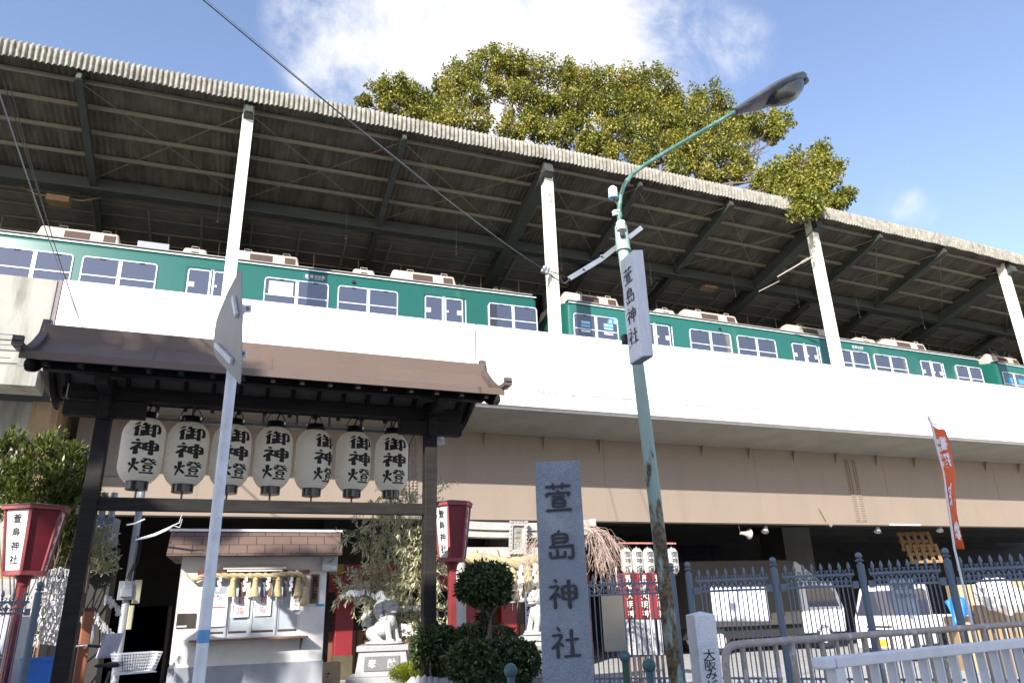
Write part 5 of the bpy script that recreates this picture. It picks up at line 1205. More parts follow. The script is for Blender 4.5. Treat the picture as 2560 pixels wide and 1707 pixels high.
def pedestal(p,zt,w,label,rz,D):
    t=thing('stone_pedestal',label,'pedestal',(p.x,p.y,0),rz,'stone pedestals under the lion-dogs')
    mb=MB(); mb.bb((-w*.54,-w*.46,zt-.07),(w*.54,w*.46,zt)); mb.build('top_slab',M['stone'],t,bev=.008)
    mb=MB(); hb=.30; mb.add([(-w*.56,-w*.47,zt-.07-hb),(w*.56,-w*.47,zt-.07-hb),(w*.56,w*.47,zt-.07-hb),(-w*.56,w*.47,zt-.07-hb),(-w*.49,-w*.41,zt-.071),(w*.49,-w*.41,zt-.071),(w*.49,w*.41,zt-.071),(-w*.49,w*.41,zt-.071)],[(0,3,2,1),(4,5,6,7),(0,1,5,4),(1,2,6,5),(2,3,7,6),(3,0,4,7)]); bl=mb.build('block',M['stone'],t,bev=.008)
    mb=MB(); mb.prism([(-w*.37,-w*.464,zt-.30),(w*.37,-w*.464,zt-.30),(w*.36,-w*.430,zt-.13),(-w*.36,-w*.430,zt-.13)],(0,-.012,0)); pl_=mb.build('name_plate',M['darkplate'],bl)
    tx=MB(); nx=V((0,-.034*w/.17,.17)).normalized()
    upv=V((0,.034*w,.17)).normalized(); htext(tx,'奉献',(-w*.2,-w*.447-.0165,zt-.215),(1,0,0),upv,.115,w*.40,bold=.02); tx.build('inscription',M['whitestone'],pl_)
    mb=MB(); z2=zt-.07-hb; mb.bb((-w*.72,-w*.62,z2-.17),(w*.72,w*.62,z2)); mb.build('step',M['stone'],t,bev=.01)
    mb=MB(); mb.bb((-w*.66,-w*.56,0),(w*.66,w*.56,z2-.17))
    for k in range(34): x=-w*.62+k*w*1.24/33; mb.bb((x-.006,-w*.56-.012,.02),(x+.006,-w*.56,z2-.2))
    mb.build('fluted_base',M['stone'],t)
c=atd(*z7(372,1268),9.7); pedestal(c,c.z,.62,'pale stone pedestal of the lion-dog left of the gate post',YAWF+R(6),9.7)
liondog('lion_dog_statue','white stone lion-dog left of the gate post, tail raised to the left',c,YAWF-R(24),.72)
c2=atd(*z8(170,1195),10.6); pedestal(c2,c2.z,.62,'pale stone pedestal half hidden behind the granite name pillar',YAWF-R(8),10.6)
liondog('lion_dog_statue','white stone lion-dog half hidden behind the granite name pillar',c2,YAWF+R(30),.78,-1)
M['dogblue']=M['whitestone']
# white new year board
p=atd(1328,1540,11.6); a=atd(1316,1478,11.6); zb=zat(p,1328,1608); nb=thing('new_year_board','tall narrow white board with new year greeting left of the granite pillar','sign board',(p.x,p.y,0),YAWF); mb=MB(); mb.bb((-.095,-.012,zb),(.095,.012,a.z)); o=mb.build('panel',M['board'],nb); mb=MB(); mb.bb((-.02,.0125,0),(.02,.04,a.z-.1)); mb.build('stake',M['wooddark'],nb); tx=MB(); vtext(tx,'謹賀新年',(0,-.0145,a.z-.10),(1,0,0),(0,0,1),.15,(a.z-zb)/4.05,bold=.025); tx.build('lettering',M['ink'],o)
# ---------------------------------------------------------------- red bonbori lantern posts
def bonbori(label,px,ptop,pbot,D,wtop_px,rz,text_on):
    p=atd(px,pbot,D); zb=p.z; zt=zat(p,px,ptop); r1=wtop_px*D/F/2; r0=r1*.63; h=zt-zb
    t=thing('lantern_post',label,'lantern post',(p.x,p.y,0),rz,'red hexagonal lantern posts')
    mb=MB(); mb.bb((-.045,-.045,0),(.045,.045,zb-.04)); 
    po=mb.build('post',M['redpaint2'],t,bev=.006); mb=MB(); mb.lathe([(.06,zb-.16),(.075,zb-.09),(.12,zb-.03),(.12,zb)],(0,0,0),12); mb.build('bracket',M['redpaint2'],t,smooth=40)
    def ring(r,z): return [V((r*math.cos(R(60*k+30)),r*math.sin(R(60*k+30)),z)) for k in range(6)]
    B,T=ring(r0,zb),ring(r1*.92,zt-.05)
    fr=MB()
    for k in range(6):
        fr.bar(B[k],T[k],.032,.032); 
    ro,ri=ring(r1*1.08,zt-.055),ring(r1*1.08,zt); ro2=ring(r1*1.02,zt-.055)
    fr.prism(ring(r1*1.06,zt-.055),(0,0,.05)); fr.prism(ring(r0*1.08,zb-.045),(0,0,.05)); 
    fo=fr.build('frame',M['redframe'],t)
    q=MB(); Tr=ring(r1*1.10,zt-.002); ap=V((0,0,zt+.05)); q.add(Tr+[ap]+ring(r1*1.10,zt-.012),[(k,(k+1)%6,6) for k in range(6)]+[(k,7+k,7+(k+1)%6,(k+1)%6) for k in range(6)]); q.build('lid',M['verge'],fo)
    for k in range(6):
        b0,b1,t1,t0=B[k],B[(k+1)%6],T[(k+1)%6],T[k]; c=(b0+b1+t1+t0)/4; nrm=(b1-b0).cross(t0-b0).normalized()
        if nrm.dot(V((c.x,c.y,0)))<0: nrm=-nrm
        q=MB(); q.prism([c+(v-c)*.97-nrm*.004 for v in (b0,b1,t1,t0)],nrm*.004); pn_=q.build('panel',M['board'] if k%2==text_on else M['red'],t)
        if k%2==text_on:
            upv=((t0+t1)/2-(b0+b1)/2); Lh=upv.length; upv.normalize(); rt=upv.cross(nrm).normalized()
            tx=MB(); vtext(tx,'萱島神社',(t0+t1)/2-upv*(Lh*.16)+nrm*.0025,rt,upv,Lh*.155,Lh*.22,wide=1.0,bold=.02); tx.build('lettering',M['ink'],pn_)
    return t
M['redpaint2']=mat('dull_red_post',(.20,.022,.026),.5,var=.15,scale=5)
bonbori('red and white hexagonal shrine lantern post at the far left by the leafy bush',58*k2,1163*k2,1320*k2-8,8.6,150,YAWF+R(-38),0)
bonbori('red and white hexagonal shrine lantern post right of the timber gate post',1038*k2,1155*k2,1288*k2-6,9.6,105,YAWF+R(-66),0)
# ---------------------------------------------------------------- behind the right hand fence
def atfl(px,py,D): p=atd(px,py,D); return p
# row lanterns, red banners, name boards
for i,(px,tn,lab) in enumerate([(1566,14,'white shrine lantern beside the bare weeping tree, first of the row'),(1594,16,'white shrine lantern second from the weeping tree in the row over the fence'),(1622,18,'white shrine lantern just left of the rusty lamp post'),(1682,20,'white shrine lantern just right of the rusty lamp post')]):
    p=atd(px,1402,14.5); simple_lantern(px,1402,p.y,28,60,'御神燈',lab,'white shrine lanterns hung over the iron fence',tn,.92)
c0,c1=atd(1545,1357,14.6),atd(1690,1358,14.6)
mb=MB(); mb.tube([c0,c1],.016,6); 
for k in range(46): q=c0+(c1-c0)*(k/46); mb.tube([q+V((0,-.012,-.016)),q+(c1-c0)*(1/92)+V((0,-.012,.016))],.009,4)
o=mb.build('twisted_cord',mat('red_white_cord',(.45,.16,.13),.7,var=.6,scale=16)); tag(o,'red and white twisted cord stretched above the row of lanterns','cord')
for i,(x0,x1,lab) in enumerate([(1543,1574,'red banner with white characters nearest the metal plate'),(1580,1606,'red banner with white characters in the middle behind the fence'),(1618,1646,'red banner with white characters beside the rusty lamp post')]):
    D=12.5; a,b=atd(x0,1432,D),atd(x1,1545,D); w_=(V((b.x,b.y,0))-V((a.x,a.y,0))).length
    t=thing('red_banner',lab,'banner',(a.x,a.y,0),YAWF,'red banners behind the fence'); mb=MB(); rows=[[(w_*u,.03*math.sin(u*7+v*3),a.z+(b.z-a.z)*v) for u in [k/10 for k in range(11)]] for v in [k/8 for k in range(9)]]
    mb.grid(rows); o=mb.build('cloth',mat('red_banner_cloth',(.16,.008,.012),.8,var=.1) if i==0 else bpy.data.materials['red_banner_cloth'],t,solid=.004)
    mb=MB(); mb.tube([(-.015,.02,0),(-.015,.02,a.z+.1)],.012,6); mb.build('pole',M['white'],t)
    tx=MB(); vtext(tx,'萱島大明神',(w_*.55,-.045,a.z-.09),(1,0,0),(0,0,1),.125,(a.z-b.z)/5.2,bold=.03); tx.build('lettering',M['cream'],o)
names=['土井工務店','三和鉄工株式会社','細川建工業','有限会社一','山本木材店','北川商店','中山鉄工所']
for i in range(7):
    px=1561+i*13.6; D=11.4; a,b=atd(px,1548,D),atd(px+9.5,1634,D); w_=.058
    t=thing('name_stake','white wooden donor stake behind the fence, number %s from the metal plate'%['one','two','three','four','five','six','seven'][i],'stake',(a.x,a.y,0),YAWF,'white donor stakes behind the fence'); mb=MB(); mb.bb((0,-.012,max(0,b.z)),(w_,.012,a.z)); o=mb.build('board',M['stake'],t); mb=MB(); mb.bb((.01,.013,0),(w_-.01,.03,a.z-.1)); mb.build('stake_leg',M['wooddark'],t)
    tx=MB(); vtext(tx,names[i],(w_/2,-.0135,a.z-.06),(1,0,0),(0,0,1),.036,min(.075,.5/len(names[i])),bold=.0); tx.build('lettering',M['inkgrey'],o)
for i,ww in enumerate(['one','two','three','four','five','six','seven']): pass
# white sheet, striped curtain, navy cloth
def cloth(name,label,cat,corners,D,mt,wav=.04,n=24,thick=.006,stripes=None):
    (x0,y0),(x1,y1)=corners; a,b=atd(x0,y0,D),atd(x1,y0,D); zb=zat(a,x0,y1); d=(b-a); 
    mb=MB(); rows=[[a+d*u+V((0,wav*math.sin(u*n*1.7)*v**.5,-(a.z-zb)*v)) for u in [k/(n*2) for k in range(n*2+1)]] for v in [k/6 for k in range(7)]]
    mb.grid(rows); o=mb.build(name,mt,None,solid=thick,smooth=60); return tag(o,label,cat)
cloth('white_sheet','plain white sheet stretched behind the fence right of the stone marker','sheet',((1775,1466),(1914,1552)),12.2,mat('white_canvas',(.72,.72,.74),.8,var=.03),.006)
def stripem():
    m=mat('red_white_striped_cloth',(.30,.012,.016),.85,var=.1); t=m.node_tree; n=t.nodes; l=t.links; b=n['Principled BSDF']; src=b.inputs['Base Color'].links[0].from_socket
    tcn=n.new('ShaderNodeTexCoord'); wv=n.new('ShaderNodeTexWave'); wv.inputs['Scale'].default_value=.62; l.new(tcn.outputs['Object'],wv.inputs['Vector']); gt=n.new('ShaderNodeMath'); gt.operation='GREATER_THAN'; gt.inputs[1].default_value=.5; l.new(wv.outputs['Fac'],gt.inputs[0]); mx=n.new('ShaderNodeMix'); mx.data_type='RGBA'; l.new(gt.outputs[0],mx.inputs['Factor']); l.new(src,mx.inputs['A']); mx.inputs['B'].default_value=(.42,.40,.44,1); l.new(mx.outputs['Result'],b.inputs['Base Color']); return m
cloth('striped_curtain','red and white vertically striped curtain hanging behind the white sheet','curtain',((1690,1484),(1948,1606)),26,stripem(),.10,30)
cloth('navy_curtain','dark navy shrine curtain with pale crest above the striped curtain','curtain',((1655,1362),(1800,1482)),26.5,M['navy'],.06)
# hanging lights and horn speaker under the girder
def spot(px,py,label):
    p=at(px,py,17.15); t=thing('spot_lamp',label,'spot lamp',p,R(20),'clip lamps under the brown girder'); M_=Matrix.Rotation(R(28),3,'Y')@Matrix.Rotation(R(180),3,'X')
    mb=MB(); mb.lathe([(.03,0),(.045,.05),(.07,.12),(.10,.20),(.10,.21)],(0,0,.10),16,M=M_,cap=False); mb.build('reflector',mat('spot_silver',(.55,.55,.55),.3,metal=.5,var=0) if 'spot_silver' not in bpy.data.materials else bpy.data.materials['spot_silver'],t,smooth=50,solid=.004)
    mb=MB(); mb.sphere((-.03,0,-.03),.055,12); mb.build('bulb',M['papr'],t,smooth=60); mb=MB(); mb.tube([(0,0,.10),(.02,0,.2),(.0,0,.32)],.012,6); mb.build('stem',M['steel'],t)
for px,py,l in ((1916,1322,'silver clip lamp under the girder next to the horn speaker'),(2196,1322,'silver clip lamp under the girder below the rivet plate'),(2351,1320,'silver clip lamp under the girder left of the red flag')): spot(px,py,l)
def horn(px,py,Y,label,c1,c2,M_,s=1.0):
    p=at(px,py,Y); t=thing('horn_speaker',label,'loudspeaker',p); mb=MB(); mb.lathe([(.045*s,-.10*s),(.05*s,0),(.06*s,.02*s)],(0,0,0),16,M=M_); mb.build('driver',c1,t,smooth=50)
    mb=MB(); mb.lathe([(.05*s,.02*s),(.07*s,.10*s),(.11*s,.17*s),(.15*s,.21*s)],(0,0,0),22,M=M_,cap=False); mb.build('horn',c2,t,smooth=60,solid=.005); mb=MB(); mb.tube([M_@V((0,0,-.02*s)),M_@V((0,0,-.02*s))+V((0,.12,.10)),M_@V((0,0,-.02*s))+V((0,.14,.42))],.014,6); mb.build('bracket',M['steel'],t)
horn(1858,1332,17.2,'pale horn loudspeaker hung under the girder beside a clip lamp',M['ac'],M['ac'],Matrix.Rotation(R(95),3,'Y'))
horn(1010*k2+2,990*k2,9.2,'red backed white horn loudspeaker behind the right gate post',mat('speaker_red',(.25,.01,.012),.4),M['white'],Matrix.Rotation(R(20),3,'Y')@Matrix.Rotation(R(168),3,'X'),.75)
a,b=at(2224,1310,16.85),at(2297,1310,16.85); mb=MB(); mb.bb((a.x,16.8,a.z-.03),(b.x,16.86,a.z+.01)); o=mb.build('white_strip',M['white']); o.parent=via; o.location=-via.location; o.name='marker_strip'
a=at(2051,1270,16.95); mb=MB(); mb.bar(a,at(2072,1308,16.95),.02,.10); mb.bar(at(2068,1303,16.9),at(2079,1313,16.9),.06,.12); o=mb.build('girder_bracket',M['girder'],via,True)
# trucks
def rbox(mb,pts,ex): mb.prism(pts,ex)
TD=19.0; tp=gpt(2185,TD); 
tk=thing('small_truck','small white cab-over truck with a poster board in front, seen through the fence','truck',(tp.x,tp.y,.06),YAWF+R(32))
# local: x to the right is the rear, -Y is the visible side, front faces -X
W=1.40
prof=[(0.0,.30),(-.03,.62),(.0,.98),(.42,1.70),(.62,1.79),(1.30,1.80),(1.36,1.72),(1.36,.30)]
mb=MB(); mb.prism([(x,-W/2,z) for x,z in prof],(0,W,0)); mb.build('cab',M['truckwhite'],tk,bev=.045,smooth=40)
mb=MB(); mb.prism([(.52,-W/2-.006,1.02),(.42,-W/2-.006,1.06),(.66,-W/2-.006,1.66),(1.16,-W/2-.006,1.66),(1.22,-W/2-.006,1.60),(1.22,-W/2-.006,1.02)],(0,.012,0)); mb.build('side_window',M['glass'],tk)
mb=MB(); sl=V((.42,0,.72)).normalized(); n_=V((-.72,0,.42)).normalized(); c=V((.0,0,.98)); mb.prism([c+sl*.06+V((0,-.62,0))+n_*.006,c+sl*.06+V((0,.62,0))+n_*.006,c+sl*.76+V((0,.56,0))+n_*.006,c+sl*.76+V((0,-.56,0))+n_*.006],n_*.006); mb.build('windscreen',M['glass'],tk)
for k in range(2): mb=MB(); mb.bb((-.036,-.35,.66+.09*k),(-.02,.35,.70+.09*k)); mb.build('grille',M['rubber'],tk)
for s in (-1,1): mb=MB(); mb.bb((-.04,s*.5-.12,.62),(-.015,s*.5+.12,.78)); mb.build('headlight',M['alu'],tk,bev=.02)
mb=MB(); mb.bb((-.06,-.70,.26),(.10,.70,.46)); mb.build('bumper',M['truckwhite'],tk,bev=.02); mb=MB(); mb.bb((-.066,-.17,.30),(-.061,.17,.46)); mb.build('number_plate',M['yellow'],tk)
mb=MB(); mb.lathe([(.05,0),(.07,.0),(.07,.01),(.05,.01)],(-.032,0,.86),16,M=Matrix.Rotation(R(-90),3,'Y'),cap=False); mb.build('emblem',M['alu'],tk)
mb=MB(); mb.bb((1.38,-W/2,.62),(3.25,W/2,.70)); mb.bb((1.38,-W/2,.70),(3.25,-W/2+.03,.98)); mb.bb((1.38,W/2-.03,.70),(3.25,W/2,.98)); mb.bb((3.22,-W/2+.03,.7),(3.25,W/2-.03,.98)); mb.build('cargo_bed',M['truckwhite'],tk)
mb=MB(); mb.bb((.3,-.5,.25),(3.2,.5,.62)); mb.build('chassis',M['rubber'],tk)
for x in (.42,2.55):
    for s in (-1,1): 
        mb=MB(); mb.lathe([(.18,-.07),(.26,-.07),(.28,-.05),(.28,.05),(.26,.07),(.18,.07)],(x,s*(W/2-.09),.28),24,M=Matrix.Rotation(R(90),3,'X'),cap=False); wh=mb.build('wheel',M['rubber'],tk,smooth=40); mb=MB(); mb.lathe([(.17,-.055),(.18,.05),(.10,.06),(.03,.03)],(x,s*(W/2-.09),.28),20,M=Matrix.Rotation(R(90),3,'X')); mb.build('rim',M['alu'],wh,smooth=40)
mb=MB(); mb.bar((.18,-W/2-.02,1.15),(.10,-W/2-.16,1.18),.02,.02); mb.box((.08,-W/2-.17,1.22),(.05,.12,.2)); mb.build('mirror',M['rubber'],tk)
p=gpt(2010,24.5); bt=thing('box_truck','dark box truck with a white cab standing in the shade under the viaduct','truck',(p.x-1.8,p.y+.6,.06),R(-3))
mb=MB(); mb.bb((-2.9,-1.0,.75),(1.25,1.0,2.75)); mb.build('cargo_box',M['truckgrey'],bt,bev=.02)
mb=MB(); mb.bb((-2.7,-1.006,1.5),(-.2,-1.001,1.9)); mb.build('box_marking',M['ink'],bt) if False else None
mb=MB(); mb.prism([(1.35,-.95,.45),(3.0,-.95,.45),(3.05,-.95,1.2),(2.75,-.95,2.05),(1.35,-.95,2.1)],(0,1.9,0)); mb.build('cab',M['truckwhite'],bt,bev=.05,smooth=40)
mb=MB(); mb.prism([(1.6,-.957,1.25),(2.85,-.957,1.25),(2.62,-.957,1.9),(1.6,-.957,1.95)],(0,.01,0)); mb.build('side_window',M['glass'],bt)
mb=MB(); mb.prism([(1.35,-.8,2.12),(2.3,-.8,2.12),(1.5,-.8,2.7),(1.35,-.8,2.7)],(0,1.6,0)); mb.build('wind_deflector',M['curtain'],bt)
mb=MB(); mb.bb((-2.8,-.8,.4),(3,.8,.74)); mb.build('chassis',M['rubber'],bt)
for x in (-1.9,2.1):
    for s in (-1,1): mb=MB(); mb.lathe([(.22,-.1),(.34,-.1),(.36,-.07),(.36,.07),(.34,.1),(.22,.1)],(x,s*.85,.36),24,M=Matrix.Rotation(R(90),3,'X'),cap=False); wh=mb.build('wheel',M['rubber'],bt,smooth=40); mb=MB(); mb.lathe([(.22,-.06),(.22,.08),(.1,.09),(.04,.05)],(x,s*.85,.36),18,M=Matrix.Rotation(R(90),3,'X')); mb.build('rim',M['alu'],wh,smooth=40)
# poster board hung on the fence
a,b=atd(2222,1446,7.55),atd(2300,1536,7.45); d=V((b.x-a.x,b.y-a.y,0)); mb=MB(); mb.box((a+b)/2,(d.length,.008,a.z-b.z),math.atan2(d.y,d.x)); o=mb.build('poster_board',mat('pale_blue_poster',(.66,.72,.78),.6,var=.15,scale=9)); tag(o,'pale blue faded poster board hung on the fence in front of the white truck','poster'); tx=MB(); rt=d.normalized(); nn2=V((rt.y,-rt.x,0)); 
htext(tx,'安全運転',a+rt*.05+nn2*.012+V((0,0,-.08)),rt,V((0,0,1)),.07,.082); htext(tx,'交通事故防止',a+rt*.04+nn2*.012+V((0,0,-.17)),rt,V((0,0,1)),.045,.05) ; tx.build('lettering',M['inkgrey'],o,False)
# cartons, tarp, pallets, mesh
def carton(px0,py0,px1,D,label,hgt=None,rz=0,z0=0.0,mt='card',tape=True):
    a,b=atd(px0,py0,D),atd(px1,py0,D); w_=(b-a).length; t=thing('cardboard_carton',label,'carton',((a.x+b.x)/2,(a.y+b.y)/2,z0),YAWF+R(rz),'cartons stacked beyond the truck'); h=max(.15,a.z-z0)
    mb=MB(); mb.bb((-w_/2,-w_*.4,0),(w_/2,w_*.4,h)); o=mb.build('carton_body',M[mt],t,bev=.006); 
    mb=MB(); mb.bb((-w_/2-.002,-w_*.05,h*.7),(w_/2+.002,w_*.05,h+.003)); mb.bb((-.04,-w_*.4-.003,h*.72),(.04,-w_*.4,h+.002)); mb.build('tape',M['cream'],o); return t
carton(2372,1540,2440,16.2,'large brown carton with blue tarp over its corner')
carton(2438,1512,2530,16.0,'wide brown carton right of the tarp covered one',rz=10)
carton(2380,1462,2462,17.2,'tall carton at the back of the pile beside the green mesh',rz=-5)
carton(2500,1560,2600,14.8,'carton at the right edge of the view behind the fence',rz=14)
carton(2462,1455,2540,17.6,'upper rear carton under the green mesh sheet',rz=6)
a,b=atd(2360,1500,15.9),atd(2415,1500,15.9); d=b-a; mb=MB(); rows=[[a+d*u+V((0,-.05*math.sin(u*9+v*4)-.12*v,-.02+.12*math.sin(u*3)-.55*v*(1.05-.5*u))) for u in [k/10 for k in range(11)]] for v in [k/10 for k in range(11)]]; mb.grid(rows); o=mb.build('blue_tarp',M['tarp'],None,solid=.006,smooth=60); tag(o,'crumpled bright blue tarp draped over a carton beside the truck','tarp')
for i,(px,py,ww,l) in enumerate([(2520,1500,.5,'white bundled plastic sheet on top of the cartons'),(2490,1478,.45,'white crumpled bag between the cartons')]):
    c=atd(px,py,15.2); mb=MB(); mb.sphere(c,(ww,.35,.26),20)
    for k,v in enumerate(mb.v):
        dd=v-c; mb.v[k]=c+dd*(1+.22*math.sin(dd.x*17+dd.z*23)*math.cos(dd.y*19+dd.z*9))
    o=mb.build('white_bundle',M['papr'],None,smooth=25); tag(o,l,'bundle')
def pallet(px,py,D,label,rz):
    c=atd(px,py,D); t=thing('wooden_pallet',label,'pallet',c,YAWF+R(rz),'wooden pallets leaning in the dark'); lean=Matrix.Rotation(R(-14),3,'X')
    for k in range(5): mb=MB(); mb.box(lean@V((-.48+.24*k,0,.28)),(.12,.02,.62),M=lean); mb.build('slat',M['palletw'],t)
    for z in (.02,.28,.54): mb=MB(); mb.box(lean@V((0,.05,z)),(1.1,.07,.09),M=lean); mb.build('bearer',M['palletw'],t)
M['palletw']=mat('pallet_wood',(.24,.145,.065),.8,var=.2,scale=6)
pallet(2298,1372,24,'upper wooden pallet leaning in the dark under the girder',2); pallet(2318,1404,23.7,'lower wooden pallet leaning in the dark under the girder',2)
# red flag
fp0=atd(2393,1380,7.05); ft=thing('red_flag','red and orange advertising flag on a white pole above the fence','flag',(fp0.x,fp0.y,0))
def ff(px,py): return at(px,py,fp0.y+.02)
mb=MB(); mb.tube([V((fp0.x,fp0.y+.02,.2)),ff(2386,1370),ff(2358,1180),ff(2328,1058),ff(2320,1040)],.011,8); mb.tube([ff(2296,1031),ff(2329,1056),ff(2363,1077)],.005,6); mb.build('pole',M['white'],ft,True,smooth=50)
Lp_=[(2331,1062),(2338,1100),(2348,1150),(2358,1200),(2368,1250),(2377,1300),(2385,1345),(2392,1371)]
Rp_=[(2357,1076),(2364,1100),(2375,1140),(2391,1180),(2396,1230),(2398,1280),(2402,1330),(2406,1372)]
mb=MB(); rows=[]
for j,(l_,r_) in enumerate(zip(Lp_,Rp_)):
    A_,B_=ff(*l_),ff(*r_); rows.append([A_+(B_-A_)*u+V((0,.035*math.sin(u*4+j*.9)*u,0)) for u in [k/8 for k in range(9)]])
mb.grid(rows); mb.build('cloth',M['orange'],ft,True,solid=.003,smooth=60)
tx=MB()
def fpt(u,v):
    j=v*7; i=min(6,int(j)); f=j-i; a=V(rows[i][0])*(1-f)+V(rows[i+1][0])*f; b=V(rows[i][8])*(1-f)+V(rows[i+1][8])*f; return a+(b-a)*u
for ch,v,sz,u0 in (('福',.17,.60,.60),('招',.31,.60,.62),('来',.56,.80,.58),('袋',.84,.80,.58)):
    vs,fs=glyph(ch,.05); vs,fs=subdiv(vs,fs,.3); tx.add([fpt(u0-x*sz*.8,v-y*sz*.19)+(EYE-fp0).normalized()*.045 for x,y in vs],fs)
for i,ch in enumerate('開運招福'): 
    vs,fs=glyph(ch,.02); tx.add([fpt(.2-x*.25,.16+.055*i-y*.045)+(EYE-fp0).normalized()*.045 for x,y in vs],fs)
tx.build('lettering',M['papr'],ft,True)
# ---------------------------------------------------------------- overhead cables
def sag(a,b,s,n=24): return [a+(b-a)*(i/n)-V((0,0,s*4*(i/n)*(1-i/n))) for i in range(n+1)]
a,b=at(500,-6,4.0),at(1358,672,15.3); mb=MB(); P=sag(a,b,.12); mb.tube(P,[.0042+.006*i/24 for i in range(25)],6); o=mb.build('overhead_cable',mat('green_black_cable',(.02,.05,.05),.6)); tag(o,'dark green overhead cable slanting from the sky down to the second canopy column','cable')
mb=MB(); P=sag(a+V((.010,0,.008)),b,.115); mb.tube([p+V((.005*math.sin(i*1.1),0,.005*math.cos(i*1.1)))*(1-i/24) for i,p in enumerate(P)],[.0025+.003*i/24 for i in range(25)],5); mb.build('messenger_wire',M['steel'],o,False)
c=at(1362,676,15.35); cp=thing('cable_clamp','cluster of dark cable insulators in front of the second canopy column','cable clamp',c); 
for dx,dz in ((-.05,-.02),(.05,-.05),(0,.07),(.09,.05)): mb=MB(); mb.lathe([(.03,-.06),(.055,-.05),(.055,.04),(.03,.06)],(dx,0,dz),12,M=Matrix.Rotation(R(20),3,'Y')); mb.build('insulator',M['cab'],cp,smooth=40)
mb=MB(); mb.tube([(0,0,0),(.25,0,-.02),(.55,-.05,-.15)],.012,6); mb.tube([(.1,0,.05),(.2,0,.15),(.4,0,.17),(.5,0,.1)],.01,6); mb.tube([(.1,0,-.08),(.5,.1,-.22),(.7,.1,-.27)],.014,6); mb.build('drop_wire',M['cable'],cp)
e1=at(1424,697,YL+.07); mb=MB(); mb.tube(sag(at(1400,690,15.3),e1,.1),.008,5); o=mb.build('drop_wire',M['cable']); o.name='service_wire'; tag(o,'thin black wire joining the column insulators to the street lamp bracket','wire')
a,b=at(-8,215,6.0),at(207,820,15.1)
mb=MB(); mb.tube(sag(a,b,.06),.007,6); o=mb.build('guy_wire',M['cab']); o.name='overhead_cable'; tag(o,'grey overhead cable at the far left running down behind the gate roof','cable')
for k,(dx,s) in enumerate(((18,.04),(30,.09))): mb=MB(); mb.tube(sag(at(-8+dx,205,6.2),at(207,820,15.15),s),.005,5); o=mb.build('overhead_cable',M['cable']); tag(o,['thin black overhead wire at the far left just beside the grey cable','thin black overhead wire at the far left, outermost of three'][k],'wire')
# looped black cables at the right of the gate
mb=MB()
for k in range(4):
    c=at(1042,1058,GY+.12); r=.12+.015*k; mb.tube([c+V((r*math.cos(t_)*.8,.02*k,r*1.05*math.sin(t_)+.03*k)) for t_ in [2*math.pi*j/18 for j in range(19)]],.008,5)
P=[at(x,y,GY+.12) for x,y in ((1036,1085),(1024,1110),(1021,1160),(1024,1230),(1026,1268),(1032,1286),(1040,1280))]; mb.tube(P,.007,5); mb.tube([at(x,y,GY+.12) for x,y in ((1025,1045),(990,1050),(975,1040))],.009,5)
o=mb.build('cable_coil',M['cable']); tag(o,'coil of black cable hanging beside the right gate post','cable coil')
# ---------------------------------------------------------------- plants
def leafquad(mb,c,d,n,L,W,fold=.25):
    """one leaf: four-point blade from c along d"""
    s=d.cross(n)
    if s.length<1e-4: s=d.orthogonal()
    s.normalize(); m=c+d*(L*.5)
    i=len(mb.v); mb.v+=[c,m+s*W*.5,c+d*L,m-s*W*.5]; mb.f.append((i,i+1,i+2,i+3))
def rv():
    while True:
        v=V((random.uniform(-1,1),random.uniform(-1,1),random.uniform(-1,1)))
        if .05<v.length<1: return v
def cluster(mb,c,r,n,L,W,out=.6,droop=.0,center=None):
    for _ in range(n):
        v=rv(); p=c+v*r; d=(v.normalized()*out+rv()*.8+V((0,0,-droop))).normalized(); nrm=(V((0,0,1))*.7+rv()).normalized()
        k=random.uniform(.7,1.25); leafquad(mb,p,d,nrm,L*k,W*k)
def clump(mb,c,r,ntw,nl,L,W,tr=.25,flat=.8,shell=.55,droop=0.0):
    tw=[]
    for _ in range(ntw):
        v=rv().normalized()*(random.uniform(shell,1.0)); v.z*=flat; p=c+v*r*random.uniform(.85,1.12); tw.append(p)
        cluster(mb,p,tr*random.uniform(.7,1.3),nl,L,W,droop=droop)
    return tw
def branch(mb,a,b,r0,r1,wob=.08,n=7,seg=7):
    P=[];L=(b-a).length
    for i in range(n+1):
        u=i/n; P.append(a+(b-a)*u+rv()*(wob*L*math.sin(math.pi*u))+V((0,0,-.05*L*math.sin(math.pi*u))))
    mb.tube(P,[r0+(r1-r0)*i/n for i in range(n+1)],seg); return P
M['camphor']=leafmat('camphor_leaves',[(0,(.10,.125,.018)),(.3,(.19,.205,.03)),(.6,(.29,.28,.045)),(.85,(.38,.315,.06)),(.96,(.40,.27,.08)),(1,(.38,.22,.09))],.48,.24,.4,.30,.9)
tree=thing('camphor_tree','great camphor tree rising through the station canopy with yellow green leaves','tree',(8.2,21.9,0))
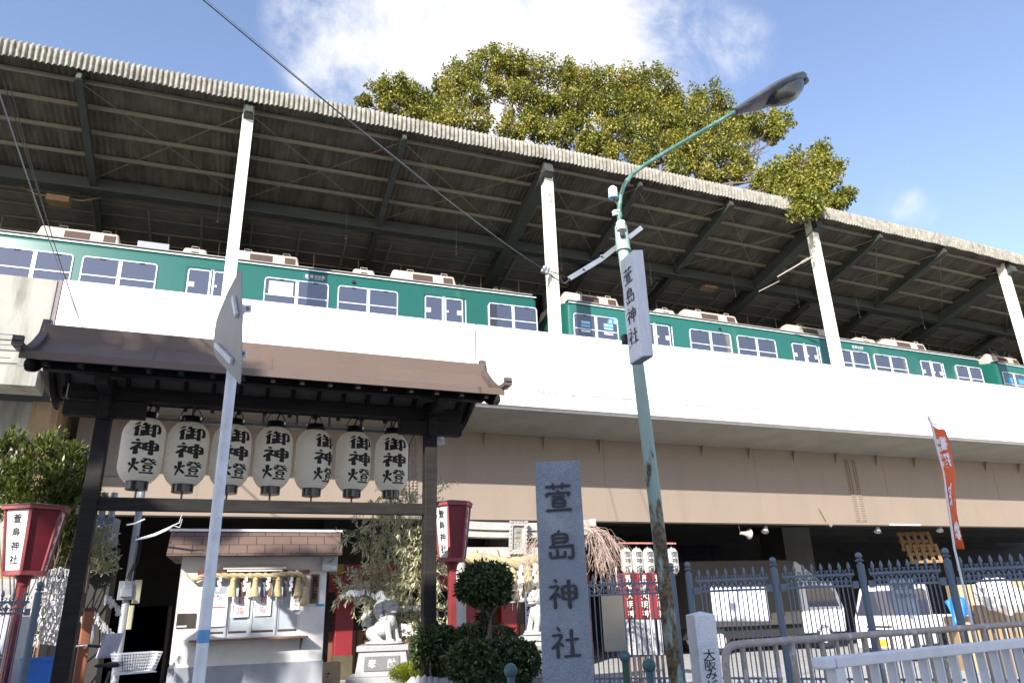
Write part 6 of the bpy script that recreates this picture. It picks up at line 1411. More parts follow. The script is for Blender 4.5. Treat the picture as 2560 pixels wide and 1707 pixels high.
CL=[(1290,312,38,19.4),(1305,285,36,19.8),(990,248,34,21),(1000,275,30,20.2),(1215,270,30,20),(1370,300,36,19.4),(1375,330,30,18.8),(960,262,26,20.6),(835,228,18,21),(880,205,40,21),(925,215,50,21),(965,232,42,21.3),(900,245,40,21),
(1030,205,46,20.5),(1065,165,44,20.5),(1120,140,44,20.5),(1170,150,48,20.5),(1225,165,52,20.5),(1285,175,46,20.5),(1330,185,44,20.5),(1040,255,45,20),(1090,225,40,20.3),(1140,200,36,20.5),(1200,225,50,20),(1250,245,46,20),(1305,235,46,20),(1100,285,36,19.5),(1180,290,42,19.5),(1240,300,36,19.5),(1330,265,32,20),(1025,285,36,19.6),
(1390,190,48,19.8),(1440,205,52,19.8),(1495,195,54,19.8),(1535,235,46,19.8),(1400,245,50,19.4),(1460,260,56,19.4),(1520,285,54,19.2),(1575,260,52,19.4),(1625,230,48,19.4),(1660,265,42,19.4),(1600,305,54,19),(1540,340,52,18.6),(1470,320,50,18.8),(1420,305,44,18.8),(1400,350,36,18.4),(1470,365,40,18.2),(1560,385,42,18),(1620,350,52,18.2),(1670,320,50,18.4),(1700,290,44,18.6),(1745,290,42,18.6),(1795,278,36,18.6),(1770,305,34,18.4),(1690,370,46,17.8),(1640,400,40,17.6),(1680,405,30,17.4),(1345,330,26,18.6),(1350,230,36,20.2),(1560,310,46,19.4),(1510,240,44,20),(1450,235,44,20)]
CR=[(1765,405,34,16.6),(1800,395,36,16.4),(1840,380,42,16.3),(1885,370,36,16.3),(1890,340,22,16.3),(1850,415,44,16.2),(1900,410,36,16.2),(1925,385,22,16.3),(1815,430,40,16),(1875,445,34,16),(1940,455,26,16.1),(1915,470,26,16),(1745,425,26,16.8),(1820,455,34,15.3),(1850,470,34,15.0),(1835,485,24,14.9),(1870,462,26,15.0),(1925,445,22,16.1),(1780,425,30,16.2)]
random.seed(11)
crown=MB(); crown.leaf=True; limbs=MB(); hub=V((8.2,21.6,13.0))
forks=[V((6.3,20.8,16.2)),V((8.6,20.4,16.0)),V((10.8,19.8,15.6)),V((12.6,18.8,15.0))]
branch(limbs,V((8.2,21.9,0)),hub,.62,.5,.015,8,12)
for f in forks: branch(limbs,hub,f,.34,.16,.06,8,9)
tips=[]
for i,(vx,vy,vr,Y) in enumerate(CL):
    c=at(vx*k2,vy*k2,Y); r=vr*k2*(c-EYE).dot(FWD)/F
    tw=clump(crown,c,r,int(34*(r/.75)**2)+7,52,.112,.062,.19*max(.75,r/.8),.85,.45,droop=.35)
    f=min(forks,key=lambda q:(q-c).length); P=branch(limbs,f,c,.07,.022,.09,9,6)
    for p in tw[:9]: branch(limbs,P[-2] if random.random()<.5 else P[-3],p,.022,.007,.10,4,4)
# a bleached bare limb at the right edge of the crown
a=at(1690*k2,360*k2,17.6)
for q in ((1780,322),(1770,345),(1740,330)): branch(limbs,a,at(q[0]*k2,q[1]*k2,17.6),.03,.006,.08,6,5)
crown.build('crown',M['camphor'],tree,True)
random.seed(23)
cr2=MB(); cr2.leaf=True; root=V((13.4,18.2,14.6))
for (vx,vy,vr,Y) in CR:
    c=at(vx*k2,vy*k2,Y); r=vr*k2*(c-EYE).dot(FWD)/F
    tw=clump(cr2,c,r,int(40*(r/.6)**2)+8,34,.112,.06,.20*max(.7,r/.6),.9,.35,droop=.35); P=branch(limbs,root,c,.05,.02,.08,6,6)
    for p in tw[:6]: branch(limbs,P[-2],p,.018,.006,.1,4,4)
branch(limbs,hub,root,.22,.07,.03,7,8)
cr2.build('crown',M['camphor'],tree,True,label='low bough of the crown hanging over the canopy edge'); limbs.build('trunk',M['trunkm'],tree,True,smooth=60)
# leafy bush at the left
M['bushl']=leafmat('long_bush_leaves',[(0,(.035,.055,.010)),(.4,(.075,.105,.016)),(.8,(.13,.155,.025)),(1,(.19,.19,.045))],.35,.25,.5)
random.seed(5); bp=gpt(90,10.6); bush=thing('leafy_bush','dense bush of long narrow green leaves at the far left under the concrete wall','bush',(bp.x,bp.y,0)); mb=MB(); mb.leaf=True; st=MB()
for (vx,vy,vr,D) in [(-20,1060,55,11),(40,1050,50,11),(95,1065,55,10.9),(150,1060,45,10.9),(185,1075,32,10.8),(20,1110,60,10.6),(85,1120,60,10.6),(145,1115,55,10.6),(190,1130,36,10.7),(40,1160,50,10.4),(110,1165,50,10.4),(165,1170,46,10.5),(120,1215,36,10.7),(160,1225,32,10.8),(130,1265,30,10.8),(-10,1130,50,10.6),(30,1005,24,11),(120,1012,26,11),(180,1045,20,10.9),(150,1290,24,10.9),(230,1150,16,10.6),(115,1310,26,11)]:
    c=atd(vx*k2,vy*k2,D); r=vr*k2*D/F
    for _ in range(int(80*(r/.33)**2)):
        v=rv(); v=v.normalized()*random.uniform(.45,1.0); p=c+v*r; d=(v+V((0,0,.55))+rv()*.5).normalized()
        for q in range(13):
            dd=(d*.8+rv()*.85).normalized(); leafquad(mb,p+rv()*.03,dd,(V((0,-.4,1))+rv()*.6).normalized(),.128*random.uniform(.7,1.2),.024)
    branch(st,V((bp.x,bp.y,.1)),c,.016,.005,.05,6,5)
mb.build('foliage',M['bushl'],bush,True); st.build('stems',M['trunkm'],bush,True)
# clipped round tree and bushes
M['clip']=leafmat('clipped_dark_leaves',[(0,(.016,.034,.010)),(.5,(.036,.064,.018)),(.85,(.072,.105,.03)),(1,(.14,.145,.04))],.4,.15,.4)
def clipped(name,label,balls,D,base_px,L=.034,W=.019,trunk=None,grp=None,dens=1.0):
    b=gpt(base_px,D); t=thing(name,label,'bush' if 'bush' in name else 'tree',(b.x,b.y,0),0,grp); mb=MB(); mb.leaf=True; st=MB()
    if trunk is not None: branch(st,V((b.x,b.y,0)),trunk,.032,.024,.02,6,8)
    for (x,y,rx,ry,dD) in balls:
        c=atd(*z7(x,y),D+dD); sx=rx*.3233*(D+dD)/F; sy=ry*.3233*(D+dD)/F
        n=int(5200*dens*(sx*sy)/(.29*.29))
        for _ in range(n):
            v=rv().normalized(); lump=1+.17*math.sin(v.x*7+v.z*5)*math.cos(v.y*6-v.z*4)+.05*math.sin(v.x*17)*math.sin(v.z*15); k=random.uniform(.70,1.04)*lump*(1.0+(.22*random.random() if random.random()<.10 else 0))
            p=c+V((v.x*sx,v.y*sx,v.z*sy))*k; d=(v*.7+rv()*.9).normalized(); leafquad(mb,p,d,(v+rv()*.6).normalized(),L*random.uniform(.7,1.4)*1.4,W*random.uniform(.8,1.3)*1.4)
        branch(st,V((b.x,b.y,0)) if trunk is None else trunk,c,.022,.012,.04,6,6)
        for _ in range(7): branch(st,c,c+V((rv().x*sx,rv().y*sx,rv().z*sy))*.8,.010,.004,.08,4,4)
    mb.build('foliage',M['clip'],t,True); st.build('trunk',M['trunkm'],t,True,smooth=60); return t
random.seed(3)
clipped('clipped_tree','clipped dark tree with a round crown on a bare stem before the gateway','' or [(1130,790,170,135,0),(1230,760,120,110,.05),(1045,830,110,90,.05),(1250,870,100,90,0),(1150,890,120,80,-.05),(1130,1075,42,38,0)],8.2,1187 and z7(1190,1300)[0],trunk=atd(*z7(1185,1080),8.2))
clipped('clipped_bush','broad low clipped bush in front of the round clipped tree','' or [(1010,1400,150,130,0),(1150,1380,150,125,-.1),(1300,1370,160,125,0),(1440,1390,130,130,0),(1220,1480,280,110,-.05)],7.6,z7(1220,1500)[0],grp='clipped bushes in the shrine bed')
clipped('clipped_bush','clipped bush just right of the timber gate post','' or [(730,1250,130,110,0),(690,1340,95,95,0),(830,1230,100,90,.1),(820,1370,110,110,0)],8.3,z7(760,1500)[0],grp='clipped bushes in the shrine bed')
clipped('clipped_bush','clipped bush behind, under the red lantern post and round tree','' or [(1030,1215,110,85,0),(1150,1220,90,70,0),(1290,1215,100,75,.1)],9.0,z7(1100,1500)[0],grp='clipped bushes in the shrine bed')
M['clip2']=leafmat('yellow_green_cover',[(0,(.10,.13,.012)),(.6,(.20,.24,.02)),(1,(.30,.33,.04))],.5,.3)
random.seed(9); b=gpt(z7(640,1500)[0],8.9); lb=thing('low_shrub','low bright yellow green shrub at the foot of the gate post','shrub',(b.x,b.y,0)); mb=MB(); mb.leaf=True
for _ in range(9000):
    v=rv(); c=atd(*z7(680,1490),8.8); p=c+V((v.x*.42,v.y*.3,v.z*.14)); leafquad(mb,p,(v+V((0,0,.8))+rv()*.5).normalized(),(V((0,0,1))+rv()*.6).normalized(),.035,.016)
mb.build('foliage',M['clip2'],lb,True)
mb=MB()
# white stones edging the bed
for i in range(9):
    p=atd(*z7(600+i*40,1545),8.6); 
for i in range(7):
    p=gpt(z7(590+i*52,1500)[0],8.35); s=MB(); s.sphere((0,0,.10),(.10,.08,.13),12)
    for k,v in enumerate(s.v): s.v[k]=v*(1+.10*math.sin(v.x*40+i)+.06*math.sin(v.z*60))
    zt=atd(*z7(600,1510),8.35).z
    t=s.build('edging_stone',M['stone'],None,smooth=40); t.location=(p.x,p.y,zt-.23); t['group']='pale stones edging the bed'; tag(t,'pale rough stone edging the planting bed beside the gate post','stone','pale stones edging the bed')
sb=MB(); 
c0=gpt(z7(560,1500)[0],8.30); c1=gpt(z7(1560,1500)[0],8.0); zt=atd(*z7(600,1525),8.35).z; sb.bar(V((c0.x,c0.y,zt/2-.06)),V((c1.x,c1.y,zt/2-.06)),.25,zt-.12); o=sb.build('planting_bed',M['stone']); tag(o,'raised stone planting bed holding the clipped bushes','planting bed')
# bamboo with paper fortunes tied on
M['bamboo']=leafmat('dry_bamboo_leaves',[(0,(.24,.24,.12)),(.4,(.45,.43,.26)),(.75,(.60,.57,.40)),(1,(.72,.69,.54))],.55,.35)
random.seed(17); b=gpt(985,10.4); bm=thing('bamboo','dry pale bamboo with drooping twigs and tied paper fortunes beside the lion-dog','bamboo',(b.x,b.y,0)); mb=MB(); mb.leaf=True; st=MB(); pp=MB(); pp.leaf=True
stalks=[((985,1290),(930,1265)),((1010,1280),(975,1225)),((1040,1300),(1015,1230)),((960,1350),(890,1330)),((1060,1330),(1085,1215)),((1035,1400),(1075,1340)),((950,1400),(905,1440)),((1000,1420),(960,1500)),((1060,1440),(1100,1420)),((1050,1500),(1105,1520)),((1010,1350),(960,1300)),((945,1420),(858,1478))]
for (mx_,tx_) in stalks:
    D=10.2+random.uniform(-.2,.3); m_=atd(mx_[0],mx_[1],D); e=atd(tx_[0],tx_[1],D-.1); r0=V((b.x+random.uniform(-.15,.15),b.y+random.uniform(-.1,.1),.3))
    P=[];
    for i in range(15):
        u=i/14; P.append(r0*(1-u)**2+m_*(2*u*(1-u))*1.0+e*u*u)
    st.tube(P,[.011-.0006*i for i in range(15)],5)
    for i in range(5,15):
        for _ in range(6):
            d=(rv()+V((0,0,.1))).normalized(); L=random.uniform(.12,.34); q=P[i]+d*L+V((0,0,-.06)); st.tube([P[i],P[i]+d*L*.5,q],.0035,3)
            for w_ in range(12):
                s=P[i]+(q-P[i])*random.uniform(.3,1.0); dd=(d*.5+rv()*.7+V((0,0,-.25))).normalized(); leafquad(mb,s,dd,(V((0,-.5,1))+rv()*.7).normalized(),random.uniform(.06,.115),.0175)
mb.build('foliage',M['bamboo'],bm,True); st.build('stalks',M['bamboost'],bm,True)
def papers(mb,pts,n,sz=.045):
    for _ in range(n):
        i=random.randrange(len(pts)-1); p=pts[i]+(pts[i+1]-pts[i])*random.random()+rv()*.02
        a=random.uniform(-.6,.6); d=V((math.sin(a)*.6,rv().y*.5,-math.cos(a))).normalized(); leafquad_w(mb,p,d,sz*random.uniform(.7,1.3),.0065)
def leafquad_w(mb,c,d,L,W):
    s=d.cross(V((0,1,0)));  s=s.normalized() if s.length>.01 else V((1,0,0)); i=len(mb.v); mb.v+=[c-s*W,c+s*W,c+d*L+s*W*.9,c+d*L-s*W*.9]; mb.f.append((i,i+1,i+2,i+3))
ln=[[atd(*z7(*q),9.9) for q in path] for path in [((290,980),(400,960),(480,975),(560,965),(670,970)),((470,1175),(540,1165),(600,1170),(680,1160)),((310,880),(345,850),(370,900)),((45,880),(120,850),(230,850),(330,890)),((500,1110),(540,1120),(580,1130))]]
for q in ln: papers(pp,q,70,.06)
o=pp.build('paper_fortunes',M['papr'],bm,True); o['kind']='stuff'
cd_=MB()
for q in ln[:2]: cd_.tube(q,.004,4)
cd_.build('cord',M['rope'],bm,True)
# bare weeping tree behind the granite pillar
random.seed(31); b=gpt(1440,9.6); wt=thing('weeping_tree','bare weeping tree with pinkish drooping twigs behind the granite pillar','tree',(b.x,b.y,0)); mb=MB(); top=atd(1440,1330,9.6); branch(mb,V((b.x,b.y,0)),top,.07,.035,.03,8,8)
for k in range(8):
    bx_=1368+k*19+random.uniform(-8,8); D=9.6+random.uniform(-.7,.6); pk=atd(bx_,1318+abs(k-4)*5+random.uniform(-14,14),D); B=[top*(1-u)**2+(top*.4+pk*.6+V((0,0,.12)))*(2*u*(1-u))+pk*u*u for u in [i/8 for i in range(9)]]; mb.tube(B,[.016-.0012*i for i in range(9)],5)
    for q in range(6):
        i0=random.randrange(3,9); s0=B[i0]; out=1 if bx_>1440 else -1; ln=random.uniform(.25,.95); dx_=out*random.uniform(.05,.55)+rv().x*.2; dd=V((FWD.y*dx_,-FWD.x*dx_,0))+V((0,rv().y*.3,0)); e=s0+dd-V((0,0,ln)); m_=s0+dd*.55+V((0,0,.10))
        P=[s0*(1-u)**2+m_*(2*u*(1-u))+e*u*u+rv()*.008 for u in [i/9 for i in range(10)]]; mb.tube(P,[.0055-.0004*i for i in range(10)],4)
        for i in (3,5,6,7,8):
            for _ in range(2): d=(rv()*.8+V((dd.x,dd.y,-.5))).normalized(); mb.tube([P[i],P[i]+d*random.uniform(.05,.2),P[i]+d*.2+V((0,0,-.1))],.0022,3)
mb.build('branches',M['twig'],wt,True)
# ---------------------------------------------------------------- lower left corner
def a5(x,y,D): return atd(*z5(x,y),D)
# conduit pole
p=a5(965,1000,11.0); q=atd(346,1222,11.0); cpole=thing('utility_pole','thin grey metal pole with a meter box left of the booth','pole',(p.x,p.y,0)); mb=MB(); zt=zat(p,346,1195); mb.lathe([(.055,0),(.052,zt)],(0,0,0),16); mb.build('shaft',M['galv2'] if 'galv2' in M else mat('galvanised_pole',(.33,.35,.38),.45,metal=.3,var=.12,scale=4),cpole,smooth=40)
z1=zat(p,*z5(965,780)); z0=zat(p,*z5(965,925)); ft=YAWF
mb=MB(); mb.box((.0,-.09,(z0+z1)/2),(.24,.03,z1-z0),ft*0+.2); bx_=mb.build('meter_board',M['steel'],cpole,bev=.004); mb=MB(); mb.box((.01,-.13,z1-.07),(.12,.07,.10),.2); mb.box((.0,-.13,z0+.10),(.16,.07,.12),.2); mb.build('meter',M['cab'],bx_,bev=.01)
mb=MB(); mb.box((.13,-.02,(z0+z1)/2-.02),(.10,.14,.34),.2); mb.build('switch_box',mat('cream_box',(.42,.40,.28),.6),cpole,bev=.006); zc=zat(p,*z5(990,1060)); mb=MB(); mb.box((.09,-.03,zc),(.07,.09,.34),.2); mb.build('switch_box',bpy.data.materials['cream_box'],cpole,bev=.006)
mb=MB()
for k in range(3): mb.tube([V((.07+.015*k,-.06,z0+.9)),V((.06+.02*k,-.07,z0+.55)),V((-.01+.02*k,-.08,z1+.1)),V((-.03+.03*k,-.09,z1-.02))],.007,5)
mb.tube([V((.03,-.05,zt-.9)),V((.09,-.06,zt-1.1)),V((.07,-.06,z1)),],.006,5)
mb.build('wires',M['cable'],cpole)
e0=a5(1050,460,11); mb=MB(); mb.tube([e0,a5(1130,440,11),a5(1200,420,11),a5(1300,375,10.9),a5(1345,345,10.9),a5(1385,330,10.9),a5(1405,270,10.9)],[.012,.022,.022,.022,.008,.008,.008],6); mb.tube([a5(1340,350,10.9),a5(1390,365,10.9),a5(1410,300,10.9)],.006,5); o=mb.build('conduit_arm',M['galv'],cpole,True)
mb=MB(); mb.tube([a5(980,345,10.9),a5(1040,335,10.9),a5(1120,300,10.9)],.012,6); mb.build('cross_clip',M['papr'],cpole,True)
# dark timber yard fence between pole and booth
mb=MB(); A_=at(*z5(640,960),19.5); B_=b6(90,1000,19.5); n=26; hf=at(*z5(1100,975),19.5).z
for i in range(n):
    u=i/n; q=A_+(B_-A_)*u; mb.box((q.x,19.5,hf/2),(.15,.03,hf),0)
yf=mb.build('board_fence',M['wooddark']); tag(yf,'dark upright board fence left of the white booth','fence')
mb=MB(); mb.bb((-5,23.5,0),(3.4,23.6,5.7)); o=mb.build('shed_wall',M['dark']); tag(o,'dark shed wall in deep shade behind the board fence','wall')
# grey cabinet with ivy
c=a5(750,410,11.4); cb=thing('electric_cabinet','grey blue electric cabinet with dappled light left of the grey pole','cabinet',(c.x,c.y,0),R(-8)); z0=zat(c,*z5(750,520)); z1=zat(c,*z5(750,292)); mb=MB(); mb.bb((-.22,-.15,z0),(.25,.25,z1)); o=mb.build('case',M['cab'],cb,bev=.01)
for k in range(3): mb=MB(); mb.lathe([(.05,0),(.05,.4)],(-.12+.14*k,.02,z1),12); mb.build('conduit',M['steel'],cb,smooth=40)
mb=MB(); mb.bb((-.1,-.0,0),(.3,.3,z0)); mb.build('stand',M['dark'],cb)
random.seed(41); iv=MB(); iv.leaf=True; ist=MB()
for k in range(60):
    q=a5(random.uniform(720,900),random.uniform(330,640),11.15); P=[q+V((random.uniform(-.1,.1)*i*.5,-.02*i,-.035*i+.05*math.sin(i*2+k))) for i in range(6)]; ist.tube(P,.004,4)
    for v in P:
        for _ in range(2): leafquad(iv,v,(rv()+V((0,0,-.4))).normalized(),(V((0,-1,.5))+rv()*.5).normalized(),.06,.018)
it=thing('climbing_plant','thin yellowing creeper hanging over the grey cabinet','creeper',(c.x,c.y,0)); iv.build('foliage',M['bamboo'],it,True); ist.build('stems',M['bamboost'],it,True)
# rack of tied paper fortunes
random.seed(8); r0=a5(330,950,9.6); r1=a5(640,950,10.2); rk=thing('fortune_rack','rack of cords crowded with tied white paper fortunes by the left gate post','rack',((r0.x+r1.x)/2,(r0.y+r1.y)/2,0)); pm=MB(); pm.leaf=True; cm=MB()
for j in range(13):
    y=690+46*j; P=[a5(310+(i*40),y+10*math.sin(i*1.3+j)+random.uniform(-4,4),9.55+.06*i) for i in range(8)]; cm.tube(P,.004,4); papers(pm,P,46,.08)
for y in (900,1000,1060,1200,1250): P=[a5(-10+i*45,y+12*math.sin(i*1.7+y),9.4) for i in range(8)]; cm.tube(P,.004,4); papers(pm,P,40,.06)
P=[a5(*q,9.9) for q in ((580,1080),(650,1050),(700,1080),(690,1000),(740,1020),(780,1080),(830,1130),(880,1190))]; cm.tube(P,.005,4); papers(pm,P,120,.085)
P=[a5(*q,9.9) for q in ((820,890),(860,910),(900,950),(930,1000))]; cm.tube(P,.005,4); papers(pm,P,40,.085)
P=[a5(*q,9.7) for q in ((640,800),(620,900),(600,1000),(580,1150),(560,1250))]; papers(pm,P,60,.085)
o=pm.build('paper_fortunes',M['greypaper'],rk,True); o['kind']='stuff'; cm.build('cords',M['rope'],rk,True)
mb=MB()
for x in (310,650): q=a5(x,900,9.6 if x<400 else 10.2); mb.tube([V((q.x,q.y+.05,0)),V((q.x,q.y+.05,zat(q,*z5(x,660))))],.025,8)
mb.build('rack_posts',M['wooddark'],rk,True)
w0=a5(-60,800,12.5); w1=a5(660,800,13.2); mb=MB(); mb.bar(V((w0.x,w0.y,1.15)),V((w1.x,w1.y,1.15)),.12,2.3); o=mb.build('block_wall',mat('pale_block_wall',(.42,.42,.43),.9,var=.15,scale=3,stain=(.15,.15,.14),samt=.6,sscale=2)); tag(o,'pale block wall behind the tied paper fortunes','wall')
# donor posts in the corner
for i,(x,wd,tn,l) in enumerate([(60,34,'合川','pale grey stone donor post seen through the dark fence, left one'),(125,46,'合川商店','white stone donor post with brushed writing seen through the dark fence')]):
    q=a5(x,1300,8.6); h=zat(q,*z5(x,1050)); t=thing('donor_post',l,'stone post',(q.x,q.y,0),YAWF+R(-20)); mb=MB(); ww=.09; mb.bb((-ww,-ww,0),(ww,ww,h)); o=mb.build('shaft',M['rail'] if i==0 else M['board'],t,bev=.006); tx=MB(); vbrush(tx,tn[:2],(0,-ww-.003,h-.45),(1,0,0),(0,0,1),.13,.17); tx.build('inscription',M['ink'],o)
for i in range(6):
    q=a5(285+i*26,1400,9.0); h=zat(q,*z5(300,1265+4*i)); mb=MB(); mb.bb((-.02,-.015,0),(.02,.015,h)); o=mb.build('wooden_stake',M['woodlight'] if i%3==0 else M['rails']); o.location=(q.x,q.y,0); tag(o,'thin weathered upright stake beside the blue crate','stake','thin stakes beside the blue crate')
q=a5(340,1480,8.2); zt=zat(q,*z5(340,1368)); ct=thing('blue_crate','blue plastic crate at the foot of the left gate post','crate',(q.x,q.y,zt-.34),R(20)); mb=MB()
for s in (-1,1): mb.bb((-.21,s*.16-.006,0),(.21,s*.16+.006,.34)); mb.bb((s*.21-.006,-.154,0),(s*.21+.006,.154,.34))
mb.bb((-.2,-.15,0),(.2,.15,.02)); mb.build('crate_body',M['tarp'],ct); mb=MB()
for s in (-1,1): mb.bb((-.225,s*.172-.012,.31),(.225,s*.172+.012,.34)); mb.bb((s*.222-.012,-.16,.311),(s*.222+.012,.16,.339))
mb.build('rim',M['tarp'],ct); mb=MB(); mb.bb((-.19,-.14,.02),(.19,.14,.28)); mb.build('contents',M['navy'],ct)
cr0=MB(); cr0.bb((q.x-.3,q.y-.22,0),(q.x+.3,q.y+.22,zt-.34)); o=cr0.build('crate_stand',M['wooddark']); tag(o,'dark low stand carrying the blue crate','stand')
q=a5(660,1200,9.4); h=zat(q,*z5(650,1010)); t=thing('old_timber_post','orange brown worn timber post behind the bicycle handlebar','timber post',(q.x,q.y,0),R(15)); mb=MB(); mb.bb((-.06,-.05,0),(.06,.05,h)); mb.build('shaft',M['terra'],t,bev=.01); mb=MB(); mb.bb((-.07,-.06,h),(.07,.06,h+.04)); mb.build('cap',M['wooddark'],t)
q=a5(690,1220,9.6); mb=MB(); mb.sphere((0,0,0),(.05,.05,.13),14); mb.sphere((0,0,.12),(.035,.035,.06),12); o=mb.build('straw_hat',M['galv'],None,smooth=60); o.name='hanging_gourd'; o.location=q; tag(o,'pale hanging gourd shaped bundle beside the worn timber post','gourd')
a,b=a5(800,1185,9.7),a5(868,1370,9.7); d=b-a; mb=MB(); rows=[[a+V((.24*u-.05*v,.02*math.sin(u*9+v*3),-(a.z-b.z)*v)) for u in [k/12 for k in range(13)]] for v in [k/8 for k in range(9)]]; mb.grid(rows); o=mb.build('towel',M['towel'],None,solid=.006,smooth=60); tag(o,'pale lilac towel hung up below the strings of paper fortunes','towel')
# bicycle: handlebar at the left, rear basket at the right
H=a5(620,1300,9.0); S=a5(845,1420,9.2); Bk=a5(1050,1430,9.4); dx=(Bk-H); dx.z=0; dx.normalize(); nr=V((dx.y,-dx.x,0))
bk=thing('bicycle','bicycle with wire rear basket parked beside the left gate post','bicycle',(S.x,S.y,0))
def Bp(s,z,t=0): return V((S.x,S.y,0))+dx*s+nr*t+V((0,0,z))
fwx=(H-V((S.x,S.y,0))).dot(dx)-.22; rwx=.36; R_=.33; off_=0
hz=H.z; sz_=S.z-.03
for wx in (fwx,rwx):
    mb=MB(); Pn=[Bp(wx+R_*math.cos(a),R_+R_*math.sin(a)) for a in [2*math.pi*k/32 for k in range(33)]]; mb.tube(Pn,.017,8); wh=mb.build('wheel',M['rubber'],bk,True,smooth=60); mb=MB(); mb.tube([Bp(wx+(R_-.025)*math.cos(a),R_+(R_-.025)*math.sin(a)) for a in [2*math.pi*k/32 for k in range(33)]],.008,6)
    for k in range(18): a=2*math.pi*k/18; mb.tube([Bp(wx,R_),Bp(wx+(R_-.03)*math.cos(a),R_+(R_-.03)*math.sin(a))],.0015,3)
    mb.build('rim',M['alu'],wh,True); mb=MB(); Pn=[Bp(wx+(R_+.03)*math.cos(a),R_+(R_+.03)*math.sin(a)) for a in [R(-10+k*12) for k in range(17)]]; mb.tube(Pn,.022,6); mb.build('mudguard',M['alu'] if wx>0 else M['navy'],bk,True,smooth=60)
mb=MB(); mb.tube([Bp(fwx,R_),Bp(fwx+.10,.72),Bp(fwx+.14,hz-.06)],.016,8); mb.tube([Bp(fwx+.10,.70),Bp(-.3,.38),Bp(-.12,.30)],.018,8); mb.tube([Bp(-.12,.28),Bp(.02,sz_-.05)],.016,8); mb.tube([Bp(-.12,.28),Bp(rwx,R_)],.012,8); mb.tube([Bp(0,sz_-.18),Bp(rwx,R_)],.010,8); mb.build('frame',mat('navy_bike_frame',(.02,.03,.06),.35,coat=.4),bk,True,smooth=50)
mb=MB(); mb.tube([Bp(fwx+.14,hz-.08),Bp(fwx+.13,hz),Bp(fwx+.10,hz+.03,.12),Bp(fwx+.18,hz+.04,.24),Bp(fwx+.34,hz+.02,.27)],.012,8); mb.tube([Bp(fwx+.13,hz),Bp(fwx+.10,hz+.03,-.12),Bp(fwx+.18,hz+.04,-.24),Bp(fwx+.34,hz+.02,-.27)],.012,8); hb_=mb.build('handlebar',M['alu'],bk,True,smooth=50)
for s in (-1,1): mb=MB(); mb.tube([Bp(fwx+.22,hz+.035,s*.25),Bp(fwx+.36,hz+.02,s*.272)],.018,8); mb.build('grip',M['rubber'],hb_,True,smooth=50)
mb=MB(); mb.sphere(Bp(.06,sz_+.02),(.13,.085,.035),14,M=Matrix.Rotation(math.atan2(dx.y,dx.x),3,'Z')); mb.sphere(Bp(-.09,sz_+.02),(.09,.035,.025),12,M=Matrix.Rotation(math.atan2(dx.y,dx.x),3,'Z')); mb.build('saddle',M['rubber'],bk,True,smooth=60)
zb_=zat(Bk,*z5(1040,1480)); zt_=zat(Bk,*z5(1060,1335)); sB=(Bk-V((S.x,S.y,0))).dot(dx)
def ring_(z,e,r): 
    q=[Bp(sB-.24*e,z,-.15*e),Bp(sB+.24*e,z,-.15*e),Bp(sB+.24*e,z,.15*e),Bp(sB-.24*e,z,.15*e)]; 
    for a,b in zip(q,q[1:]+q[:1]): mb.tube([a,b],r,5)
mb=MB(); ring_(zt_,1.08,.008); 
for k in range(6): ring_(zb_+(zt_-zb_)*k/6,.85+.23*k/6,.0035)
for k in range(15):
    u=-1+2*k/14
    for s in (-1,1): mb.tube([Bp(sB+.24*.85*u,zb_,s*.15*.85),Bp(sB+.24*1.08*u,zt_,s*.15*1.08)],.0032,4)
for k in range(9):
    u=-1+2*k/8
    for s in (-1,1): mb.tube([Bp(sB+s*.24*.85,zb_,.15*.85*u),Bp(sB+s*.24*1.08,zt_,.15*1.08*u)],.0032,4)
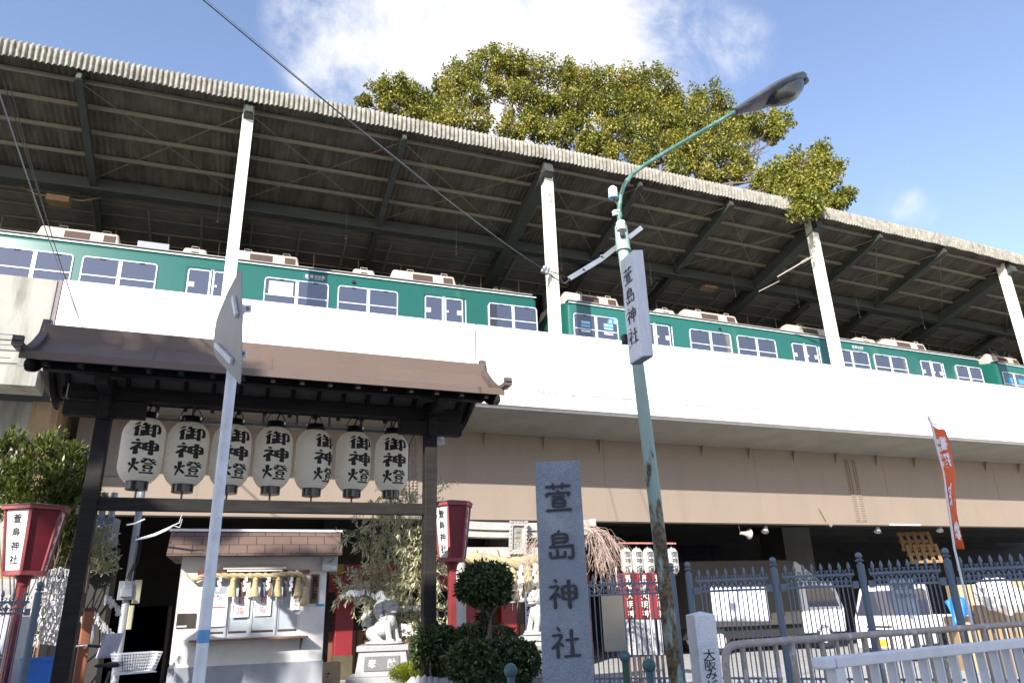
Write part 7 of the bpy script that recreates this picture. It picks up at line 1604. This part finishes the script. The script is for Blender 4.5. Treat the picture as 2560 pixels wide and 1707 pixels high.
mb.build('basket',M['alu'],bk,True); mb=MB(); mb.box(Bp(sB,zb_-.01),(.46,.26,.012),math.atan2(dx.y,dx.x)); mb.build('carrier',M['alu'],bk,True)
# ---------------------------------------------------------------- the other side of the street: what shades the foreground
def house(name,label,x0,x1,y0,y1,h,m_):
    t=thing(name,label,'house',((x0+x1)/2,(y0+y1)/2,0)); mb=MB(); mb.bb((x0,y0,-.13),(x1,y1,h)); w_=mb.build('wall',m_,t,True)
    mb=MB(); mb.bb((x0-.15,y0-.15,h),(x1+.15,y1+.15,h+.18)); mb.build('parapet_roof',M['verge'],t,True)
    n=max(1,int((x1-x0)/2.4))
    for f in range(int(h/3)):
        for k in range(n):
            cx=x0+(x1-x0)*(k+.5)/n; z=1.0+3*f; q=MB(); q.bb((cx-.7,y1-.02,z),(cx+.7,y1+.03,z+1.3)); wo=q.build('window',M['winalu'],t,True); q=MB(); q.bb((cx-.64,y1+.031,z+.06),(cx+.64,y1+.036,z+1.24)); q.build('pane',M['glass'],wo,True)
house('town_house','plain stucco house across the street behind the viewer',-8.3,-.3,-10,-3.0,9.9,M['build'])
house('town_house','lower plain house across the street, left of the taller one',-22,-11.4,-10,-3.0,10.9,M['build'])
random.seed(77); tr=thing('street_tree','round street tree across the road behind the viewer','tree',(-12.6,-1.2,0)); mb=MB(); mb.leaf=True; st=MB(); branch(st,V((-12.6,-1.2,-.13)),V((-12.6,-1.2,8.5)),.2,.1,.01,6,8)
for (cx,cz,rr) in [(-8.9,10.8,.35),(-9.5,10.75,.4),(-10.7,11.1,.6),(-9.9,11.4,.5),(-10.9,11.9,.5),(-9.2,11.0,.35),(-10.2,10.6,.4),(-13.0,12.9,.4),(-13.6,12.3,.35),(-12.5,12.6,.25),(-12.2,11.2,.25)]:
    c=V((cx,-1.2+random.uniform(-.5,.5),cz)); clump(mb,c,rr,int(90*rr),24,.16,.08,.24,.9,.3); branch(st,V((-12.6,-1.2,8.5)),c,.06,.02,.06,5,5)
mb.build('crown',M['camphor'],tr,True); st.build('trunk',M['trunkm'],tr,True)
